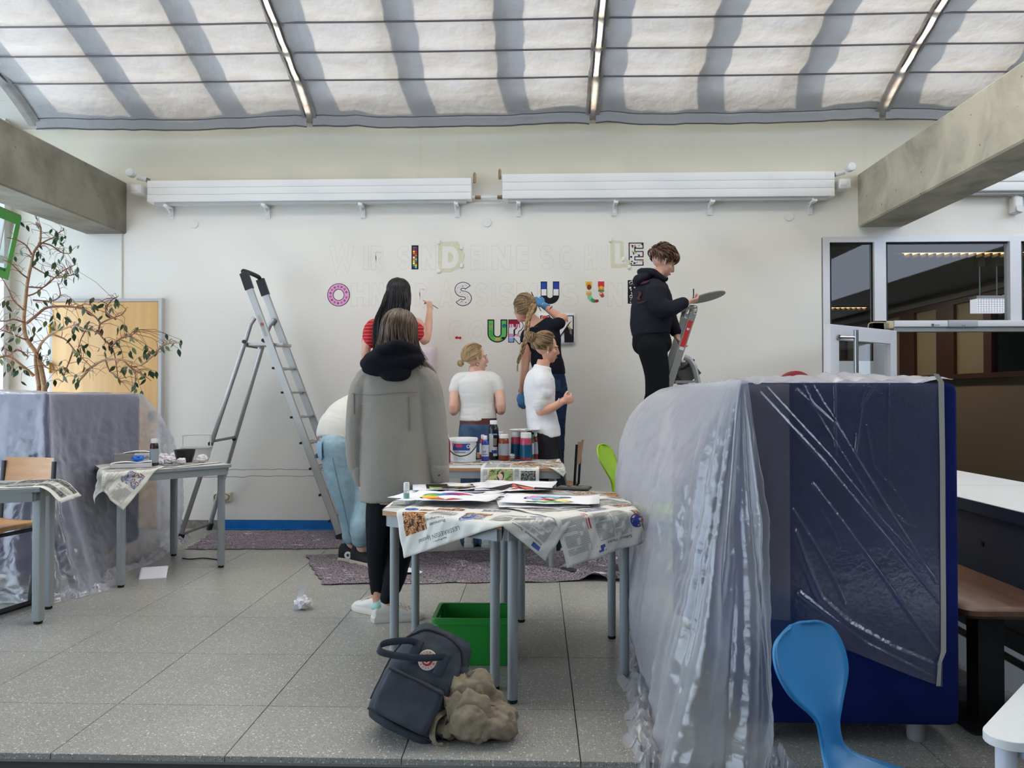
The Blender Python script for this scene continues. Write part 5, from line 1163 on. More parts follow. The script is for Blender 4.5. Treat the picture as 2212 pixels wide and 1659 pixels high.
# ================================================================ BOOTHS AND PLASTIC
NAVY = mat('navy_fabric', (8, 24, 82), .9, spec=.2, bump=(900, .1), var=(6, (12, 30, 92)))
NAVY2 = mat('slate_navy_fabric', (58, 66, 96), .85, bump=(900, .15))
def booth(label, x0, x1, y0, y1, z1, openside, far_open=False):
    t = thing('booth_sofa', label, 'sofa', ((x0 + x1) / 2, (y0 + y1) / 2, 0), 'blue high backed booth sofas')
    zb = .075; th = .11
    for a, c in ((y0, y0 + th), (y1 - th, y1)): MB().rbox((x0, a, zb), (x1, c, z1), .03, axis=1).build('end_panel', NAVY, t)
    xa, xb_ = (x1 - th, x1) if openside < 0 else (x0, x0 + th)
    MB().rbox((xa, y0 + th + .002, zb), (xb_, y1 - th - .002, z1), .03, axis=0).build('back_panel', NAVY, t)
    sa, sb = (x0 + .04, x1 - th - .004) if openside < 0 else (x0 + th + .004, x1 - .04)
    MB().rbox((sa, y0 + th + .004, .09), (sb, y1 - th - .004, .34), .03, axis=2).build('seat_base', NAVY, t); MB().rbox((sa, y0 + th + .006, .345), (sb, y1 - th - .006, .45), .04, axis=2).build('seat_cushion', mat('navy_cushion', (14, 34, 100), .8, bump=(700, .15)), t)
    for x in (x0 + .1, x1 - .12):
        for y in (y0 + .07, y1 - .07): MB().lathe([(.026, 0), (.03, .01), (.03, .08)], (x, y, 0), 14).build('foot', mat('foot_grey', (150, 150, 150), .5), t)
    return t
BX0, BX1, BY0, BY1, BZ = .715, 1.462, 2.75, 4.15, 1.262
booth('navy blue high backed booth sofa at right under plastic', BX0, BX1, BY0, BY1, BZ, -1)
AX1, AY0, AY1, AZ = -3.12, 4.86, 6.02, 1.225
booth('navy blue high backed booth sofa at left under plastic', AX1 - .78, AX1, AY0, AY1, AZ, -1)
FILM = film_mat('dust_film', .34, (232, 234, 240), .15, 34, .34, .45)
FILM_T = film_mat('tight_film', .025, (226, 226, 236), .14, 70, .25, .6)
FILM_O = film_mat('double_film', .13, (214, 212, 216), .2, 40, .25, .4)
def seg_d(x, y, pts):
    best = 9; s = 0
    for (ax, ay), (bx, by) in zip(pts, pts[1:]):
        dx, dy = bx - ax, by - ay; t = max(0, min(1, ((x - ax) * dx + (y - ay) * dy) / (dx * dx + dy * dy))); best = min(best, math.hypot(x - ax - dx * t, y - ay - dy * t))
    return best
def tight_film(name, parent, m, x0, x1, hem, ridges, yf, ztop, n=(150, 200), amp=.0035, side=None, fn_=None):
    """film hanging on the front plane Y=yf; ridges in pixel polylines"""
    rp = [([(P(a, c, yf).x, P(a, c, yf).z) for a, c in pl], sg, h) for pl, sg, h in ridges]
    nu, nv = n; vs = []
    U, Vv = np.meshgrid(np.linspace(0, 1, nu), np.linspace(0, 1, nv)); X = x0 + (x1 - x0) * U
    hx = [P(a, c, yf).x for a, c in hem]; hz = [P(a, c, yf).z for a, c in hem]; HZ = np.interp(X, hx, hz); Z = ztop + (HZ - ztop) * Vv
    q = np.zeros_like(X)
    for pl, sg, h in rp:
        dmin = np.full(X.shape, 9.)
        for (ax, ay), (bx, by) in zip(pl, pl[1:]):
            dx, dy = bx - ax, by - ay; t = np.clip(((X - ax) * dx + (Z - ay) * dy) / (dx * dx + dy * dy), 0, 1); dmin = np.minimum(dmin, np.hypot(X - ax - dx * t, Z - ay - dy * t))
        q += h * np.exp(-(dmin / sg) ** 2)
    pp = np.stack([X.ravel() * 7, Z.ravel() * 9, X.ravel() * 0], 1)
    q = q + (amp * (1 - np.abs(vnoise(pp, 3, 3)) * 2) + amp * .5 * vnoise(pp * 4, 8, 2)).reshape(X.shape)
    if fn_ is not None: q = q + fn_(U, Vv, X, Z)
    q = q * (.55 + .45 * vnoise(np.stack([X.ravel() * 4, Z.ravel() * 4, 0 * X.ravel()], 1), 31, 2).reshape(X.shape))
    b = MB(); b.v = [(x, yf - .004 - max(0, k * .8 + .004), z) for x, k, z in zip(X.ravel(), q.ravel(), Z.ravel())]
    b.f = [(j * nu + i, j * nu + i + 1, (j + 1) * nu + i + 1, (j + 1) * nu + i) for j in range(nv - 1) for i in range(nu - 1)]; b.m = [0] * len(b.f)
    return b.build(name, m, parent, True)
def drape_film(name, parent, m, stations, nu, nv, folds, seed=0, amp=.02, t0=.03, crinkle=.008, train=0):
    """stations: list of (T, M, B); sheet is a quadratic curve T-M-B per station, Catmull-Rom between stations"""
    S = np.array(spline([tuple(T) + tuple(M_) + tuple(B) for T, M_, B in stations], 12)); ns = len(S)
    U = np.linspace(0, ns - 1, nu); St = np.stack([np.interp(U, np.arange(ns), S[:, k]) for k in range(9)], 1); T, M_, B = St[:, :3], St[:, 3:6], St[:, 6:]
    v = np.linspace(0, 1, nv)[:, None, None]; C = 2 * M_ - (T + B) / 2
    Pt = (1 - v) ** 2 * T + 2 * v * (1 - v) * C + v ** 2 * B           # (nv,nu,3)
    du = np.gradient(Pt, axis=1); dv = np.gradient(Pt, axis=0); Nn = np.cross(du, dv); Nn /= np.linalg.norm(Nn, axis=2, keepdims=True) + 1e-9
    u = np.linspace(0, 1, nu)[None, :] + 0 * v[:, :, 0]; vv = v[:, :, 0] + 0 * u
    pu = np.stack([(u * folds + .25 * np.sin(vv * 5 + seed)).ravel(), (vv * 1.1 + seed).ravel(), 0 * u.ravel()], 1)
    f1 = (1 - 2 * np.abs(vnoise(pu, seed, 2))).reshape(u.shape); f2 = vnoise(pu * [2.3, 1.4, 1], seed + 3, 2).reshape(u.shape)
    cr = vnoise(Pt.reshape(-1, 3) * 9, seed + 7, 3).reshape(u.shape); cr = 1 - 2 * np.abs(cr)
    env = np.minimum(1, np.maximum(0, vv - t0) * 3)
    q = amp * env * (f1 * .8 + f2 * .6) + crinkle * (.3 + env * .7) * cr + crinkle * 2.2 * np.clip((vv - .86) * 7, 0, 1) * cr
    Pt = Pt + Nn * q[:, :, None]; Pt[:, :, 2] = np.where(Pt[:, :, 1] < EDGE - .005, Pt[:, :, 2], np.maximum(Pt[:, :, 2], .003))
    if train:
        Bo = Pt[-1]; tu = np.gradient(Bo, axis=0); out = np.stack([tu[:, 1], -tu[:, 0], 0 * tu[:, 0]], 1); out /= np.linalg.norm(out, axis=1, keepdims=True) + 1e-9
        rows = []
        for k in range(1, train + 1):
            s_ = k / train; q = Bo + out * (.075 * s_ + .05 * s_ * vnoise(np.stack([U * .16, 0 * U + s_, 0 * U], 1), seed + 21, 2)[:, None])
            h = (1 - 2 * np.abs(vnoise(np.stack([U * .30, 0 * U + s_ * 3.5, 0 * U + 3], 1), seed + 23, 2))) ; q[:, 2] = Bo[:, 2] * (1 - s_) + .004 + np.maximum(0, h) * .055 * np.sin(pi * min(1, s_ * 1.1)) * (1 if True else 0)
            q[:, 2] = np.where(q[:, 1] < EDGE - .005, Bo[:, 2] - .04 * s_ + .02 * h, q[:, 2]); rows.append(q)
        Pt = np.concatenate([Pt, np.stack(rows)], 0); nv += train
    b = MB(); b.v = [tuple(x) for x in Pt.reshape(-1, 3)]; b.f = [(j * nu + i, j * nu + i + 1, (j + 1) * nu + i + 1, (j + 1) * nu + i) for j in range(nv - 1) for i in range(nu - 1)]; b.m = [0] * len(b.f)
    return b.build(name, m, parent, True)
t = thing('plastic_dust_sheet', 'translucent plastic dust sheet draped over the right booth sofa', 'dust sheet', (.7, 3.2, 0), 'plastic sheets over the booth sofas')
R_ = [([(1640, 849), (1772, 992), (2029, 1302)], .005, .011), ([(1655, 838), (1790, 985), (1900, 1120), (2030, 1262)], .004, .008), ([(1719, 843), (1804, 918), (1915, 1098), (2019, 1257)], .005, .010), ([(1754, 1045), (1815, 1124), (1905, 1246), (2029, 1418)], .005, .011),
      ([(1800, 822), (1802, 900), (1803, 980)], .004, .006), ([(1890, 828), (1858, 880), (1846, 975)], .004, .007), ([(1872, 830), (1862, 850), (1850, 900), (1845, 980)], .003, .004), ([(1755, 835), (1775, 870), (1800, 905)], .004, .006), ([(1917, 830), (1916, 940), (1918, 1100), (1960, 1130)], .0025, .003), ([(1735, 836), (1770, 905), (1860, 1050), (1890, 1100)], .004, .006),
      ([(1868, 920), (1885, 1010), (1930, 1060), (1975, 1135)], .004, .004), ([(1770, 1100), (1800, 1150), (1812, 1180)], .004, .005), ([(1710, 1100), (1760, 1180), (1805, 1260), (1822, 1300)], .006, .010), ([(1714, 1150), (1740, 1220), (1770, 1290), (1830, 1345), (1930, 1400), (2025, 1440)], .012, .02), ([(1725, 1280), (1790, 1330), (1870, 1390), (2020, 1465)], .008, .014)]
tight_film('front_film', t, FILM_T, BX0 + .004, P(2030, 1000, BY0).x, [(1600, 1395), (1672, 1397), (1828, 1402), (1958, 1455), (2032, 1482)], R_, BY0, BZ - .002, (260, 320), .0022)
tight_film('front_overlap', t, FILM_O, BX0 + .002, P(1700, 1000, BY0).x, [(1600, 1330), (1720, 1340)], R_[:2], BY0 - .02, BZ - .004, (70, 180), .003)
# front lower loose tongue
# top: film lying on the booth
b = MB(); b.grid(lambda u, v: V(BX0 - .01 + (BX1 - BX0 - .01) * u, BY0 - .012 + (BY1 - BY0) * v, BZ + .004 + .028 * sin(pi * min(1, v * 6)) * (.35 + .65 * sin(pi * u)) * (1 - v * .6) + .010 * (1 - abs(n1(u * 8 + v * 3, 4)) * 2) + .006 * n1(u * 22 - v * 9, 6)), 70, 50)
b.build('top_film', film_mat('top_film_white', .55, (236, 236, 242), .15, 40, .35, .5), t, True)
DR = [((.73, 4.17, 1.26), (.66, 4.30, .75), (.70, 4.55, .004)),
      ((.716, 4.15, 1.265), (.50, 4.25, .92), (.545, 4.55, .004)), ((.71, 3.95, 1.268), (.40, 4.02, .86), (.50, 4.15, .004)), ((.708, 3.62, 1.27), (.41, 3.62, .72), (.47, 3.68, .004)), ((.707, 3.3, 1.27), (.43, 3.30, .60), (.43, 3.28, .004)), ((.706, 3.02, 1.27), (.48, 2.98, .66), (.405, 3.0, .004)),
      ((.706, 2.86, 1.27), (.52, 2.80, .66), (.385, 2.80, .004)), ((.706, 2.79, 1.272), (.54, 2.68, .66), (.375, 2.58, -.04)), ((.710, 2.748, 1.274), (.60, 2.61, .60), (.50, 2.50, -.06)), ((.716, 2.738, 1.274), (.69, 2.62, .60), (.66, 2.50, -.06)), ((.724, 2.735, 1.272), (.765, 2.64, .60), (.775, 2.54, -.02)), ((.735, 2.735, 1.27), (.80, 2.70, .62), (.80, 2.66, .01))]
drape_film('side_drape', t, FILM, DR, 280, 190, 12, 2, .038, .02, .0062, 16)
TAPEB = mat('grey_masking_tape', (164, 160, 150), .7)
pts = [(1990, 806), (2022, 808), (2033, 826), (2036, 1000), (2037, 1200), (2038, 1330), (2038, 1408), (2030, 1432), (2027, 1482)]; wv = [10, 11, 12, 11, 11, 11, 11, 7, 9]
b = MB(); A = [P(x, y, BY0 - .012 - (.012 if 1410 < y < 1450 else 0)) for x, y in pts]; k = 2.74 / FPX
b.rings([[a + V(-w_ * k / 2, -.0006, 0), a + V(w_ * k / 2, -.0006, 0), a + V(w_ * k / 2, 0, 0), a + V(-w_ * k / 2, 0, 0)] for a, w_ in zip(A, wv)], True)
tag(b.build('masking_tape', TAPEB, None, 30, org=A[3]), 'long grey masking tape strip down right side of blue booth', 'tape')
t = thing('plastic_dust_sheet', 'translucent plastic dust sheet draped over the left booth sofa', 'dust sheet', (-3.1, 5.3, 0), 'plastic sheets over the booth sofas')
FILM_L = film_mat('dust_film_left', .22, (228, 230, 240), .15, 30, .3, .5)
x = AX1
DL = [((-3.95, AY0 - .02, AZ + .005), (-3.95, 4.72, .6), (-3.95, 4.5, .004)), ((-3.5, AY0 - .02, AZ + .006), (-3.5, 4.72, .6), (-3.45, 4.5, .004)), ((-3.2, AY0 - .02, AZ + .008), (-3.15, 4.70, .6), (-3.05, 4.48, .004)), ((x + .01, AY0 - .015, AZ + .01), (-2.98, 4.72, .62), (-2.80, 4.55, .004)), ((x + .016, AY0 + .03, AZ + .01), (-2.98, 4.86, .66), (-2.74, 4.74, .004)),
      ((x + .018, 5.15, AZ + .008), (x + .10, 5.14, .66), (-2.86, 5.1, .004)), ((x + .018, 5.5, AZ + .006), (x + .09, 5.52, .68), (-2.88, 5.55, .004)), ((x + .018, 5.85, AZ + .006), (x + .14, 5.92, .72), (-2.90, 6.0, .004)), ((x + .016, 6.02, AZ + .004), (-2.90, 6.2, .72), (-2.98, 6.35, .004)), ((x - .05, 6.04, AZ + .004), (-2.98, 6.34, .7), (-3.08, 6.6, .004)), ((x - .25, 6.05, AZ + .004), (-3.3, 6.3, .6), (-3.4, 6.5, .004))]
drape_film('side_drape', t, FILM_L, DL, 240, 140, 13, 5, .030, .04, .008, 14)
b = MB(); b.grid(lambda u, v: V(AX1 - .9 + .92 * u, AY0 - .02 + (AY1 - AY0 + .04) * v, AZ + .006 + .05 * (1 - u) * sin(pi * min(1, v * 3 + .1)) + .008 * (1 - abs(n1(u * 8 + v * 3, 14)) * 2)), 50, 40); b.build('top_film', film_mat('top_film_left', .42, (232, 230, 232), .18, 30, .3, .4), t, True)
# ================================================================ PEOPLE
def folds(me, amp, sc, seed, ridged=True, mask=None):
    n = len(me.vertices); v = np.zeros(n * 3); me.vertices.foreach_get('co', v); v = v.reshape(-1, 3)
    nr = np.zeros(n * 3); me.vertices.foreach_get('normal', nr); nr = nr.reshape(-1, 3)
    p = v * np.array(sc); warp = vnoise(v * 5, seed + 9, 1)[:, None] * .6
    q = vnoise(p + warp, seed, 2)
    if ridged: q = (1 - 2 * np.abs(q)) * .6 + vnoise(p * .55 + 4, seed + 3, 1) * .6
    if mask is not None: q = q * mask(v)
    v = v + nr * (q * amp)[:, None]; me.vertices.foreach_set('co', v.ravel()); me.update()
def blob(name, mb, m, parent, voxel=.008, it=4, fold=None, org=None, matfn=None, mask=None):
    o_ = LOC[parent.name] if parent else (org or V(0, 0, 0))
    me = mb.mesh(name, m, o_); o = bpy.data.objects.new('tmp', me); COL.objects.link(o)
    r = o.modifiers.new('r', 'REMESH'); r.mode = 'VOXEL'; r.voxel_size = voxel; r.use_smooth_shade = True
    if it: q = o.modifiers.new('s', 'SMOOTH'); q.factor = .5; q.iterations = it
    dg = bpy.context.evaluated_depsgraph_get(); m2 = bpy.data.meshes.new_from_object(o.evaluated_get(dg)); m2.name = name
    bpy.data.objects.remove(o); bpy.data.meshes.remove(me)
    if not m2.materials:
        for k in (m if isinstance(m, (list, tuple)) else [m]): m2.materials.append(k)
    if fold:
        for f in (fold if isinstance(fold[0], (list, tuple)) else [fold]): folds(m2, *f, mask=mask)
    if matfn:
        n = len(m2.polygons); c = np.zeros(n * 3); m2.polygons.foreach_get('center', c); m2.polygons.foreach_set('material_index', matfn(c.reshape(-1, 3) + np.array(o_)).astype(np.int32))
    m2.polygons.foreach_set('use_smooth', [True] * len(m2.polygons))
    return put(name, m2, parent, V(0, 0, 0) if parent else o_)
def verts_of(o):
    n = len(o.data.vertices); v = np.zeros(n * 3); o.data.vertices.foreach_get('co', v); return v.reshape(-1, 3) + np.array(LOC[o.name])
def on_front(vs, x, z, off=.002, rad=.014, ax=1):
    """point on the surface nearest the viewer (smallest Y) at x, z"""
    d = np.hypot(vs[:, 0] - x, vs[:, 2] - z); k = d < rad
    if not k.any(): k = d < rad * 3
    if not k.any(): return None
    return V(x, vs[k, 1].min() - off, z)
def seam(name, parent, src, pts, m, r=.0022, off=.001, Yr=None):
    vs = verts_of(src); q = [on_front(vs, p.x, p.z, off) for p in pts]; q = [a for a in q if a is not None]
    if len(q) > 1: return MB().tube(q, r, 5).build(name, m, parent)
def decal(name, parent, src, poly_fn, nu, nv, m, off=.003):
    vs = verts_of(src); b = MB(); last = [None]
    def fn(u, v):
        p = poly_fn(u, v); q = on_front(vs, p.x, p.z, off, .018); last[0] = q or last[0] or p; return q or last[0]
    return b.grid(fn, nu, nv).build(name, m, parent, True)
def frame(f, up=V(0, 0, 1)):
    f = Vector(f).normalized(); r = f.cross(Vector(up)).normalized(); u = r.cross(f).normalized(); return r, f, u
def head_tubes(b, Hc, f, up=V(0, 0, 1), s=1.0):
    r, f, u = frame(f, up); M = Matrix((r, f, u)).transposed()
    L = lambda x, y, z: Hc + (r * x + f * y + u * z) * s
    b.ell(L(0, -.012, .028), (.073 * s, .092 * s, .086 * s), M, 18, 12)
    b.ell(L(0, .030, -.035), (.058 * s, .060 * s, .078 * s), M, 16, 10)
    b.ell(L(0, .060, -.090), (.028 * s, .026 * s, .022 * s), M, 10, 7)
    b.tube([L(0, .082, .022), L(0, .100, -.012), L(0, .108, -.030), L(0, .090, -.040)], [.011 * s, .012 * s, .014 * s, .009 * s], 8, round_=True)
    b.ell(L(0, .086, -.060), (.022 * s, .011 * s, .007 * s), M, 10, 6); b.ell(L(0, .084, -.071), (.019 * s, .011 * s, .007 * s), M, 10, 6)
    for sx in (-1, 1):
        b.ell(L(sx * .034, .070, .022), (.026 * s, .018 * s, .010 * s), M, 10, 6)
        b.ell(L(sx * .042, .056, -.025), (.022 * s, .022 * s, .024 * s), M, 10, 7)
        b.tube([L(sx * .070, .004, -.032), L(sx * .075, -.004, -.01), L(sx * .080, -.018, .014), L(sx * .078, -.006, .020), L(sx * .073, .004, .004)], [.007 * s, .009 * s, .011 * s, .009 * s, .006 * s], 7, round_=True)
    return L, M
def face_bits(parent, L, s=1.0, lip=(176, 104, 98), brow=(96, 74, 56)):
    for sx in (-1, 1):
        e = MB().ell(L(sx * .031, .064, .002), (.0115 * s, .0115 * s, .0080 * s), None, 12, 8).build('eye', mat('eye_white', (226, 222, 216), .2), parent)
        MB().ell(L(sx * .032, .0735, .001), (.0055 * s, .004 * s, .0055 * s), None, 10, 6).build('iris', mat('iris_brown', (60, 50, 42), .2), e)
        MB().tube([L(sx * .016, .090, .021), L(sx * .034, .088, .027), L(sx * .052, .074, .022)], [.003 * s, .004 * s, .002 * s], 6).build('eyebrow', mat('brow_%d' % brow[0], brow, .8), parent)
    MB().tube([L(-.020, .0875, -.0655), L(0, .0965, -.0645), L(.020, .0875, -.0655)], [(.003, .003), (.007, .005), (.003, .003)], 8).build('lips', mat('lips_%d' % lip[0], lip, .45), parent)
def hand(b, W, d, pn, curl=.5, thumb=1, s=1.0, spread=.06, curls=None):
    """d: along the hand, pn: palm normal (fingers close towards it); thumb +1: thumb on the d x pn side"""
    d = Vector(d).normalized(); pn = Vector(pn); pn = (pn - d * pn.dot(d)).normalized(); sd = d.cross(pn) * thumb
    q = W + d * .085 * s
    b.tube([W - d * .015, W + d * .02 * s, W + d * .055 * s, q], [(.024 * s, .018 * s), (.029 * s, .017 * s), (.039 * s, .015 * s), (.038 * s, .012 * s)], 12, side=sd, round_=True)
    for k, (o, Ln) in enumerate(((.029, .070), (.010, .079), (-.010, .074), (-.029, .058))):
        c = curls[k] if curls else curl; dd = (d + sd * o * spread * 60).normalized() if spread else d; p = q + sd * o * s - d * .012 * s; pts = [p - d * .02 * s, p]; ax = dd.cross(pn)
        for j, fr in enumerate((.46, .30, .24)):
            dd = (Matrix.Rotation(c * (1.0 if j else .75), 3, ax) @ dd); pts.append(pts[-1] + dd * Ln * fr * s)
        b.tube(pts, [.0095 * s, .0095 * s, .0088 * s, .0078 * s, .0066 * s], 8, round_=True)
    p = W + d * .022 * s + sd * .024 * s; dd = (d * .62 + sd * .72 + pn * .3).normalized(); pts = [p - dd * .01, p]
    for j, fr in enumerate((.034, .030, .024)): pts.append(pts[-1] + dd * fr * s); dd = (dd + d * .25 - sd * .34 * (curl + .2) + pn * .30 * curl).normalized()
    b.tube(pts, [.013 * s, .013 * s, .011 * s, .0095 * s, .0075 * s], 8, round_=True)
def limb(b, pts, rad, n=12, k=5, side=None):
    q = spline([tuple(p) + (((r if isinstance(r, (int, float)) else r[0]),) + ((r if isinstance(r, (int, float)) else r[1]),)) for p, r in zip(pts, rad)], k)
    b.tube([V(*a[:3]) for a in q], [(a[3], a[4]) for a in q], n, side=side, round_=True)
def torso(b, rings, R, n=20, grow=0, k=4):
    q = spline([tuple(p) + (hw + grow, hd + grow) for p, hw, hd in rings], k)
    b.tube([V(*a[:3]) for a in q], [(a[3], a[4]) for a in q], n, side=R, round_=False)
def shoe(t, A, d, upper, sole, s=1.0, high=0, heel=None, laces=None, zf=0):
    d = V(d[0], d[1], 0).normalized(); r = V(d.y, -d.x, 0); g = V(A.x, A.y, zf)
    b = MB(); rows = []
    for x, hw, h in ((-.080, .026, .082 + high), (-.066, .040, .100 + high), (-.02, .043, .108 + high), (.03, .045, .094), (.08, .050, .070), (.13, .050, .058), (.168, .038, .048), (.184, .016, .036)):
        c = g + d * x * s; rows.append([c + r * hw * s * cos(a) + V(0, 0, .018 + (h - .018) * (.5 + .5 * sin(a)) if sin(a) > -.2 else .018) for a in [2 * pi * k / 16 for k in range(16)]])
    b.rings(rows, True); o = blob('shoe', b, upper, t, .005, 3)
    b = MB(); outl = []
    for x, hw in ((-.087, .016), (-.074, .040), (-.02, .044), (.04, .046), (.09, .054), (.14, .053), (.174, .040), (.192, .014)): outl.append((x, hw))
    pl = [g + d * x * s + r * hw * s for x, hw in outl] + [g + d * x * s - r * hw * s for x, hw in reversed(outl)]
    b.rings([[p + V(0, 0, z) + (g + d * .05 * s - p) * k for p in pl] for z, k in ((.001, .02), (.006, 0), (.028, 0), (.033, .04))], True); b.build('sole', sole, o)
    if heel: MB().ell(g - d * .050 * s + V(0, 0, .078), (.038 * s, .038 * s, .027), None, 14, 8).build('heel_tab', heel, o)
    if laces:
        b = MB()
        for i in range(4): c = g + d * (.045 + .022 * i) * s + V(0, 0, .092 - .010 * i); b.tube([c - r * .028, c + V(0, 0, .008), c + r * .028], .0032, 5)
        b.tube(spline([g + d * .05 + V(0, 0, .088), g + d * .06 + r * .05 + V(0, 0, .09), g + d * .1 + r * .055 + V(0, 0, .06)], 5), .003, 5); b.build('laces', laces, o)
    return o
def skull(Hc, f, up, s, off): 
    r, f, u = frame(f, up)
    def S(d, o=0):
        d = Vector(d).normalized(); return Hc + (r * d.x * (.076 + off + o) + f * (d.y * (.094 + off + o) - .012) + u * (d.z * (.089 + off + o) + .028)) * s
    return S, r, f, u
def slerp(a, b, t):
    a, b = Vector(a).normalized(), Vector(b).normalized(); w = math.acos(max(-1, min(1, a.dot(b))))
    return a if w < 1e-4 else (a * sin((1 - t) * w) + b * sin(t * w)) / sin(w)
def lock(b, pts, r0, r1, n=6, flat=.6, k=4):
    q = spline(pts, k) if len(pts) > 2 else pts; m = len(q)
    b.tube([V(*a) for a in q], [((r0 + (r1 - r0) * i / (m - 1)) * min(1, .5 + i / 3), (r0 + (r1 - r0) * i / (m - 1)) * flat * min(1, .5 + i / 3)) for i in range(m)], n)
def hair_mat(name, c1, c2, c3=None):
    m = bpy.data.materials.new(name); m.use_nodes = True; nt = m.node_tree; bs = nt.nodes['Principled BSDF']; N = nt.nodes.new; L = nt.links.new
    geo = N('ShaderNodeNewGeometry'); oi = N('ShaderNodeTexNoise'); mp = N('ShaderNodeMapping'); mp.inputs['Scale'].default_value = (130, 130, 14); L(geo.outputs['Position'], mp.inputs[0]); L(mp.outputs[0], oi.inputs['Vector']); oi.inputs['Scale'].default_value = 1; oi.inputs['Detail'].default_value = 2
    ri = N('ShaderNodeMath'); ri.operation = 'MULTIPLY_ADD'; ri.inputs[1].default_value = .45; L(geo.outputs['Random Per Island'], ri.inputs[0]); L(oi.outputs[0], ri.inputs[2])
    cr = N('ShaderNodeValToRGB'); L(ri.outputs[0], cr.inputs[0]); e = cr.color_ramp.elements; e[0].position = .38; e[0].color = (*lin(c1), 1); e[1].position = .95; e[1].color = (*lin(c2), 1)
    L(cr.outputs[0], bs.inputs['Base Color']); bs.inputs['Roughness'].default_value = .42; bs.inputs['Specular IOR Level'].default_value = .45; bs.inputs['Anisotropic'].default_value = .4
    return m
SKIN = mat('skin_light', (224, 172, 148), .5, spec=.35, var=(9, (214, 158, 134), .4, .7)); SKIN2 = mat('skin_pale', (226, 180, 158), .5, spec=.35, var=(9, (216, 166, 144), .4, .7))
def cap(b, S, front=.25, low=-.35, n=(40, 26), off=-.004, nape=None):
    """scalp cap: hair-coloured shell away from the face"""
    vs, fs = [], []
    for j in range(n[1]):
        for i in range(n[0]):
            a = 2 * pi * i / n[0]; z = 1 - 2 * (j / (n[1] - 1)); rr = sqrt(max(0, 1 - z * z)); vs.append(S((rr * sin(a), -rr * cos(a), z), off))
    for j in range(n[1] - 1):
        for i in range(n[0]):
            a = 2 * pi * (i + .5) / n[0]; z = 1 - 2 * ((j + .5) / (n[1] - 1)); y = -sqrt(max(0, 1 - z * z)) * cos(a)
            if (y > front and z < .72 - (y - front) * .15) or z < low: continue
            fs.append((j * n[0] + i, j * n[0] + (i + 1) % n[0], (j + 1) * n[0] + (i + 1) % n[0], (j + 1) * n[0] + i))
    b.add(vs, fs)
J = lambda Y: (lambda x, y, dY=0.0: P(x, y, Y + dY))

# ---------------------------------------------------------------- A: grey coat, seen from behind
Y = 4.22; j = J(Y)
t = thing('person', 'person from behind in long grey wool coat with black hood and leggings', 'person', G(835, 1325), 'people painting the wall')
R = V(1, .05, 0).normalized(); FW = V(-.05, 1, 0)
Hc = j(863, 722, .0)
b = MB(); L, M = head_tubes(b, Hc, (.12, 1, -.1))
torso(b, [(j(855, 1085), .15, .11), (j(855, 1010), .16, .115), (j(854, 930), .135, .10), (j(853, 860), .155, .105), (j(854, 810), .15, .09), (j(857, 785), .07, .06), (j(861, 760), .05, .052)], R)
limb(b, [j(857, 800), j(800, 822), j(777, 905, -.02), j(774, 985, -.01), j(781, 1028, .01)], [.05, .05, .042, .034, .026]); limb(b, [j(857, 800), j(910, 822), j(934, 905, -.02), j(945, 985, -.02), j(949, 1028, .0)], [.05, .05, .042, .034, .026])
hand(b, j(781, 1026, .01), (-.1, .35, -1), (1, .3, 0), .55, -1); hand(b, j(949, 1028, .0), (.0, .3, -1), (-1, .2, 0), .6, 1)
AL, AR = P(817, 1288, 4.30), P(838, 1303, 4.20)
limb(b, [j(833, 1060), j(818, 1180, .02), AL], [.085, .055, .036]); limb(b, [j(880, 1060), j(868, 1180, .02), AR], [.085, .055, .036])
for a, d in ((AL, V(-.75, .62, 0)), (AR, V(.9, .35, 0))): b.tube([a + V(0, 0, .02), V(a.x, a.y, .06)], [.034, .030], 10, round_=True)
blob('body', b, SKIN, t, .0065, 3)
COAT = mat('grey_wool', (152, 147, 138), .95, spec=.15, bump=(420, .2), var=(160, (142, 137, 128), .3, .7))
b = MB(); torso(b, [(j(861, 1079), .207, .155), (j(860, 1040), .203, .155), (j(858, 960), .196, .15), (j(856, 890), .192, .14), (j(855, 835), .192, .13), (j(855, 806), .175, .105), (j(856, 785), .10, .085), (j(858, 770), .075, .075)], R, 28)
limb(b, [j(850, 812), j(795, 825), j(774, 905, -.02), j(771, 985, -.01), j(780, 1026, .01)], [.07, .080, .062, .054, .046]); limb(b, [j(862, 812), j(915, 825), j(936, 905, -.02), j(947, 985, -.02), j(949, 1026, .0)], [.07, .080, .068, .060, .052])
coat = blob('coat', b, COAT, t, .008, 5, [(.009, (5, 5, 3.2), 11), (.003, (9, 9, 4), 5)])
DK = mat('coat_seam', (128, 123, 115), .95)
seam('yoke_seam', t, coat, [j(768 + i * 7, 850 + 3 * sin(i * .25)) for i in range(21)], DK, .0022, .0)
for px, y0, y1 in ((772, 852, 900), (893, 856, 930)): seam('pleat', t, coat, [j(px + (y - y0) * .03, y) for y in range(y0, y1, 6)], DK, .003, .0)
for px, py in ((951, 1020),):
    q = on_front(verts_of(coat), j(px, py).x, j(px, py).z, .004, .02)
    if q: MB().rbox(q + V(-.006, -.002, -.014), q + V(.006, .004, .014), .003, axis=1).build('cuff_button', BLACK, t)
b = MB(); limb(b, [j(948, 1012, -.015), j(949, 1038, 0)], [.059, .054]); blob('cuff', b, COAT, t, .007, 3); b = MB(); limb(b, [j(778, 1012, -.01), j(782, 1034, .01)], [.05, .048]); blob('cuff', b, COAT, t, .007, 3)
b = MB(); b.tube(spline([j(905, 775, -.03), j(925, 793, -.0), j(936, 806, .04)], 5), [(.022, .012)] * 11, 10, round_=True); b.tube(spline([j(812, 780, -.02), j(795, 796, .0)], 5), [(.02, .012)] * 6, 10, round_=True); blob('collar', b, COAT, t, .006, 3)
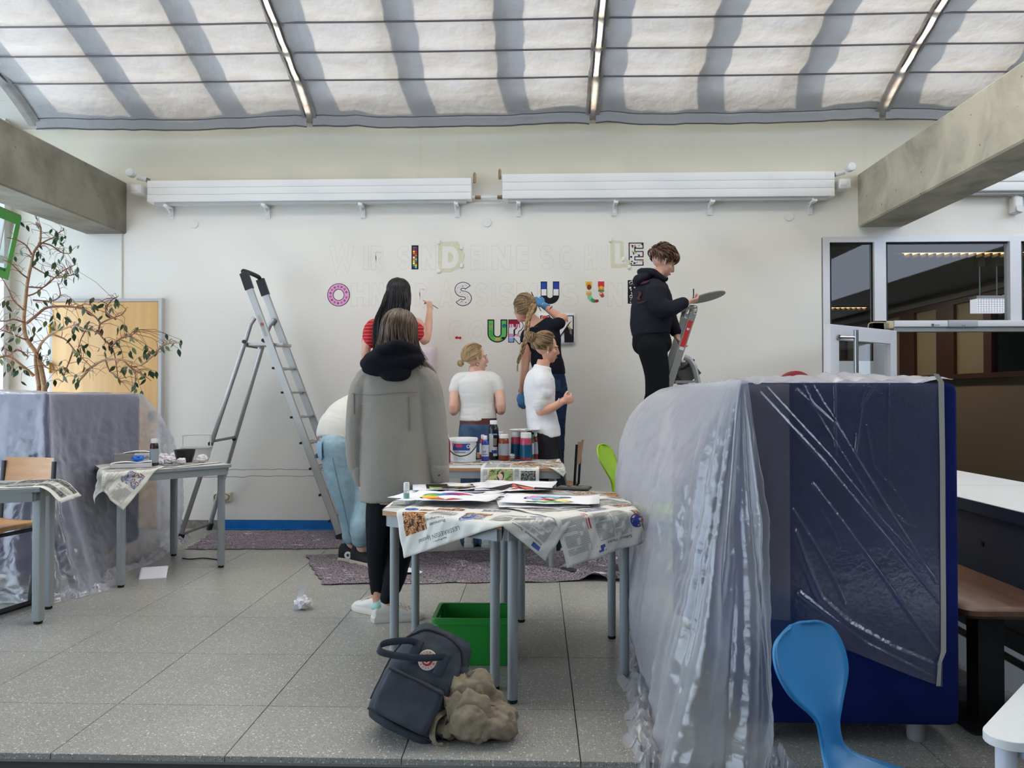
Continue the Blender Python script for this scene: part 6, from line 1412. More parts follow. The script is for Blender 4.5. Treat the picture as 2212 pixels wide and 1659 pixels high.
HOOD = mat('black_jersey', (24, 25, 31), .95, spec=.15, bump=(500, .15))
b = MB(); c = j(848, 785, -.10)
b.ell(c, (.165, .075, .062), Matrix.Rotation(-.16, 3, 'Y'), 20, 12); b.ell(c + V(-.07, -.0, .005), (.09, .07, .06), None, 14, 9); b.ell(c + V(.02, -.02, -.05), (.085, .05, .05), None, 14, 9)
b.tube(spline([j(800, 783, -.06), j(828, 757, -.13), j(862, 748, -.15), j(893, 758, -.1), j(905, 778, -.02)], 5), [.032] * 21, 10, round_=True); b.tube(spline([j(792, 785, -.03), j(822, 764, .1), j(860, 758, .12), j(900, 772, .1)], 5), [.035] * 16, 10, round_=True)
blob('hood', b, HOOD, t, .007, 4, (.009, (9, 9, 14), 21))
LEG = mat('black_leggings', (20, 22, 28), .85, spec=.2)
b = MB(); limb(b, [j(833, 1050), j(826, 1110), j(817, 1190, .02), j(819, 1240, .06), AL + V(0, 0, .03)], [.098, .092, .064, .058, .043]); limb(b, [j(882, 1050), j(876, 1110), j(866, 1190, .02), j(852, 1250, -.01), AR + V(0, 0, .03)], [.098, .092, .064, .058, .043]); b.ell(j(858, 1050), (.17, .12, .1), None, 16, 9)
blob('leggings', b, LEG, t, .007, 4, (.003, (14, 14, 26), 31))
WS = mat('white_leather', (222, 220, 214), .55); SOLE = mat('white_sole', (216, 212, 204), .6); MINT = mat('mint_leather', (160, 208, 196), .55)
shoe(t, V(AL.x + .0, AL.y + .02, 0), (-.75, .55), WS, SOLE, 1.05, .0, MINT, mat('lace_cream', (206, 196, 180), .8)); shoe(t, V(AR.x, AR.y, 0), (.92, .30), WS, SOLE, 1.05, .0, MINT, mat('lace_cream', (0, 0, 0)))
HA = hair_mat('hair_ash_brown', (44, 34, 28), (112, 90, 72))
S, r_, f_, u_ = skull(Hc, (.12, 1, -.1), V(0, 0, 1), 1.0, .012); b = MB(); cap(b, S, .45, -.75); rnd = random.Random(41)
for i in range(520):
    az = rnd.uniform(-2.35, 2.35); part = V(.16 + rnd.uniform(-.03, .03), rnd.uniform(-.45, .75), 1.0)
    d1 = V(sin(az), -cos(az), rnd.uniform(-.1, .15)); o = rnd.uniform(0, .012)
    p = [S(slerp(part, d1, k / 4), o) for k in range(1, 5)]; end = p[-1]
    ln = rnd.uniform(.10, .16) + .075 * max(0, sin(az)) ** 2; sw = V(sin(az), -cos(az), 0) * rnd.uniform(-.01, .022) + V(rnd.uniform(-.012, .012), 0, 0)
    q = end + V(0, 0, -ln * .55) + sw * .6; e = end + V(0, 0, -ln) + sw * 1.5 + V(.03 * max(0, sin(az)), 0, 0)
    lock(b, [tuple(x) for x in p + [q, e]], rnd.uniform(.0035, .0068), .0012, 6, .5, 3)
b.build('hair', HA, t, True)

# ---------------------------------------------------------------- B: long black hair, red striped tee, painting
Y = 6.52; j = J(Y)
SB = .50
t = thing('person', 'person with long black hair and red striped shirt painting at the wall', 'person', V(j(852, 800).x, Y, SB), 'people painting the wall')
R = V(1, 0, 0); Hc = j(862, 635)
b = MB(); L, M = head_tubes(b, Hc, (.25, 1, .05), V(0, 0, 1), .98)
TB = [(j(853, 850), .15, .11), (j(853, 810), .155, .11), (j(853, 770), .135, .10), (j(853, 735), .15, .105), (j(854, 706), .155, .09), (j(856, 688), .07, .06), (j(859, 668), .048, .05)]
torso(b, TB, R)
EL, WL = j(790, 762, -.02), j(795, 815, .12); ER, WR = j(917, 736, .02), j(928, 672, .24)
limb(b, [j(853, 697), j(806, 702), EL, WL], [.05, .048, .039, .026]); limb(b, [j(853, 697), j(903, 700), ER, j(925, 706, .12), WR], [.05, .048, .039, .036, .025])
hand(b, WL, (.2, .6, -.5), (1, 0, .2), .5, -1); hand(b, WR, (-.05, .30, .95), (-.75, .6, 0), .75, -1, .95, .05, [.5, .8, .95, 1.0])
limb(b, [j(838, 850), V(j(838, 900).x, Y, SB + .45), V(j(838, 900).x, Y + .02, SB + .07)], [.085, .055, .036]); limb(b, [j(868, 850), V(j(868, 900).x, Y, SB + .45), V(j(868, 900).x, Y + .02, SB + .07)], [.085, .055, .036])
blob('body', b, SKIN2, t, .0065, 3)
RED = bpy.data.materials.new('red_striped_jersey'); RED.use_nodes = True
def stripes(m, c, c2, sc, duty, dist=.35):
    nt = m.node_tree; N = nt.nodes.new; Lk = nt.links.new; bs = nt.nodes['Principled BSDF']; geo = N('ShaderNodeNewGeometry'); wv = N('ShaderNodeTexWave'); wv.bands_direction = 'Z'; wv.inputs['Scale'].default_value = sc; wv.inputs['Distortion'].default_value = dist; wv.inputs['Detail Scale'].default_value = .3
    Lk(geo.outputs['Position'], wv.inputs[0]); r = N('ShaderNodeValToRGB'); r.color_ramp.interpolation = 'CONSTANT'; r.color_ramp.elements[0].color = (*lin(c), 1); r.color_ramp.elements[1].position = duty; r.color_ramp.elements[1].color = (*lin(c2), 1)
    Lk(wv.outputs[1], r.inputs[0]); Lk(r.outputs[0], bs.inputs['Base Color']); bs.inputs['Roughness'].default_value = .85
stripes(RED, (188, 24, 40), (226, 150, 150), 11, .965)
b = MB(); torso(b, [(j(853, 835), .172, .13), (j(853, 800), .168, .125), (j(853, 765), .15, .115), (j(853, 735), .165, .118), (j(854, 708), .17, .105), (j(856, 692), .10, .08), (j(857, 680), .068, .066)], R)
limb(b, [j(850, 704), j(806, 706), j(797, 738, -.01)], [.06, .063, .058]); limb(b, [j(856, 704), j(898, 706), j(908, 722, .01)], [.06, .063, .058])
blob('shirt', b, RED, t, .008, 4, (.005, (8, 8, 10), 13))
b = MB(); limb(b, [j(838, 840), V(j(838, 900).x, Y, SB + .45), V(j(838, 900).x, Y + .02, SB + .09)], [.1, .072, .055]); limb(b, [j(868, 840), V(j(868, 900).x, Y, SB + .45), V(j(868, 900).x, Y + .02, SB + .09)], [.1, .072, .055]); b.ell(j(853, 840), (.165, .12, .09), None, 16, 9)
blob('trousers', b, LEG, t, .009, 3, (.004, (10, 10, 14), 17))
DKSH = mat('black_shoe', (26, 26, 28), .6)
for x in (838, 868): shoe(t, V(j(x, 900).x, Y + .0, 0), (.1, 1), DKSH, DKSH, .95, zf=SB)
HB = hair_mat('hair_black', (10, 9, 12), (36, 32, 36)); S, r_, f_, u_ = skull(Hc, (.25, 1, .05), V(0, 0, 1), .98, .012); b = MB(); cap(b, S, .45, -.8); rnd = random.Random(42)
for i in range(480):
    az = rnd.uniform(-2.0, 2.0); part = V(rnd.uniform(-.04, .04), rnd.uniform(-.5, .8), 1); d1 = V(sin(az), -cos(az), rnd.uniform(-.2, .1)); o = rnd.uniform(0, .012)
    p = [S(slerp(part, d1, k / 4), o) for k in range(1, 5)]; end = p[-1]; side = sin(az)
    q = [V(end.x + side * .02, min(end.y, Y - .10) + rnd.uniform(-.02, .02), end.z - .10), V(j(853, 700).x + side * .13 - .015 + rnd.uniform(-.02, .02), Y - .145 + .03 * abs(side) + rnd.uniform(-.015, .015), j(853, 705).z), V(j(846, 760).x + side * .105 + rnd.uniform(-.025, .025), Y - .155 + rnd.uniform(-.015, .015), j(853, 765).z + rnd.uniform(-.05, .05))]
    lock(b, [tuple(x) for x in p + q], rnd.uniform(.004, .0072), .0015, 6, .5, 3)
b.build('hair', HB, t, True)
# thin brush in the hand
t2 = WR + V(-.02, .10, .085)
tg = MB().tube([t2 + V(.085, -.03, -.055), t2, t2 + V(-.045, .05, .02)], [.0035, .0045, .003], 7).build('paint_brush', mat('brush_wood', (150, 110, 80), .5), org=t2); tag(tg, 'thin wooden brush held by the person with black hair', 'brush')
MB().tube([t2 + V(-.045, .05, .02), t2 + V(-.065, .066, .03)], [.004, .001], 6).build('bristles', mat('bristle_red', (150, 40, 40), .7), tg)
def school_chair(label, base, rot, seat_z=.46, group='wooden school chairs', back=True):
    t = thing('school_chair', label, 'chair', base, group); M = Matrix.Translation(base) @ Matrix.Rotation(rot, 4, 'Z')   # faces local -Y
    WD = mat('beech_ply', (206, 160, 112), .45, var=(3, (190, 142, 96), .3, .7), stretch=(1, 9, 9)); MT = mat('chair_black_steel', (30, 31, 34), .45, .3)
    MB().grid(lambda u, v: M @ V((u - .5) * .38, -.19 + v * .37, seat_z + .01 * (2 * u - 1) ** 2 - .012 * max(0, .2 - v) * 5), 10, 10).build('seat', WD, t, True); solidify(t.children[-1], .012)
    MB().grid(lambda u, v: M @ V((u - .5) * (.38 - .03 * v), .20 + .03 * v - .05 * (1 - (2 * u - 1) ** 2) * -.6, seat_z + .19 + v * .19), 12, 6).build('backrest', WD, t, True); solidify(t.children[-1], .012)
    for s in (-1, 1):
        x = s * .185
        MB().tube([M @ V(x, .222, seat_z + .36), M @ V(x, .20, seat_z + .0), M @ V(x, .13, seat_z - .03), M @ V(x, .06, .06), M @ V(x, .06, .018)], [(.016, .011)] * 5, 8, side=(M.to_3x3() @ V(1, 0, 0))).build('leg', MT, t)
        MB().tube([M @ V(x, -.17, seat_z - .02), M @ V(x, .2, seat_z - .02)], .011, 8).build('seat_rail', MT, t); MB().tube([M @ V(x, -.22, .018), M @ V(x, .24, .018)], .017, 8, round_=True).build('runner', MT, t)
    MB().tube([M @ V(-.185, .20, .02), M @ V(.185, .20, .02)], .013, 8).build('cross_bar', MT, t)
    return t
school_chair('wooden school chair the person in striped shirt stands on', V(j(853, 900).x, Y + .02, 0), pi, .485)

# ---------------------------------------------------------------- C: white tee, blond knot, head turned right
Y = 6.30; j = J(Y)
t = thing('person', 'person with blond knot and white tee behind the paint table', 'person', V(j(1030, 900).x, Y, 0), 'people painting the wall')
Hc = j(1027, 774); HF = V(.93, .36, .03)
b = MB(); L, M = head_tubes(b, Hc, HF, V(0, 0, 1), .96); face_bits(t, L, .96)
torso(b, [(j(1033, 960), .14, .10), (j(1033, 930), .14, .10), (j(1031, 895), .115, .085), (j(1030, 855), .125, .09), (j(1029, 825), .13, .075), (j(1027, 808), .065, .06), (j(1025, 790), .046, .05)], R)
for s, e, w_, th in ((990, (979, 886, -.05), (990, 880, .20), -1), (1070, (1083, 884, -.05), (1072, 882, .20), 1)):
    limb(b, [j(1029, 817), j(s, 824), j(*e), j(*w_)], [.042, .043, .037, .025]); hand(b, j(*w_), (.05 * -th, 1, .1), (-th, 0, .4), .7, th, .9)
for x in (1018, 1050): limb(b, [j(x, 960), V(j(x, 900).x, Y, .46), V(j(x, 900).x, Y, .07)], [.085, .055, .036])
blob('body', b, SKIN2, t, .0065, 3)
TEE = mat('white_tee', (222, 220, 216), .9, spec=.15, bump=(300, .1)); TEE2 = mat('white_tee2', (228, 228, 230), .9, spec=.15, bump=(300, .1))
b = MB(); torso(b, [(j(1032, 909), .150, .122), (j(1032, 890), .147, .117), (j(1031, 868), .143, .112), (j(1030, 845), .155, .117), (j(1029, 824), .166, .108), (j(1028, 811), .115, .085), (j(1027, 803), .066, .068)], R, 24)
for s, e in ((996, (984, 843, -.01)), (1064, (1076, 842, -.01))): limb(b, [j(1029, 817), j(s, 822), j(*e)], [.064, .068, .056])
blob('t_shirt', b, TEE, t, .007, 4, [(.004, (7, 7, 13), 7), (.0025, (12, 12, 34), 3)])
b = MB(); b.tube([j(1033, 916), j(1033, 903)], [(.152, .124), (.150, .122)], 24, side=R); b.build('belt', mat('brown_belt', (92, 44, 38), .5), t)
JEANS = mat('blue_denim', (58, 82, 112), .9, spec=.2, bump=(700, .2), var=(9, (84, 110, 138), .4, .7)); JEAN2 = mat('dark_denim', (28, 44, 72), .9, spec=.2, bump=(700, .2), var=(9, (40, 60, 92), .4, .7))
b = MB(); b.tube([j(1034, 975), j(1033, 945), j(1033, 915)], [(.158, .125), (.164, .130), (.151, .124)], 24, side=R)
for x in (1016, 1053): limb(b, [j(x, 955), V(j(x, 900).x, Y, .46), V(j(x, 900).x, Y, .05)], [.1, .078, .085])
je = blob('jeans', b, JEANS, t, .008, 4, (.004, (9, 9, 14), 8)); PK = mat('denim_seam', (44, 64, 92), .9)
for x0, x1 in ((1004, 1024), (1042, 1062)): decal('pocket', t, je, lambda u, v: j(x0 + (x1 - x0) * u, 930 + 26 * v), 7, 7, JEANS, .004)
for x in (1016, 1053): shoe(t, V(j(x, 900).x, Y - .02, 0), (.1, 1), WS, SOLE, .92)
HCm = hair_mat('hair_blond', (122, 92, 60), (206, 176, 132)); S, r_, f_, u_ = skull(Hc, HF, V(0, 0, 1), .96, .008); b = MB(); cap(b, S, .42, -.45, off=-.002); rnd = random.Random(43)
knot = V(-.15, -.95, -.55)
def to_knot(b, S, knot, n, rnd, r=(.005, .008), front=.5, bulge=.006, zlo=-.35):
    for i in range(n):
        a = rnd.uniform(0, 2 * pi); z = rnd.uniform(zlo, 1); rr = sqrt(max(0, 1 - z * z)); d = V(rr * sin(a), -rr * cos(a), z)
        if d.y > front and z < .70: continue
        if d.y > .1 and z < .05: continue
        p = [S(slerp(d, knot, k / 5), bulge * sin(pi * k / 5) + rnd.uniform(0, .004)) for k in range(6)]; lock(b, [tuple(x) for x in p], rnd.uniform(*r), .003, 6, .5, 2)
def bun(b, c, R0, n, rnd, r=.006):
    for i in range(n):
        ax = V(rnd.uniform(-1, 1), rnd.uniform(-1, 1), rnd.uniform(-1, 1)).normalized(); q = ax.orthogonal().normalized(); w2 = ax.cross(q); R1 = R0 * rnd.uniform(.7, 1.05); a0 = rnd.uniform(0, 6); ln = rnd.uniform(2.2, 4.6)
        lock(b, [tuple(c + (q * cos(a0 + ln * k / 7) + w2 * sin(a0 + ln * k / 7)) * R1 * (1 + rnd.uniform(-.06, .06))) for k in range(8)], r, r * .3, 6, .6, 2)
to_knot(b, S, knot, 560, rnd, (.0030, .0050)); kc = S(knot, .018); bun(b, kc + V(-.012, -.012, -.012), .026, 80, rnd, .0038)
b.build('hair', HCm, t, True)
er = MB().tube([L(.081, -.008, -.040) + (V(cos(a), 0, sin(a)) * .013 - V(0, 0, .013)) for a in [2 * pi * k / 14 for k in range(13)]], .0032, 6).build('hoop_earring', mat('gold', (206, 176, 110), .25, 1), t)

# ---------------------------------------------------------------- D: dark tee, braid, blue gloves, reaching up from a chair
Y = 6.58; j = J(Y); SD = .46
t = thing('person', 'person in dark tee with long braid and blue gloves reaching up', 'person', V(j(1180, 900).x, Y, SD), 'people painting the wall')
Rd = V(.94, .34, 0).normalized(); Hc = j(1131, 668, .02); HF = V(-.55, .83, .08)
b = MB(); L, M = head_tubes(b, Hc, HF, V(-.12, 0, 1), .98); face_bits(t, L, .98)
torso(b, [(j(1186, 850), .145, .11), (j(1184, 820), .15, .11), (j(1178, 785), .12, .095), (j(1172, 745), .145, .10), (j(1166, 714, .0), .155, .09), (j(1156, 700), .07, .06), (j(1143, 684), .046, .05)], Rd)
ESH, EEL, EWR = j(1196, 704, -.02), j(1217, 687, .03), j(1175, 660, .16)
limb(b, [j(1166, 708), ESH, EEL], [.05, .048, .04]); limb(b, [EEL + V(-.01, 0, -.01), EEL + V(-.04, .03, .01), EWR], [.04, .038, .027])
WLd = j(1127, 848, .06); limb(b, [j(1160, 712), j(1138, 724, -.05), j(1134, 790, -.03), WLd], [.05, .046, .037, .026])
for x in (1172, 1200): limb(b, [j(x, 850), V(j(x, 900).x, Y, SD + .44), V(j(x, 900).x, Y + .01, SD + .07)], [.085, .055, .036])
blob('body', b, SKIN, t, .0065, 3)
GLV = mat('blue_nitrile', (70, 140, 196), .45, spec=.4, bump=(90, .25))
b = MB(); b.tube([EWR + (EEL - EWR).normalized() * .05, EWR + (EEL - EWR).normalized() * .01, EWR], [.034, .031, .030], 12); hand(b, EWR, (-.80, .28, .50), (-.1, .95, -.25), .62, -1, 1.05, .07, [.5, .75, .8, .85]); blob('glove', b, GLV, t, .0055, 2, (.0015, (40, 40, 40), 3))
b = MB(); b.tube([WLd + V(.004, 0, .04), WLd], [.032, .029], 12); hand(b, WLd, (-.1, .1, -1), (.7, .7, 0), .4, -1, 1.05, .06); blob('glove', b, GLV, t, .0055, 2, (.0015, (40, 40, 40), 4))
NVT = mat('dark_navy_tee', (24, 27, 38), .9, spec=.2)
b = MB(); torso(b, [(j(1187, 812), .140, .108), (j(1184, 790), .137, .108), (j(1178, 765), .140, .108), (j(1173, 735), .158, .112), (j(1167, 712), .162, .10), (j(1160, 702), .11, .078)], Rd, 24)
limb(b, [j(1168, 710), j(1194, 704, -.02), j(1208, 698, .0)], [.058, .058, .052]); limb(b, [j(1162, 715), j(1140, 724, -.05), j(1137, 743, -.04)], [.058, .056, .052])
blob('t_shirt', b, NVT, t, .0075, 4, (.005, (8, 8, 11), 23))
b = MB(); b.tube([j(1188, 870), j(1187, 845), j(1186, 808)], [(.152, .125), (.157, .13), (.135, .108)], 24, side=Rd)
for x in (1171, 1202): limb(b, [j(x, 850), V(j(x, 900).x, Y, SD + .44), V(j(x, 900).x, Y + .01, SD + .05)], [.098, .072, .062])
je = blob('jeans', b, JEAN2, t, .008, 4, (.004, (9, 9, 14), 28))
for x0, x1 in ((1158, 1176), (1190, 1210)): decal('pocket', t, je, lambda u, v: j(x0 + (x1 - x0) * u, 820 + 25 * v), 7, 7, mat('denim_pocket', (34, 54, 84), .9, bump=(700, .2)), .005)
for x in (1172, 1200): shoe(t, V(j(x, 900).x, Y - .01, 0), (.1, 1), DKSH, SOLE, .92, zf=SD + .012)
MB().tube([EWR + (EEL - EWR).normalized() * .075 + (V(.6, 0, .8) * cos(a) + V(0, 1, 0) * sin(a)) * .032 for a in [2 * pi * k / 12 for k in range(13)]], .004, 6).build('hair_tie_bracelet', BLACK, t)
HD = hair_mat('hair_dark_blond', (92, 70, 48), (176, 146, 106)); S, r_, f_, u_ = skull(Hc, HF, V(-.12, 0, 1), .98, .012); b = MB(); cap(b, S, .42, -.6, off=-.002); rnd = random.Random(44); knot = V(.25, -.95, .18)
to_knot(b, S, knot, 560, rnd, (.0032, .0056), .5, .014, -.75)
k0 = S(knot, .02); pth = spline([tuple(k0), tuple(j(1141, 690, -.15)), tuple(j(1136, 730, -.165)), tuple(j(1127, 762, -.13)), tuple(j(1121, 776, -.11)), tuple(j(1119, 785, -.11))], 10); m_ = len(pth)
for s3 in range(3): lock(b, [(x + .013 * sin(i * .62 + s3 * 2.094) * (1 - i / m_ * .5), y + .008 * cos(i * 1.24 + s3 * 4.19), z) for i, (x, y, z) in enumerate(pth)], .016, .006, 8, .8, 2)
e = pth[-1]; [lock(b, [e, (e[0] + rnd.uniform(-.01, .0), e[1], e[2] - .03), (e[0] - .006 + rnd.uniform(-.01, .01), e[1], e[2] - .07)], .004, .001, 5, .6, 2) for _ in range(7)]
bun(b, k0, .016, 12, rnd, .004)
b.build('hair', HD, t, True)
c = EWR + V(-.075, .03, .045); tg = MB().tube([c + V(-.035, -.02, .075), c, c + V(.05, .01, -.09)], [.004, .0048, .003], 7).build('paint_brush', mat('brush_black', (26, 30, 46), .4), org=c); tag(tg, 'slim dark brush held in the raised blue glove', 'brush')
MB().tube([j(1145, 705, -.09), j(1155, 707, -.10), j(1168, 703, -.09)], .0022, 5).build('necklace', mat('gold', (0, 0, 0)), t)
school_chair('wooden school chair the person with braid stands on', V(j(1194, 900).x, Y + .0, 0), -.15 + pi * 1.5, .455)

# ---------------------------------------------------------------- E: white tee in profile, hands together
Y = 6.17; j = J(Y)
t = thing('person', 'person in white tee and dark trousers standing in profile, bun', 'person', V(j(1185, 900).x, Y, 0), 'people painting the wall')
Re = V(.22, -.97, 0).normalized(); FE = V(.97, .22, 0); Hc = j(1180, 752); HF = V(.96, .25, -.12)
b = MB(); L, M = head_tubes(b, Hc, HF, V(.1, 0, 1), .98); face_bits(t, L, .98)
TE = [(j(1172, 965), .14, .115), (j(1172, 930), .15, .115), (j(1168, 890), .125, .10), (j(1166, 850), .14, .105), (j(1168, 815), .14, .095), (j(1171, 797), .065, .06), (j(1175, 778), .046, .05)]
torso(b, TE, Re)
SRe, ERe, WRe = j(1174, 822, -.14), j(1167, 888, -.15), j(1215, 868, -.16)
limb(b, [j(1169, 812), SRe, ERe], [.05, .046, .038]); limb(b, [ERe + V(0, 0, .005), j(1188, 882, -.16), WRe], [.038, .037, .026]); hand(b, WRe, (.9, .3, .30), (-.2, 1, .2), .95, 1, .92, .04)
limb(b, [j(1169, 812), j(1172, 822, .14), j(1178, 885, .14), j(1218, 864, .02)], [.05, .046, .038, .026]); hand(b, j(1218, 864, .02), (.85, -.5, .3), (-.2, -1, 0), .9, -1, .92, .04)
FR, FL_ = V(j(1188, 900).x, Y - .07, 0), V(j(1206, 900).x, Y + .10, 0)
for x, dy, fp in ((1173, -.07, FR), (1178, .08, FL_)): limb(b, [j(x, 955, dy), V((j(x, 955).x + fp.x) / 2 + .03, fp.y, .47), V(fp.x, fp.y, .07)], [.085, .055, .036])
blob('body', b, SKIN, t, .0065, 3)
b = MB(); torso(b, [(j(1177, 945), .165, .125), (j(1174, 925), .16, .125), (j(1168, 885), .145, .115), (j(1165, 845), .158, .12), (j(1167, 815), .15, .105), (j(1170, 800), .09, .075), (j(1172, 791), .064, .064)], Re, 24)
limb(b, [j(1168, 816), j(1172, 822, -.13), j(1177, 848, -.15)], [.06, .062, .060]); limb(b, [j(1168, 816), j(1172, 822, .135), j(1178, 848, .15)], [.06, .068, .07])
blob('t_shirt', b, TEE2, t, .0075, 4, [(.007, (6, 6, 8), 37), (.003, (13, 13, 22), 33)])
b = MB(); limb(b, [j(1174, 845, -.145), j(1168, 868, -.152), j(1166, 878, -.152)], [.056, .054, .050]); blob('undersleeve', b, TEE, t, .006, 2, (.003, (10, 10, 60), 5))
BT = mat('charcoal_trousers', (36, 37, 42), .9, spec=.2)
b = MB(); b.tube([j(1175, 975), j(1174, 945), j(1172, 925)], [(.148, .13), (.152, .13), (.14, .12)], 24, side=Re)
for x, dy, fp in ((1174, -.075, FR), (1180, .08, FL_)): limb(b, [j(x, 950, dy), V((j(x, 955).x + fp.x) / 2 + .03, fp.y, .47), V(fp.x, fp.y, .05)], [.102, .085, .095])
blob('trousers', b, BT, t, .008, 4, (.005, (8, 8, 9), 38))
for fp in (FR, FL_): shoe(t, fp, (1, .1), DKSH, SOLE, .95)
S, r_, f_, u_ = skull(Hc, HF, V(.1, 0, 1), .98, .010); b = MB(); cap(b, S, .42, -.5, off=-.002); rnd = random.Random(45); knot = V(.12, -.9, .30)
to_knot(b, S, knot, 560, rnd, (.0032, .0056), .5, .012, -.5); bun(b, S(knot, .032), .042, 120, rnd, .0042)
b.build('hair', HD, t, True)
MB().tube([WRe + V(-.035, 0, -.005) + (V(.25, 0, .95) * cos(a) + V(0, 1, 0) * sin(a)) * .031 for a in [2 * pi * k / 12 for k in range(13)]], .0045, 6).build('bracelet', mat('beads_white', (216, 204, 186), .4), t)
MB().ell(L(.083, -.004, -.040), (.006, .006, .006), None, 8, 6).build('pearl_earring', mat('pearl', (232, 226, 216), .2), t)

# ---------------------------------------------------------------- F: black hoodie on the small ladder
Y = 6.22; j = J(Y); SF = .74
t = thing('person', 'person with short hair in black hoodie standing on small ladder', 'person', V(j(1405, 900).x, Y, SF), 'people painting the wall')
Rf = V(.25, -.97, 0).normalized(); FF_ = V(.97, .25, 0); Hc = j(1432, 566); HF = V(.90, .22, -.42); HU = V(.42, .05, .92)
b = MB(); L, M = head_tubes(b, Hc, HF, HU, 1.0); face_bits(t, L, 1.0)
torso(b, [(j(1408, 760), .155, .125), (j(1407, 728), .16, .125), (j(1406, 690), .145, .115), (j(1406, 650), .15, .115), (j(1410, 618), .15, .105), (j(1416, 600), .07, .065), (j(1424, 585), .052, .055)], Rf)
E1, W1_ = j(1432, 668, -.19), j(1484, 653, -.15); E2, W2_ = j(1440, 675, .13), j(1462, 726, .10)
limb(b, [j(1410, 616), j(1414, 624, -.15), E1, W1_], [.05, .05, .042, .028]); limb(b, [j(1412, 616), j(1422, 624, .14), E2, W2_], [.05, .05, .042, .028])
hand(b, W1_, (.92, .15, .22), (-.1, .35, .93), .75, -1, .95, .05); hand(b, W2_, (.35, -.25, -.9), (.8, -.5, .2), .55, 1, .95, .06)
for dy in (-.075, .075): limb(b, [j(1408, 755, dy), V(j(1420, 800).x, Y + dy, SF + .47), V(j(1398, 900).x, Y + dy, SF + .07)], [.09, .06, .04])
blob('body', b, SKIN2, t, .0065, 3)
HDY = mat('black_sweat', (36, 38, 46), .95, spec=.15, bump=(420, .2))
b = MB(); torso(b, [(j(1407, 722), .172, .142), (j(1406, 708), .178, .150), (j(1406, 690), .182, .155), (j(1407, 655), .185, .150), (j(1409, 625), .178, .128), (j(1414, 607), .11, .09), (j(1419, 595), .075, .075)], Rf, 26)
limb(b, [j(1410, 618), j(1415, 628, -.155), j(1420, 655, -.19), j(1440, 668, -.20), j(1474, 655, -.165)], [.07, .082, .076, .066, .044]); limb(b, [j(1412, 618), j(1424, 628, .145), j(1440, 672, .13), j(1459, 716, .11)], [.07, .08, .066, .044])
hd = blob('hoodie', b, HDY, t, .0075, 4, [(.008, (6, 6, 9), 47), (.003, (14, 14, 20), 43)])
b = MB(); b.ell(j(1393, 600, -.03), (.085, .10, .045), Matrix.Rotation(-.5, 3, 'Y'), 16, 10); b.tube(spline([j(1432, 602, -.09), j(1412, 588, -.12), j(1390, 586, -.06), j(1384, 588, .06), j(1410, 588, .12), j(1436, 602, .08)], 5), [.026] * 26, 10, round_=True); b.ell(j(1380, 606, -.03), (.05, .085, .05), None, 14, 9)
blob('hood', b, HDY, t, .007, 4, (.007, (12, 12, 14), 49))
MAG = mat('dull_red_print', (70, 30, 42), .9)
vs = verts_of(hd)
for (x0, y0, x1, y1) in ((1381, 612, 1393, 618), (1374, 634, 1379, 652), (1372, 656, 1386, 660)):
    decal('back_print', t, hd, lambda u, v: j(x0 + (x1 - x0) * u + 2 * sin(v * 6), y0 + (y1 - y0) * v), 6, 6, MAG, .002)
b = MB(); b.ell(j(1408, 742), (.155, .172, .115), Matrix.Rotation(.25, 3, 'Z'), 22, 13); b.tube([j(1407, 735), j(1407, 712)], [(.165, .150), (.155, .135)], 24, side=Rf)
for dy in (-.08, .08): limb(b, [j(1408, 750, dy), j(1418, 800, dy), V(j(1418, 820).x, Y + dy, SF + .45), V(j(1400, 870).x, Y + dy, SF + .2), V(j(1396, 900).x, Y + dy, SF + .05)], [.118, .098, .082, .08, .085])
blob('trousers', b, mat('black_trousers', (22, 23, 28), .92, spec=.15), t, .008, 4, (.006, (8, 8, 8), 58))
for dy in (-.075, .075): shoe(t, V(j(1396, 900).x, Y + dy, 0), (1, .1), DKSH, SOLE, .98, zf=SF)
MB().box((j(1396, 900).x - .12, Y - .17, SF - .025), (j(1450, 900).x + .05, Y + .17, SF)).build('standing_step', ALU, bpy.data.objects['step_ladder.001'], None, org=None)
HFm = hair_mat('hair_short_brown', (46, 30, 28), (120, 86, 66)); S, r_, f_, u_ = skull(Hc, HF, HU, 1.0, .006); b = MB(); cap(b, S, .40, -.30, off=.0); rnd = random.Random(46)
for i in range(420):
    a = rnd.uniform(0, 2 * pi); z = rnd.uniform(-.28, 1); rr = sqrt(max(0, 1 - z * z)); d = V(rr * sin(a), -rr * cos(a), z)
    if d.y > .45 and z < .55: continue
    if d.y > .2 and z < .1: continue
    fr = max(0, d.y) * max(0, z + .3); low = z < .12
    e = (d + V(rnd.uniform(-.4, .4), .55 + .5 * fr, rnd.uniform(-.55, .2) - .5 * fr)).normalized() if not low else (d + V(rnd.uniform(-.2, .2), .1, -.35)).normalized()
    h = .004 if low else rnd.uniform(.014, .034)
    p = [S(slerp(d, e, k / 4), h * sin(pi * (.15 + .8 * k / 4))) for k in range(5)]; lock(b, [tuple(x) for x in p], rnd.uniform(.006, .010) * (.7 if low else 1), .0015, 6, .6, 2)
for i in range(70):
    d = V(rnd.uniform(-.7, .7), .75, .75); e = V(d.x * 1.1, 1.0, rnd.uniform(-.02, .22)); p = [S(slerp(d, e, k / 4), .016 + .016 * sin(pi * k / 4)) for k in range(5)]; lock(b, [tuple(x) for x in p], .010, .0015, 6, .6, 2)
b.build('hair', HFm, t, True)
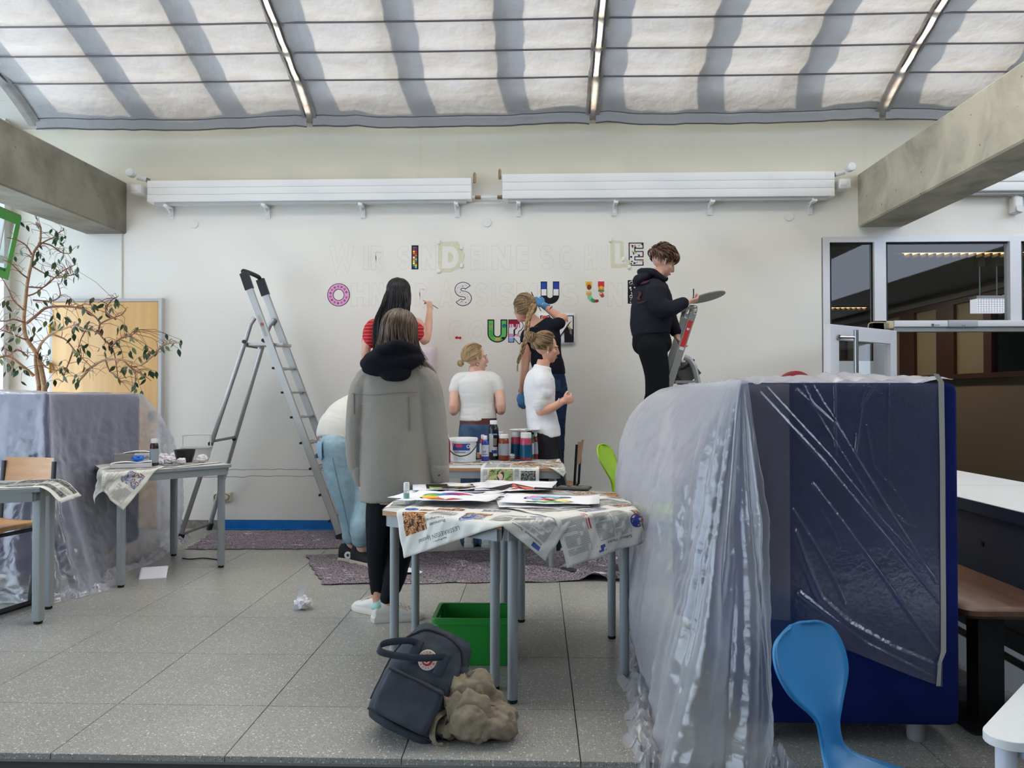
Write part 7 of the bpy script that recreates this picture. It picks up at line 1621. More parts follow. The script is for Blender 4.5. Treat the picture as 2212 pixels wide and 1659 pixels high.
# grey disc (palette) and a brush in the hand
c = P(1528, 642, Y - .02); t = thing('palette', 'grey oval palette held out by the person on ladder', 'palette', c)
Mp = Matrix.Translation(c) @ Matrix.Rotation(radians(-13), 4, 'Y') @ Matrix.Rotation(radians(-11), 4, 'X')
MB().prism([(.145 * cos(2 * pi * k / 40) - .02 * (cos(2 * pi * k / 40) < -.9), .115 * sin(2 * pi * k / 40)) for k in range(40)], -.004, .004, Mp).build('board', mat('palette_grey', (128, 126, 122), .5), t)
rnd = random.Random(8)
for i, cc in enumerate(((60, 40, 40), (170, 150, 140), (90, 90, 96))): MB().ell(Mp @ V(-.05 + .06 * i, .03 * (i % 2), .006), (.018, .014, .005), None, 9, 5).build('paint_blob', pcol(cc), t)
c = W1_ + V(.045, -.03, .05); tg = MB().tube([c + V(.0, 0, .05), c, c + V(.0, .05, -.05)], [.005, .0045, .003], 7).build('paint_brush', BLACK, org=c); tag(tg, 'short black brush in the hand holding the palette', 'brush')

# ---------------------------------------------------------------- G: bending down, light jeans, cream sweater
Y = 5.72; j = J(Y)
t = thing('person', 'person bending down in cream sweater, light jeans and black canvas shoes', 'person', V(j(760, 1200).x, Y, 0), 'people painting the wall')
Fg = V(.80, .60, 0).normalized(); Rg = V(.60, -.80, 0)
hipL, hipR = j(727, 965, -.07), j(752, 968, .08)
tor = [(j(732, 975), .15, .12), (j(728, 940), .155, .125), (j(746, 908, .05), .135, .11), (j(775, 892, .12), .15, .115), (j(812, 893, .20), .15, .10), (j(826, 905, .24), .07, .065), (j(834, 917, .27), .05, .052)]
b = MB(); torso(b, tor, Rg); Hc = j(848, 940, .30); L, M = head_tubes(b, Hc, (.6, .5, -.65), V(.6, .5, .6), .98)
for dy, th in ((-.16, 1), (.14, -1)): limb(b, [j(808, 898, .18), j(808, 905, .2 + dy), j(818, 985, .22 + dy), j(832, 1045, .25 + dy)], [.05, .046, .038, .026]); hand(b, j(832, 1045, .25 + dy), (.2, .2, -1), (-.8, .3, 0), .5, th)
AGL, AGR = V(j(762, 1180).x, 5.68, .07), V(j(788, 1190).x, 5.58, .07)
for h, kx, a in ((hipL, 752, AGL), (hipR, 783, AGR)): limb(b, [h, P(kx, 1090, (h.y + a.y) / 2), a], [.088, .058, .037])
blob('body', b, SKIN2, t, .0065, 3)
b = MB(); torso(b, [(j(727, 950, .0), .165, .142), (j(733, 925, .02), .172, .148), (j(750, 902, .06), .168, .14), (j(776, 890, .12), .175, .14), (j(810, 893, .20), .165, .12), (j(824, 904, .235), .09, .08)], Rg, 24)
for dy in (-.16, .14): limb(b, [j(808, 898, .18), j(808, 905, .2 + dy), j(818, 985, .22 + dy), j(829, 1035, .25 + dy)], [.07, .078, .062, .045])
blob('sweater', b, mat('cream_knit', (222, 218, 208), .95, spec=.15, bump=(260, .25)), t, .008, 4, [(.010, (7, 7, 7), 67), (.004, (15, 15, 15), 63)])
LJ = mat('light_denim', (136, 164, 178), .9, spec=.2, bump=(700, .2), var=(7, (164, 190, 200), .4, .7))
b = MB(); b.ell(j(739, 965), (.15, .135, .115), Matrix.Rotation(.6, 3, 'Z'), 18, 11); b.ell(j(728, 968, -.05), (.085, .085, .095), None, 14, 9); b.tube([j(731, 950), j(729, 934, .01)], [(.150, .128), (.150, .128)], 22, side=Rg)
for h, kx, a in ((hipL, 750, AGL), (hipR, 785, AGR)): limb(b, [h, h.lerp(P(kx, 1090, (h.y + a.y) / 2), .5) + V(-.01, 0, 0), P(kx, 1090, (h.y + a.y) / 2), a + V(0, 0, .18), a + V(0, 0, .115)], [.125, .110, .082, .072, .066])
je = blob('jeans', b, LJ, t, .008, 4, [(.006, (9, 9, 11), 71), (.003, (18, 18, 30), 73)])
decal('pocket', t, je, lambda u, v: j(692 + 18 * u, 950 + (36 + 4 * sin(pi * u)) * v), 8, 8, mat('denim_blue_pocket', (150, 178, 200), .9, bump=(700, .2)), .006)
seam('side_seam', t, je, [j(733 + (y - 985) * .19, y) for y in range(985, 1180, 12)], mat('denim_stitch', (106, 134, 150), .9), .0025, .001)
CNV = mat('black_canvas', (26, 27, 32), .85)
s1 = shoe(t, V(AGL.x - .01, AGL.y - .02, 0), (.85, -.30), CNV, mat('cream_sole', (196, 186, 166), .6), 1.0, .03, None, mat('lace_white', (226, 226, 224), .8)); s2 = shoe(t, V(AGR.x, AGR.y, 0), (.75, -.55), CNV, mat('cream_sole', (0, 0, 0)), 1.0, .03)
c = G(753, 1197, 0); vs = verts_of(s1); pz = P(754, 1197, AGL.y - .05)
q = on_front(vs, pz.x, pz.z, .004, .03) or pz
MB().cyl(q, q + V(0, -.003, 0), .026, n=20).build('ankle_patch', mat('patch_white', (226, 226, 226), .6), s1)
pr = Print(); pr.add((24, 26, 34), star2d(0, 0, .016, 5, .42, pi / 2), 1); pr.build('patch_star', lambda x, y, h=0: q + V(x, -.0035 - h, y), s1)
S, r_, f_, u_ = skull(Hc, (.6, .5, -.65), V(.6, .5, .6), .98, .008); b = MB(); cap(b, S, .42, -.5, off=0); rnd = random.Random(47); to_knot(b, S, V(0, -.9, .2), 160, rnd, (.006, .009), .5, .01, -.5); b.build('hair', HD, t, True)
q = j(700, 946, -.10); tg = MB().rbox(q + V(-.018, -.008, -.03), q + V(.022, .012, .03), .006, axis=1).build('phone', mat('brown_case', (74, 62, 58), .5), org=q); tag(tg, 'brown cased phone sticking out of the light jeans pocket', 'phone')
# ================================================================ FLOOR CLOTHS
TARP = bpy.data.materials.new('fleece_tarp'); TARP.use_nodes = True
def _tarp(m):
    nt = m.node_tree; N = nt.nodes.new; L = nt.links.new; bs = nt.nodes['Principled BSDF']; geo = N('ShaderNodeNewGeometry')
    n = N('ShaderNodeTexNoise'); n.inputs['Scale'].default_value = 90; n.inputs['Detail'].default_value = 4; L(geo.outputs['Position'], n.inputs['Vector'])
    r = N('ShaderNodeValToRGB'); e = r.color_ramp.elements; e[0].position = .38; e[0].color = (*lin((74, 68, 76)), 1); e[1].position = .66; e[1].color = (*lin((164, 154, 160)), 1); L(n.outputs[0], r.inputs[0])
    mp = N('ShaderNodeMapping'); mp.inputs['Scale'].default_value = (1, 2.6, 1); L(geo.outputs['Position'], mp.inputs[0])
    n2 = N('ShaderNodeTexNoise'); n2.inputs['Scale'].default_value = 6.5; n2.inputs['Detail'].default_value = 6; n2.inputs['Roughness'].default_value = .72; n2.inputs['Distortion'].default_value = 1.2; L(mp.outputs[0], n2.inputs['Vector'])
    m2 = N('ShaderNodeMapRange'); m2.inputs[1].default_value = .60; m2.inputs[2].default_value = .64; L(n2.outputs[0], m2.inputs[0])
    mx = N('ShaderNodeMix'); mx.data_type = 'RGBA'; L(m2.outputs[0], mx.inputs[0]); L(r.outputs[0], mx.inputs[6]); mx.inputs[7].default_value = (*lin((206, 200, 204)), 1)
    L(mx.outputs[2], bs.inputs['Base Color']); bs.inputs['Roughness'].default_value = .95; bs.inputs['Specular IOR Level'].default_value = .1
    bp = N('ShaderNodeBump'); bp.inputs['Strength'].default_value = .5; bp.inputs['Distance'].default_value = .01; L(n.outputs[0], bp.inputs['Height']); L(bp.outputs[0], bs.inputs['Normal'])
_tarp(TARP)
def tarp(label, c00, c10, c11, c01, nu, nv, amp, seed, ridges=()):
    A = [Vector(c) for c in (c00, c10, c11, c01)]
    def fn(u, v):
        p = A[0] * (1 - u) * (1 - v) + A[1] * u * (1 - v) + A[2] * u * v + A[3] * (1 - u) * v
        e = min(1, min(u, 1 - u, v, 1 - v) * 9)
        q = abs(n1(p.x * 3.1 + p.y * 1.7, seed)) * .5 + .5 * (1 - abs(n1(p.x * 6 - p.y * 5, seed + 2)))
        edge = .02 * n1((u if v in (0, 1) else v) * 14, seed + 4)
        z = .004 + amp * q * (.35 + .65 * e) + sum(h * exp(-((p.x - ax) * cos(an) + (p.y - ay) * sin(an)) ** 2 / sg ** 2) * exp(-(((p.x - ax) * -sin(an) + (p.y - ay) * cos(an)) / ln) ** 2) for ax, ay, an, h, sg, ln in ridges)
        return V(p.x + edge * (v not in (0, 1)), p.y + edge * (u not in (0, 1)), z)
    o = MB().grid(fn, nu, nv).build('floor_cloth', TARP, None, True, org=(A[0] + A[2]) / 2); solidify(o, .003, -1); return tag(o, label, 'floor cloth', 'purple grey painter fleece on the floor')
tarp('paint flecked purple grey fleece on the floor under the tall ladder', G(398, 1188), G(742, 1186), G(770, 1146), G(470, 1147), 70, 30, .010, 3)
tarp('rumpled purple grey fleece on the floor under the paint table', G(697, 1264), G(1358, 1256), V(1.05, 6.35, 0), V(-1.75, 5.85, 0), 120, 80, .022, 6,
     [(-.1, 5.4, 1.2, .03, .05, .5), (.3, 5.3, .4, .04, .05, .35), (.62, 5.2, 1.9, .045, .04, .3), (-.5, 5.5, .7, .03, .05, .4), (.35, 5.75, 1.3, .035, .05, .4), (.82, 5.05, 2.4, .05, .04, .15)])
# ================================================================ SMALL THINGS ON THE FLOOR
c = G(334, 1243)
def fold_fn(u, v):
    M = Matrix.Rotation(.32, 3, 'Z'); s = (u - .5) * .17; return c + M @ V(s, 0, 0) + M @ V(0, (v - .5) * .20, .004 + .055 * (1 - abs(2 * v - 1.1)) + .002 * n1(u * 4))
o = MB().grid(fold_fn, 12, 14).build('folded_paper', PAPER, None, True, org=c); solidify(o, .0006); tag(o, 'folded sheet of white paper on the floor left of cable', 'paper')
crumple('crumpled_paper', 'crumpled white paper ball on the floor, left of grey coat', 'paper', G(655, 1316), .055, mat('tissue', (0, 0, 0)), 51, .75)
c = G(640, 1318)
o = MB().grid(lambda u, v: c + V(-.02 + .025 * u + .05 * v, .01 * u, .01 + .14 * v - .02 * u + .004 * n1(v * 6)), 5, 10).build('paper_scrap', PAPER, None, True, org=c); tag(o, 'torn paper strip standing up from the crumpled paper ball', 'paper')
pts = [G(394, 1207), G(410, 1209), G(440, 1207), G(466, 1210), G(474, 1211)]
tag(MB().tube([p + V(0, 0, .005) for p in spline_v] if False else [V(*q) + V(0, 0, .005) for q in spline([tuple(p) for p in pts], 6)], .004, 6).build('floor_cable', BLACK, org=pts[0]), 'thin black cable lying on the floor beside side table', 'cable')
c = G(880, 1240); o = MB().grid(lambda u, v: c + V(-.10 + .2 * u, -.06 + .16 * v, .006 + .02 * abs(sin(2.4 * u + v))), 8, 8).build('paper_scrap', PAPER, None, True, org=c); tag(o, 'white paper scrap on the fleece behind legs in leggings', 'paper')
# paint rollers
def roller(label, p0, p1, col):
    t = thing('paint_roller', label, 'paint roller', p0); d = (p1 - p0).normalized()
    MB().tube([p0, p0 + d * .02, p0 + d * .105, p0 + d * .12], [.010, .017, .016, .012], 10).build('grip', BLACK, t); MB().tube([p0 + d * .115, p1], .0105, 10).build('pole', mat('pole_silver', (188, 190, 192), .35, .5), t)
    MB().tube(spline([p1, p1 + d * .03, p1 + d * .06 + V(.03, .05, 0), p1 + d * .06 + V(.03, .14, 0)], 4), .004, 6).build('wire', ALU_D, t)
    MB().cyl(p1 + d * .06 + V(.03, .05, .0), p1 + d * .06 + V(.03, .22, 0), .024).build('roller_sleeve', col, t)
roller('paint roller with black grip on the edge of the fleece', G(1212, 1240) + V(0, 0, .03), G(1312, 1252) + V(0, 0, .035), mat('roller_dark', (44, 44, 46), .9))
roller('paint roller lying further back near green chair', G(1284, 1212) + V(0, 0, .03), G(1345, 1218) + V(0, 0, .035), mat('roller_dark', (0, 0, 0)))
# green crate
c = G(1032, 1437); c = V(P(1028, 900, 3.62).x, 3.62, 0)
t = thing('plastic_crate', 'green plastic crate on the floor under the hexagon tables', 'crate', c)
GRN = mat('green_plastic', (36, 138, 52), .35, spec=.5)
def rr(hx, hy, z, r=.02, n=4):
    return [c + V((hx - r) * sx + r * cos(a), (hy - r) * sy + r * sin(a), z) for sx, sy, a0 in ((1, 1, 0), (-1, 1, pi / 2), (-1, -1, pi), (1, -1, 1.5 * pi)) for a in [a0 + pi / 2 * k / n for k in range(n + 1)]]
b = MB(); b.rings([rr(.155, .105, .0), rr(.160, .110, .01), rr(.176, .126, .215), rr(.173, .123, .215), rr(.157, .107, .012)], True); b.build('tub', GRN, t, 30)
b = MB(); b.rings([rr(.176, .126, .192), rr(.190, .140, .194), rr(.190, .140, .214), rr(.186, .136, .219), rr(.172, .122, .218)], False); b.build('rim', GRN, t, 30)
for s in (-1, 1): MB().rbox(c + V(s * .172 - .012, -.035, .165), c + V(s * .172 + .006, .035, .185), .004, axis=0).build('grip', mat('green_light', (120, 170, 110), .4), t)

# ================================================================ BACKPACK AND BEIGE BAG
BPC = mat('slate_canvas', (60, 65, 74), .85, spec=.25, bump=(600, .2), var=(14, (72, 77, 86), .4, .7)); BPD = mat('slate_dark', (48, 53, 64), .8, bump=(500, .15)); ZIP = mat('zip_black', (28, 30, 34), .6)
c = V(P(872, 900, 2.86).x, 2.86, 0)
from mathutils.bvhtree import BVHTree
def snap(o, pts, off=.003):
    me = o.data; bv = BVHTree.FromPolygons([v.co[:] for v in me.vertices], [p.vertices[:] for p in me.polygons]); L0 = LOC[o.name]; out = []
    for p in pts:
        q, n, _, _ = bv.find_nearest(Vector(p) - L0); out.append(q + n * off + L0)
    return out
t = thing('backpack', 'slate grey square backpack with round red logo leaning on the floor', 'backpack', c)
Mb = Matrix.Translation(c + V(.0, -.06, .0)) @ Matrix.Rotation(radians(-14), 4, 'Z') @ Matrix.Rotation(radians(20), 4, 'Y') @ Matrix.Rotation(radians(-24), 4, 'X')
def sq(hx, hy, y0, z, n=28, e=3.2, bulge=0):
    out = []
    for k in range(n):
        a = 2 * pi * k / n; ca, sa = cos(a), sin(a); x = hx * math.copysign(abs(ca) ** (2 / e), ca); y = hy * math.copysign(abs(sa) ** (2 / e), sa); out.append(Mb @ V(x, y + y0, z))
    return out
b = MB(); b.rings([sq(.10, .05, 0, .004), sq(.130, .078, 0, .012), sq(.142, .092, -.004, .05), sq(.142, .096, -.008, .14), sq(.138, .088, -.004, .23), sq(.128, .072, .004, .31), sq(.112, .052, .012, .362), sq(.09, .03, .016, .382)], True)
bagb = blob('bag_body', b, BPC, t, .007, 4, [(.007, (7, 7, 9), 81), (.003, (18, 18, 22), 83)])
b = MB(); b.rings([[Mb @ V(x * k, y, z * 1.0) for x, z in [(-.100, .045), (.100, .045), (.108, .10), (.108, .17), (.100, .195), (-.100, .195), (-.108, .17), (-.108, .10)]] for y, k in ((-.07, 1), (-.118, 1), (-.130, .93))], True)
blob('front_pocket', b, BPC, t, .006, 4, (.006, (10, 10, 14), 85))
MB().tube([Mb @ V(-.108, -.130, .188), Mb @ V(0, -.139, .192), Mb @ V(.108, -.130, .188)], .004, 6).build('pocket_zip', ZIP, t)
MB().tube(snap(bagb, [V(*a) for a in spline([Mb @ V(x, y, z) for x, y, z in ((-.16, -.03, .06), (-.16, -.04, .20), (-.15, -.05, .28), (-.10, -.07, .36), (0, -.05, .39), (.10, -.07, .36), (.15, -.05, .28), (.16, -.04, .20), (.16, -.03, .06))], 6)], .002), .0055, 6).build('main_zip', ZIP, t)
for dz, oy in ((0, 0), (.03, -.05)):
    MB().tube(spline([Mb @ V(-.055, -.090, .30), Mb @ V(-.085, -.130, .30), Mb @ V(-.150, -.185, .255), Mb @ V(-.135, -.205, .228), Mb @ V(-.02, -.165, .262), Mb @ V(.055, -.100, .305)], 6) , [(.012, .0035)] * 31, 6, side=(Mb.to_3x3() @ V(0, 0, 1))).build('handle_strap', BPD, t) if dz == 0 else None
for x in (-.055, .055): MB().rbox((x - .018, -.106, .235), (x + .018, -.094, .32), .006, Mb, axis=1).build('strap_patch', BPD, t)
BD = Mb @ Matrix.Translation((0, -.100, .268)) @ Matrix.Rotation(radians(90 + 8), 4, 'X')
o = MB().lathe([(.035, -.006), (.036, .0), (.034, .003), (.001, .003)], (0, 0, 0), 28); o.v = [tuple(BD @ Vector(v)) for v in o.v]; bd = o.build('logo_badge', mat('badge_cream', (222, 206, 190), .7), t)
pr = Print(); pr.add((178, 44, 60), disc2d(0, 0, .0205, 24), 1); pr.add((222, 206, 190), ([(-.012, -.010), (-.002, -.014), (.008, -.010), (.012, .0), (.008, .008), (.010, .014), (.003, .010), (-.002, .004), (-.006, -.002)], [tuple(range(9))]), 2); pr.add((178, 44, 60), ([(-.006, -.008), (.002, -.009), (.006, -.002), (.003, .003), (-.002, -.003)], [tuple(range(5))]), 3)
for w_, a0, st in (('FJÄLLRÄVEN', 205, -23), ('KÅNKEN', 238, 23)):
    for i, ch in enumerate(w_):
        a = radians(a0 + st * i) if st < 0 else radians(a0 + st * i); vs_, fs_ = flat_text(ch, .011); ro = a - pi / 2 if st < 0 else a + pi / 2; cx2 = sum(v[0] for v in vs_) / len(vs_); R_ = .0235 if st < 0 else .031
        pr.add((178, 44, 60), ([(R_ * cos(a) + (x - cx2) * cos(ro) - y * sin(ro), R_ * sin(a) + (x - cx2) * sin(ro) + y * cos(ro)) for x, y in vs_], fs_), 1.5)
pr.build('print', lambda x, y, h=0: BD @ V(x, y, .0032 + h), bd)
MB().tube(spline([Mb @ V(.12, -.05, .30), Mb @ V(.165, -.06, .25), Mb @ V(.165, -.08, .14), Mb @ V(.15, -.06, .06)], 5), [(.014, .006)] * 16, 8).build('shoulder_strap', BPD, t)
for k in range(3): MB().ell(Mb @ V(.170, -.072, .235 - k * .018), (.004, .004, .004), None, 8, 6).build('strap_bead', mat('bead_white', (220, 220, 216), .4), t)
MB().tube([Mb @ V(.13, -.075, .035), Mb @ V(0, -.105, .03), Mb @ V(-.13, -.075, .035)], .004, 6).build('base_seam', ZIP, t)
# beige cloth bag
c = V(P(1022, 900, 2.80).x, 2.82, 0)
t = thing('cloth_bag', 'crumpled beige cotton bag on the floor beside backpack', 'bag', c)
BEI = mat('beige_cotton', (150, 138, 118), .92, spec=.15, bump=(420, .3), var=(40, (136, 124, 104), .4, .65))
b = MB(); b.ell(c + V(0, 0, .065), (.120, .105, .075), None, 22, 14); b.ell(c + V(-.02, .01, .12), (.075, .07, .075), Matrix.Rotation(.4, 3, 'Y'), 16, 11); b.ell(c + V(.06, -.03, .06), (.08, .07, .06), None, 14, 9); b.ell(c + V(-.075, -.03, .045), (.05, .05, .045), None, 12, 8)
blob('bag_body', b, BEI, t, .005, 2, [(.044, (10, 10, 8), 91), (.018, (22, 22, 18), 93), (.006, (45, 45, 40), 95)])
for p in (((-.08, -.06, .11), (-.125, -.10, .09), (-.135, -.11, .035), (-.12, -.11, .004), (-.095, -.115, .006)), ((.04, -.05, .13), (.11, -.05, .115), (.145, -.06, .085), (.13, -.085, .07), (.08, -.10, .09), (.03, -.10, .11)), ((-.03, .0, .17), (-.01, -.02, .215), (.02, .0, .205), (.045, .01, .16))):
    q = spline([c + V(*a) for a in p], 6); MB().tube([V(*a) for a in q], [(.014, .0035)] * len(q), 8, round_=False).build('strap', BEI, t)
b = MB(); b.grid(lambda u, v: c + V(-.10 + .16 * u + .03 * v, -.07 - .03 * sin(pi * v), .15 - .09 * v + .018 * n1(u * 6 + v * 4, 3) + .03 * (1 - abs(2 * u - 1))), 18, 14); o = b.build('flap', BEI, t, True); solidify(o, .003)

# ================================================================ SHELL CHAIRS
def shell_chair(label, col, base, rot, seat=.45, group='coloured plastic shell chairs', waist=.16):
    t = thing('shell_chair', label, 'chair', base, group); M = Matrix.Translation(base) @ Matrix.Rotation(rot, 4, 'Z')   # faces local +X
    PL = mat('shell_%d_%d' % (col[0], col[2]), col, .38, spec=.5)
    prof = spline([(.23, seat - .02, .36), (.20, seat + .004, .39), (.10, seat + .008, .40), (.0, seat, .39), (-.10, seat + .012, .31), (-.165, seat + .055, waist + .03), (-.185, seat + .12, waist), (-.190, seat + .18, waist + .05), (-.215, seat + .26, .34), (-.245, seat + .33, .39), (-.268, seat + .385, .345), (-.278, seat + .41, .24), (-.282, seat + .42, .10)], 5)
    def fn(u, v):
        q = v * (len(prof) - 1); i = min(int(q), len(prof) - 2); f = q - i; x, z, w = [prof[i][k] * (1 - f) + prof[i + 1][k] * f for k in range(3)]
        s = 2 * u - 1; dish = (1 - s * s) * .022
        return M @ V(x - (dish if z > seat + .06 else 0), s * w / 2, z - (dish * .8 if z <= seat + .06 else 0))
    o = MB().grid(fn, 15, 70).build('shell', PL, t, True); solidify(o, .010)
    SM = mat('chair_steel', (176, 178, 180), .35, .7)
    for sx, sy in ((1, 1), (1, -1), (-1, 1), (-1, -1)): MB().tube(spline([M @ V(sx * .05, sy * .10, seat - .035), M @ V(sx * .13, sy * .16, seat - .06), M @ V(sx * .19, sy * .20, .02)], 4), .011, 8).build('leg', SM, t)
    MB().rbox((-.10, -.12, seat - .045), (.12, .12, seat - .028), .02, M).build('seat_plate', BLACK, t)
    return t
cb = P(1790, 1640, 2.30)
shell_chair('bright blue plastic shell chair in front of the right booth', (50, 132, 188), V(cb.x + .165, 2.26, LOW), radians(-48), .42, waist=.115)
shell_chair('lime green shell chair half hidden behind plastic sheet', (150, 190, 32), V(P(1350, 900, 5.25).x + .12, 5.25, 0), radians(-20), .46, waist=.15)
# wooden chair at far left
school_chair('wooden school chair with black frame pushed under the left table', V(-3.12, 4.40, 0), radians(-12), .46)

# ================================================================ RIGHT EDGE: BAR TABLE, BENCH, WHITE TABLE
WT = mat('white_laminate', (226, 228, 226), .3, spec=.5); SLATE = mat('slate_panel', (58, 66, 78), .5); NVE = mat('navy_edge', (34, 44, 62), .5)
zt = .75
for i, (y0, y1, l) in enumerate(((4.14, 6.0, 'white topped high table with dark sides, further section'), (2.62, 4.125, 'white topped high table with dark sides, nearer section'))):
    t = thing('high_table', l, 'table', (2.27, (y0 + y1) / 2, LOW), 'white high tables at the right edge')
    MB().rbox((1.95, y0, zt - .006), (2.62, y1, zt), .003, axis=1).build('tabletop', WT, t); MB().box((1.95, y0, zt - .055), (2.62, y1, zt - .006)).build('table_edge', NVE, t, None)
    MB().box((1.975, y0 + .02, .16), (2.0, y1 - .02, zt - .055)).build('side_panel', SLATE, t, None)
    for yy in (y0 + .12, y1 - .12):
        MB().rbox((2.0, yy - .03, LOW), (2.58, yy + .03, zt - .055), .01).build('leg_panel', mat('panel_grey', (186, 188, 190), .5), t)
    for yy in (y0 + .5, y0 + .9):
        for z in (.30, .56): MB().cyl((1.976, yy, z), (1.970, yy, z), .010).build('bolt', BLACK, t)
for z in (.11, .24):
    q = MB().tube([V(1.99, 2.7, z), V(1.99, 4.08, z)], .017, 10).build('foot_rail', mat('rail_black', (40, 42, 44), .35, .4), t)
    for y in (2.8, 4.0): MB().tube([V(1.99, y, z), V(2.06, y, z)], .010, 8).build('rail_post', mat('rail_black', (0, 0, 0)), q)
t = thing('bench', 'brown wooden bench with black column leg at the right edge', 'bench', (1.70, 3.6, 0))
WDB = mat('brown_wood', (118, 82, 60), .45, var=(2, (92, 62, 46), .3, .7), stretch=(14, 1.5, 14), bump=(60, .05))
zb = G(2100, 1314, .462); y0 = G(2100, 1313, .462).y
o = MB().rbox((1.522, y0, .418), (1.90, 4.6, .462), .05, axis=2).build('seat', WDB, t)
for y in (y0 + .16, 4.35): MB().box((1.640, y - .03, .0), (1.735, y + .05, .418)).build('column_leg', mat('column_black', (14, 14, 16), .5), t, None); MB().rbox((1.56, y - .14, 0), (1.82, y + .16, .012), .02).build('foot_plate', mat('column_black', (0, 0, 0)), t)
t = thing('white_table', 'white trapezoid table with rounded corner at the lower right', 'table', (1.7, 2.0, LOW))
zt = .38
cA, cB, cC = G(2062, 1600, zt), G(2212, 1428, zt), G(2212, 1592, zt)
P0, P1 = V(1.045, 1.93, 0), V(1.60, 2.52, 0)
poly = [(P0.x, P0.y), (2.3, 1.90), (2.3, 2.52), (P1.x, P1.y)]
# rounded corner outline
def round_poly(pl, r, n=7):
    out = []
    for i in range(len(pl)):
        a, p, c_ = V(*pl[i - 1]), V(*pl[i]), V(*pl[(i + 1) % len(pl)]); a, p, c_ = [V(q[0], q[1], 0) for q in (a.to_tuple() if False else (pl[i - 1][0], pl[i - 1][1]), pl[i], pl[(i + 1) % len(pl)])]
        d1, d2 = (a - p).normalized(), (c_ - p).normalized(); ang = d1.angle(d2); k = r / tan(ang / 2); s, e = p + d1 * k, p + d2 * k; m = p + (d1 + d2).normalized() * (r / sin(ang / 2))
        a0 = math.atan2((s - m).y, (s - m).x); a1 = math.atan2((e - m).y, (e - m).x); da = (a1 - a0 + pi) % (2 * pi) - pi
        out += [(m.x + r * cos(a0 + da * q / n), m.y + r * sin(a0 + da * q / n)) for q in range(n + 1)]
    return out
rp_ = round_poly(poly, .055)
o = MB().prism(rp_, zt - .024, zt).build('tabletop', WT, t); bevel(o, .002)
MB().rbox((1.20, 1.97, zt - .064), (2.2, 1.995, zt - .024), .006, axis=0).build('frame_rail', mat('table_white_metal', (206, 212, 222), .4), t)
MB().tube([V(1.22, 1.99, zt - .05), V(1.68, 2.44, zt - .05)], .016, 8).build('frame_rail', mat('table_white_metal', (0, 0, 0)), t)
for x, y in ((1.165, 1.985), (1.68, 2.44), (2.2, 1.98), (2.2, 2.44)): MB().cyl((x, y, LOW), (x, y, zt - .024), .024, n=18).build('leg', mat('table_white_metal', (0, 0, 0)), t)

# ================================================================ INDOOR TREE
TY = 6.45; BARK = mat('pale_bark', (178, 142, 108), .8, bump=(60, .4), var=(25, (150, 116, 86), .35, .7)); TWIG = mat('twig_brown', (136, 92, 72), .8); LEAF = mat('leaf_green', (52, 82, 48), .4, spec=.4, var=(9, (34, 60, 36), .35, .65)); LEAF2 = mat('leaf_olive', (98, 112, 62), .45, spec=.4)
tr = thing('indoor_tree', 'tall sparse weeping fig tree with pale bare branches by the door', 'tree', V(P(82, 900, TY).x, TY, 0))
pot = MB().lathe([(.17, 0), (.2, .02), (.24, .38), (.25, .40), (.225, .40), (.21, .34), (.001, .34)], (P(82, 900, TY).x, TY, 0), 28).build('pot', mat('pot_grey', (120, 116, 110), .7), tr)
def br(pts, r0, r1, depth=0.0, m=BARK, n=8, nm='branch', sd=0):
    k = len(pts); q = spline([tuple(P(x, y, TY + depth * (i / max(1, k - 1)) + .03 * n1(i * 1.7 + sd, 3))) for i, (x, y) in enumerate(pts)], 5); MB().tube([V(*a) for a in q], [r0 + (r1 - r0) * i / (len(q) - 1) for i in range(len(q))], n).build(nm, m, tr); return q
base_ = V(P(82, 900, TY).x, TY, .34)
MB().tube([base_, P(92, 960, TY), P(96, 832, TY)], [.034, .028, .022], 10).build('trunk', BARK, tr); MB().tube([base_ + V(-.05, .03, 0), P(80, 960, TY + .03), P(84, 832, TY + .03)], [.026, .022, .018], 10).build('trunk', BARK, tr)
tips = []
main = br([(96, 834), (86, 784), (78, 762), (57, 731), (51, 696), (54, 658), (59, 612), (67, 574), (73, 546), (86, 524), (88, 500), (88, 490)], .022, .006, .1)
tips += main[20:]
br([(84, 834), (79, 800), (77, 776), (77, 758)], .018, .012); tips += br([(73, 812), (50, 792), (18, 770), (-6, 774)], .014, .009, -.2)[4:]
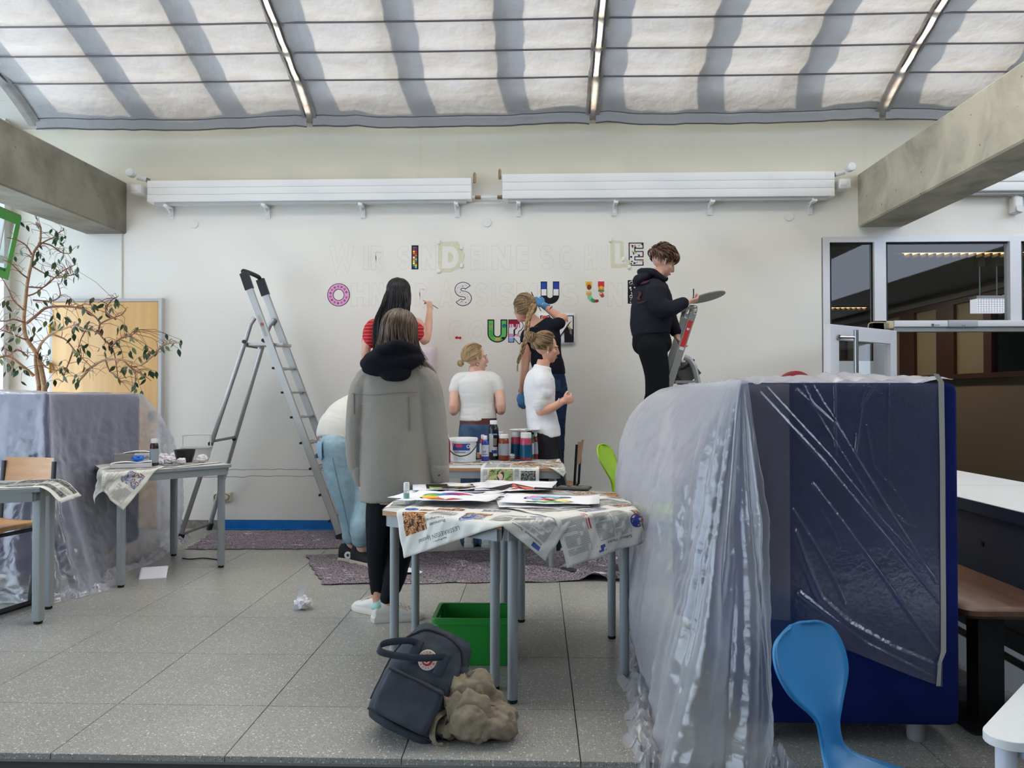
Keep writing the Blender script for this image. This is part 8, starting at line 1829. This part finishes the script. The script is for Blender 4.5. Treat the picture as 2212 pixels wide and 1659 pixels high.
B_ = [((80, 762), (91, 739), (114, 719), (139, 710), (162, 703), (180, 712), (204, 716)), ((119, 724), (142, 734), (159, 754), (176, 772), (195, 790)), ((58, 698), (80, 680), (101, 665), (142, 662), (176, 667), (197, 678), (215, 696), (215, 721), (240, 749), (248, 769), (252, 795), (256, 825)),
      ((172, 820), (185, 806), (195, 795), (228, 777), (266, 778), (290, 784), (304, 789), (332, 767), (354, 744), (372, 741), (390, 741)), ((68, 549), (60, 535), (51, 526), (35, 518), (15, 513)), ((62, 620), (80, 621), (96, 619), (127, 592), (145, 580), (162, 572)), ((71, 648), (92, 650), (114, 650), (129, 640), (129, 627), (124, 610)),
      ((56, 734), (38, 727), (20, 719), (0, 712)), ((73, 546), (85, 530), (100, 520), (118, 512), (128, 502), (138, 497)), ((59, 600), (45, 590), (25, 570), (8, 562)), ((86, 524), (110, 530), (132, 545), (150, 548)), ((67, 574), (95, 590), (120, 600), (146, 596), (165, 592)), ((215, 700), (235, 690), (262, 680), (272, 668)), ((240, 749), (262, 730), (282, 725), (300, 712)), ((250, 690), (228, 672), (240, 650), (252, 642)), ((266, 778), (290, 800), (310, 810), (326, 822)), ((159, 754), (150, 780), (140, 805), (136, 825)), ((215, 721), (190, 712), (176, 730), (170, 752)), ((51, 696), (30, 690), (10, 694), (-8, 690)), ((52, 670), (30, 650), (18, 625), (4, 600)), ((78, 762), (96, 790), (118, 800), (140, 796)), ((228, 777), (236, 800), (250, 812)), ((57, 640), (75, 634), (92, 622), (110, 604)), ((60, 770), (40, 756), (26, 760), (8, 752))]
for i, q in enumerate(B_):
    dp = (-.35, -.1, .05, -.45, -.3, .2, .15, -.25, .1, -.3, .2, .15, -.1, -.2, .1, -.4, .1, .1, -.3, -.2, -.1, -.3, .1, -.3)[i]; r0 = .012 if i in (0, 2, 3) else .0075
    tips += br(q, r0, .0032, dp, BARK if i in (0, 3) else TWIG, 7, sd=i * 3.1)[3:]
rnd = random.Random(77); tw = MB()
lme = {}
def leaf_mesh(m, nm):
    b = MB(); rows = []
    for k in range(6):
        s = k / 5; w = .5 * (sin(pi * min(1, s * 1.02) ** .8)) * .46 + .004; rows.append([V(-w, .10 * abs(w), -s), V(0, 0, -s - .0), V(w, .10 * abs(w), -s)])
    for r in rows:
        for p in r: p.y += .22 * p.z * p.z * 1.0
    b.rings(rows, False, False); return b.mesh(nm, m, V(0, 0, 0), True)
LM = [leaf_mesh(LEAF, 'leaf'), leaf_mesh(LEAF2, 'leaf')]
rootl = LOC[tr.name]; cnt = 0
cl = [(116, 516, 9), (128, 512, 7), (140, 520, 7), (150, 545, 8), (96, 545, 6), (160, 572, 7), (100, 590, 6), (142, 600, 7), (165, 595, 7), (124, 572, 6), (80, 480, 6), (60, 500, 5), (40, 560, 5), (76, 655, 5), (106, 648, 5), (32, 680, 7), (10, 660, 6), (38, 708, 6), (12, 716, 7), (34, 742, 6), (14, 748, 6), (60, 720, 5), (92, 700, 6), (120, 690, 8), (140, 690, 10), (165, 715, 12), (176, 668, 8), (202, 665, 8), (150, 655, 6), (222, 662, 6), (250, 648, 8), (230, 672, 5), (186, 700, 8), (210, 715, 7), (186, 752, 8), (226, 760, 8), (160, 765, 9), (250, 745, 8), (262, 716, 8), (284, 730, 8), (296, 718, 5), (270, 760, 8), (312, 762, 10), (330, 755, 8), (352, 744, 6), (372, 742, 5), (388, 740, 4), (255, 810, 7), (275, 800, 8), (320, 805, 12), (305, 825, 8), (290, 842, 10), (185, 800, 6), (136, 808, 10), (160, 825, 9), (110, 780, 8), (96, 765, 8), (60, 760, 5), (30, 790, 7), (12, 782, 8), (50, 815, 6), (20, 822, 5), (110, 830, 5), (84, 560, 6), (110, 560, 7)]
for x, y, n in cl:
    n = max(2, round(n * .62))
    for _ in range(n):
        if cnt >= 292: break
        p = P(x + rnd.gauss(0, 9), y + rnd.gauss(-6, 8), TY + rnd.uniform(-.3, .3)); o = bpy.data.objects.new('leaf', LM[0 if rnd.random() > .22 else 1]); COL.objects.link(o); o.parent = tr
        s = rnd.uniform(.050, .078); o.location = p - rootl; o.scale = (s, s, s); o.rotation_euler = (rnd.uniform(-.5, .5), rnd.gauss(0, .45), rnd.uniform(0, 6.3)); cnt += 1
        bq = min(tips, key=lambda q: (q[0] - p.x) ** 2 + (q[2] - p.z) ** 2 + .3 * (q[1] - p.y) ** 2)
        mid = p.lerp(V(*bq), .5) + V(rnd.uniform(-.02, .02), 0, .02); tw.tube([V(*bq), mid, p], [.0026, .002, .0014], 4)
o = tw.build('twigs', TWIG, tr); o['kind'] = 'stuff'
tw2 = MB()
for _ in range(170):
    q = V(*rnd.choice(tips)); a = rnd.uniform(-1, 1); L_ = rnd.uniform(.06, .16); d = V(rnd.uniform(-1, 1), rnd.uniform(-.6, .6), rnd.uniform(-.5, .9)).normalized(); tw2.tube([q, q + d * L_ * .5 + V(0, 0, .01), q + d * L_ + V(0, 0, -.015)], [.0024, .0018, .001], 4)
o = tw2.build('bare_twigs', TWIG, tr); o['kind'] = 'stuff'
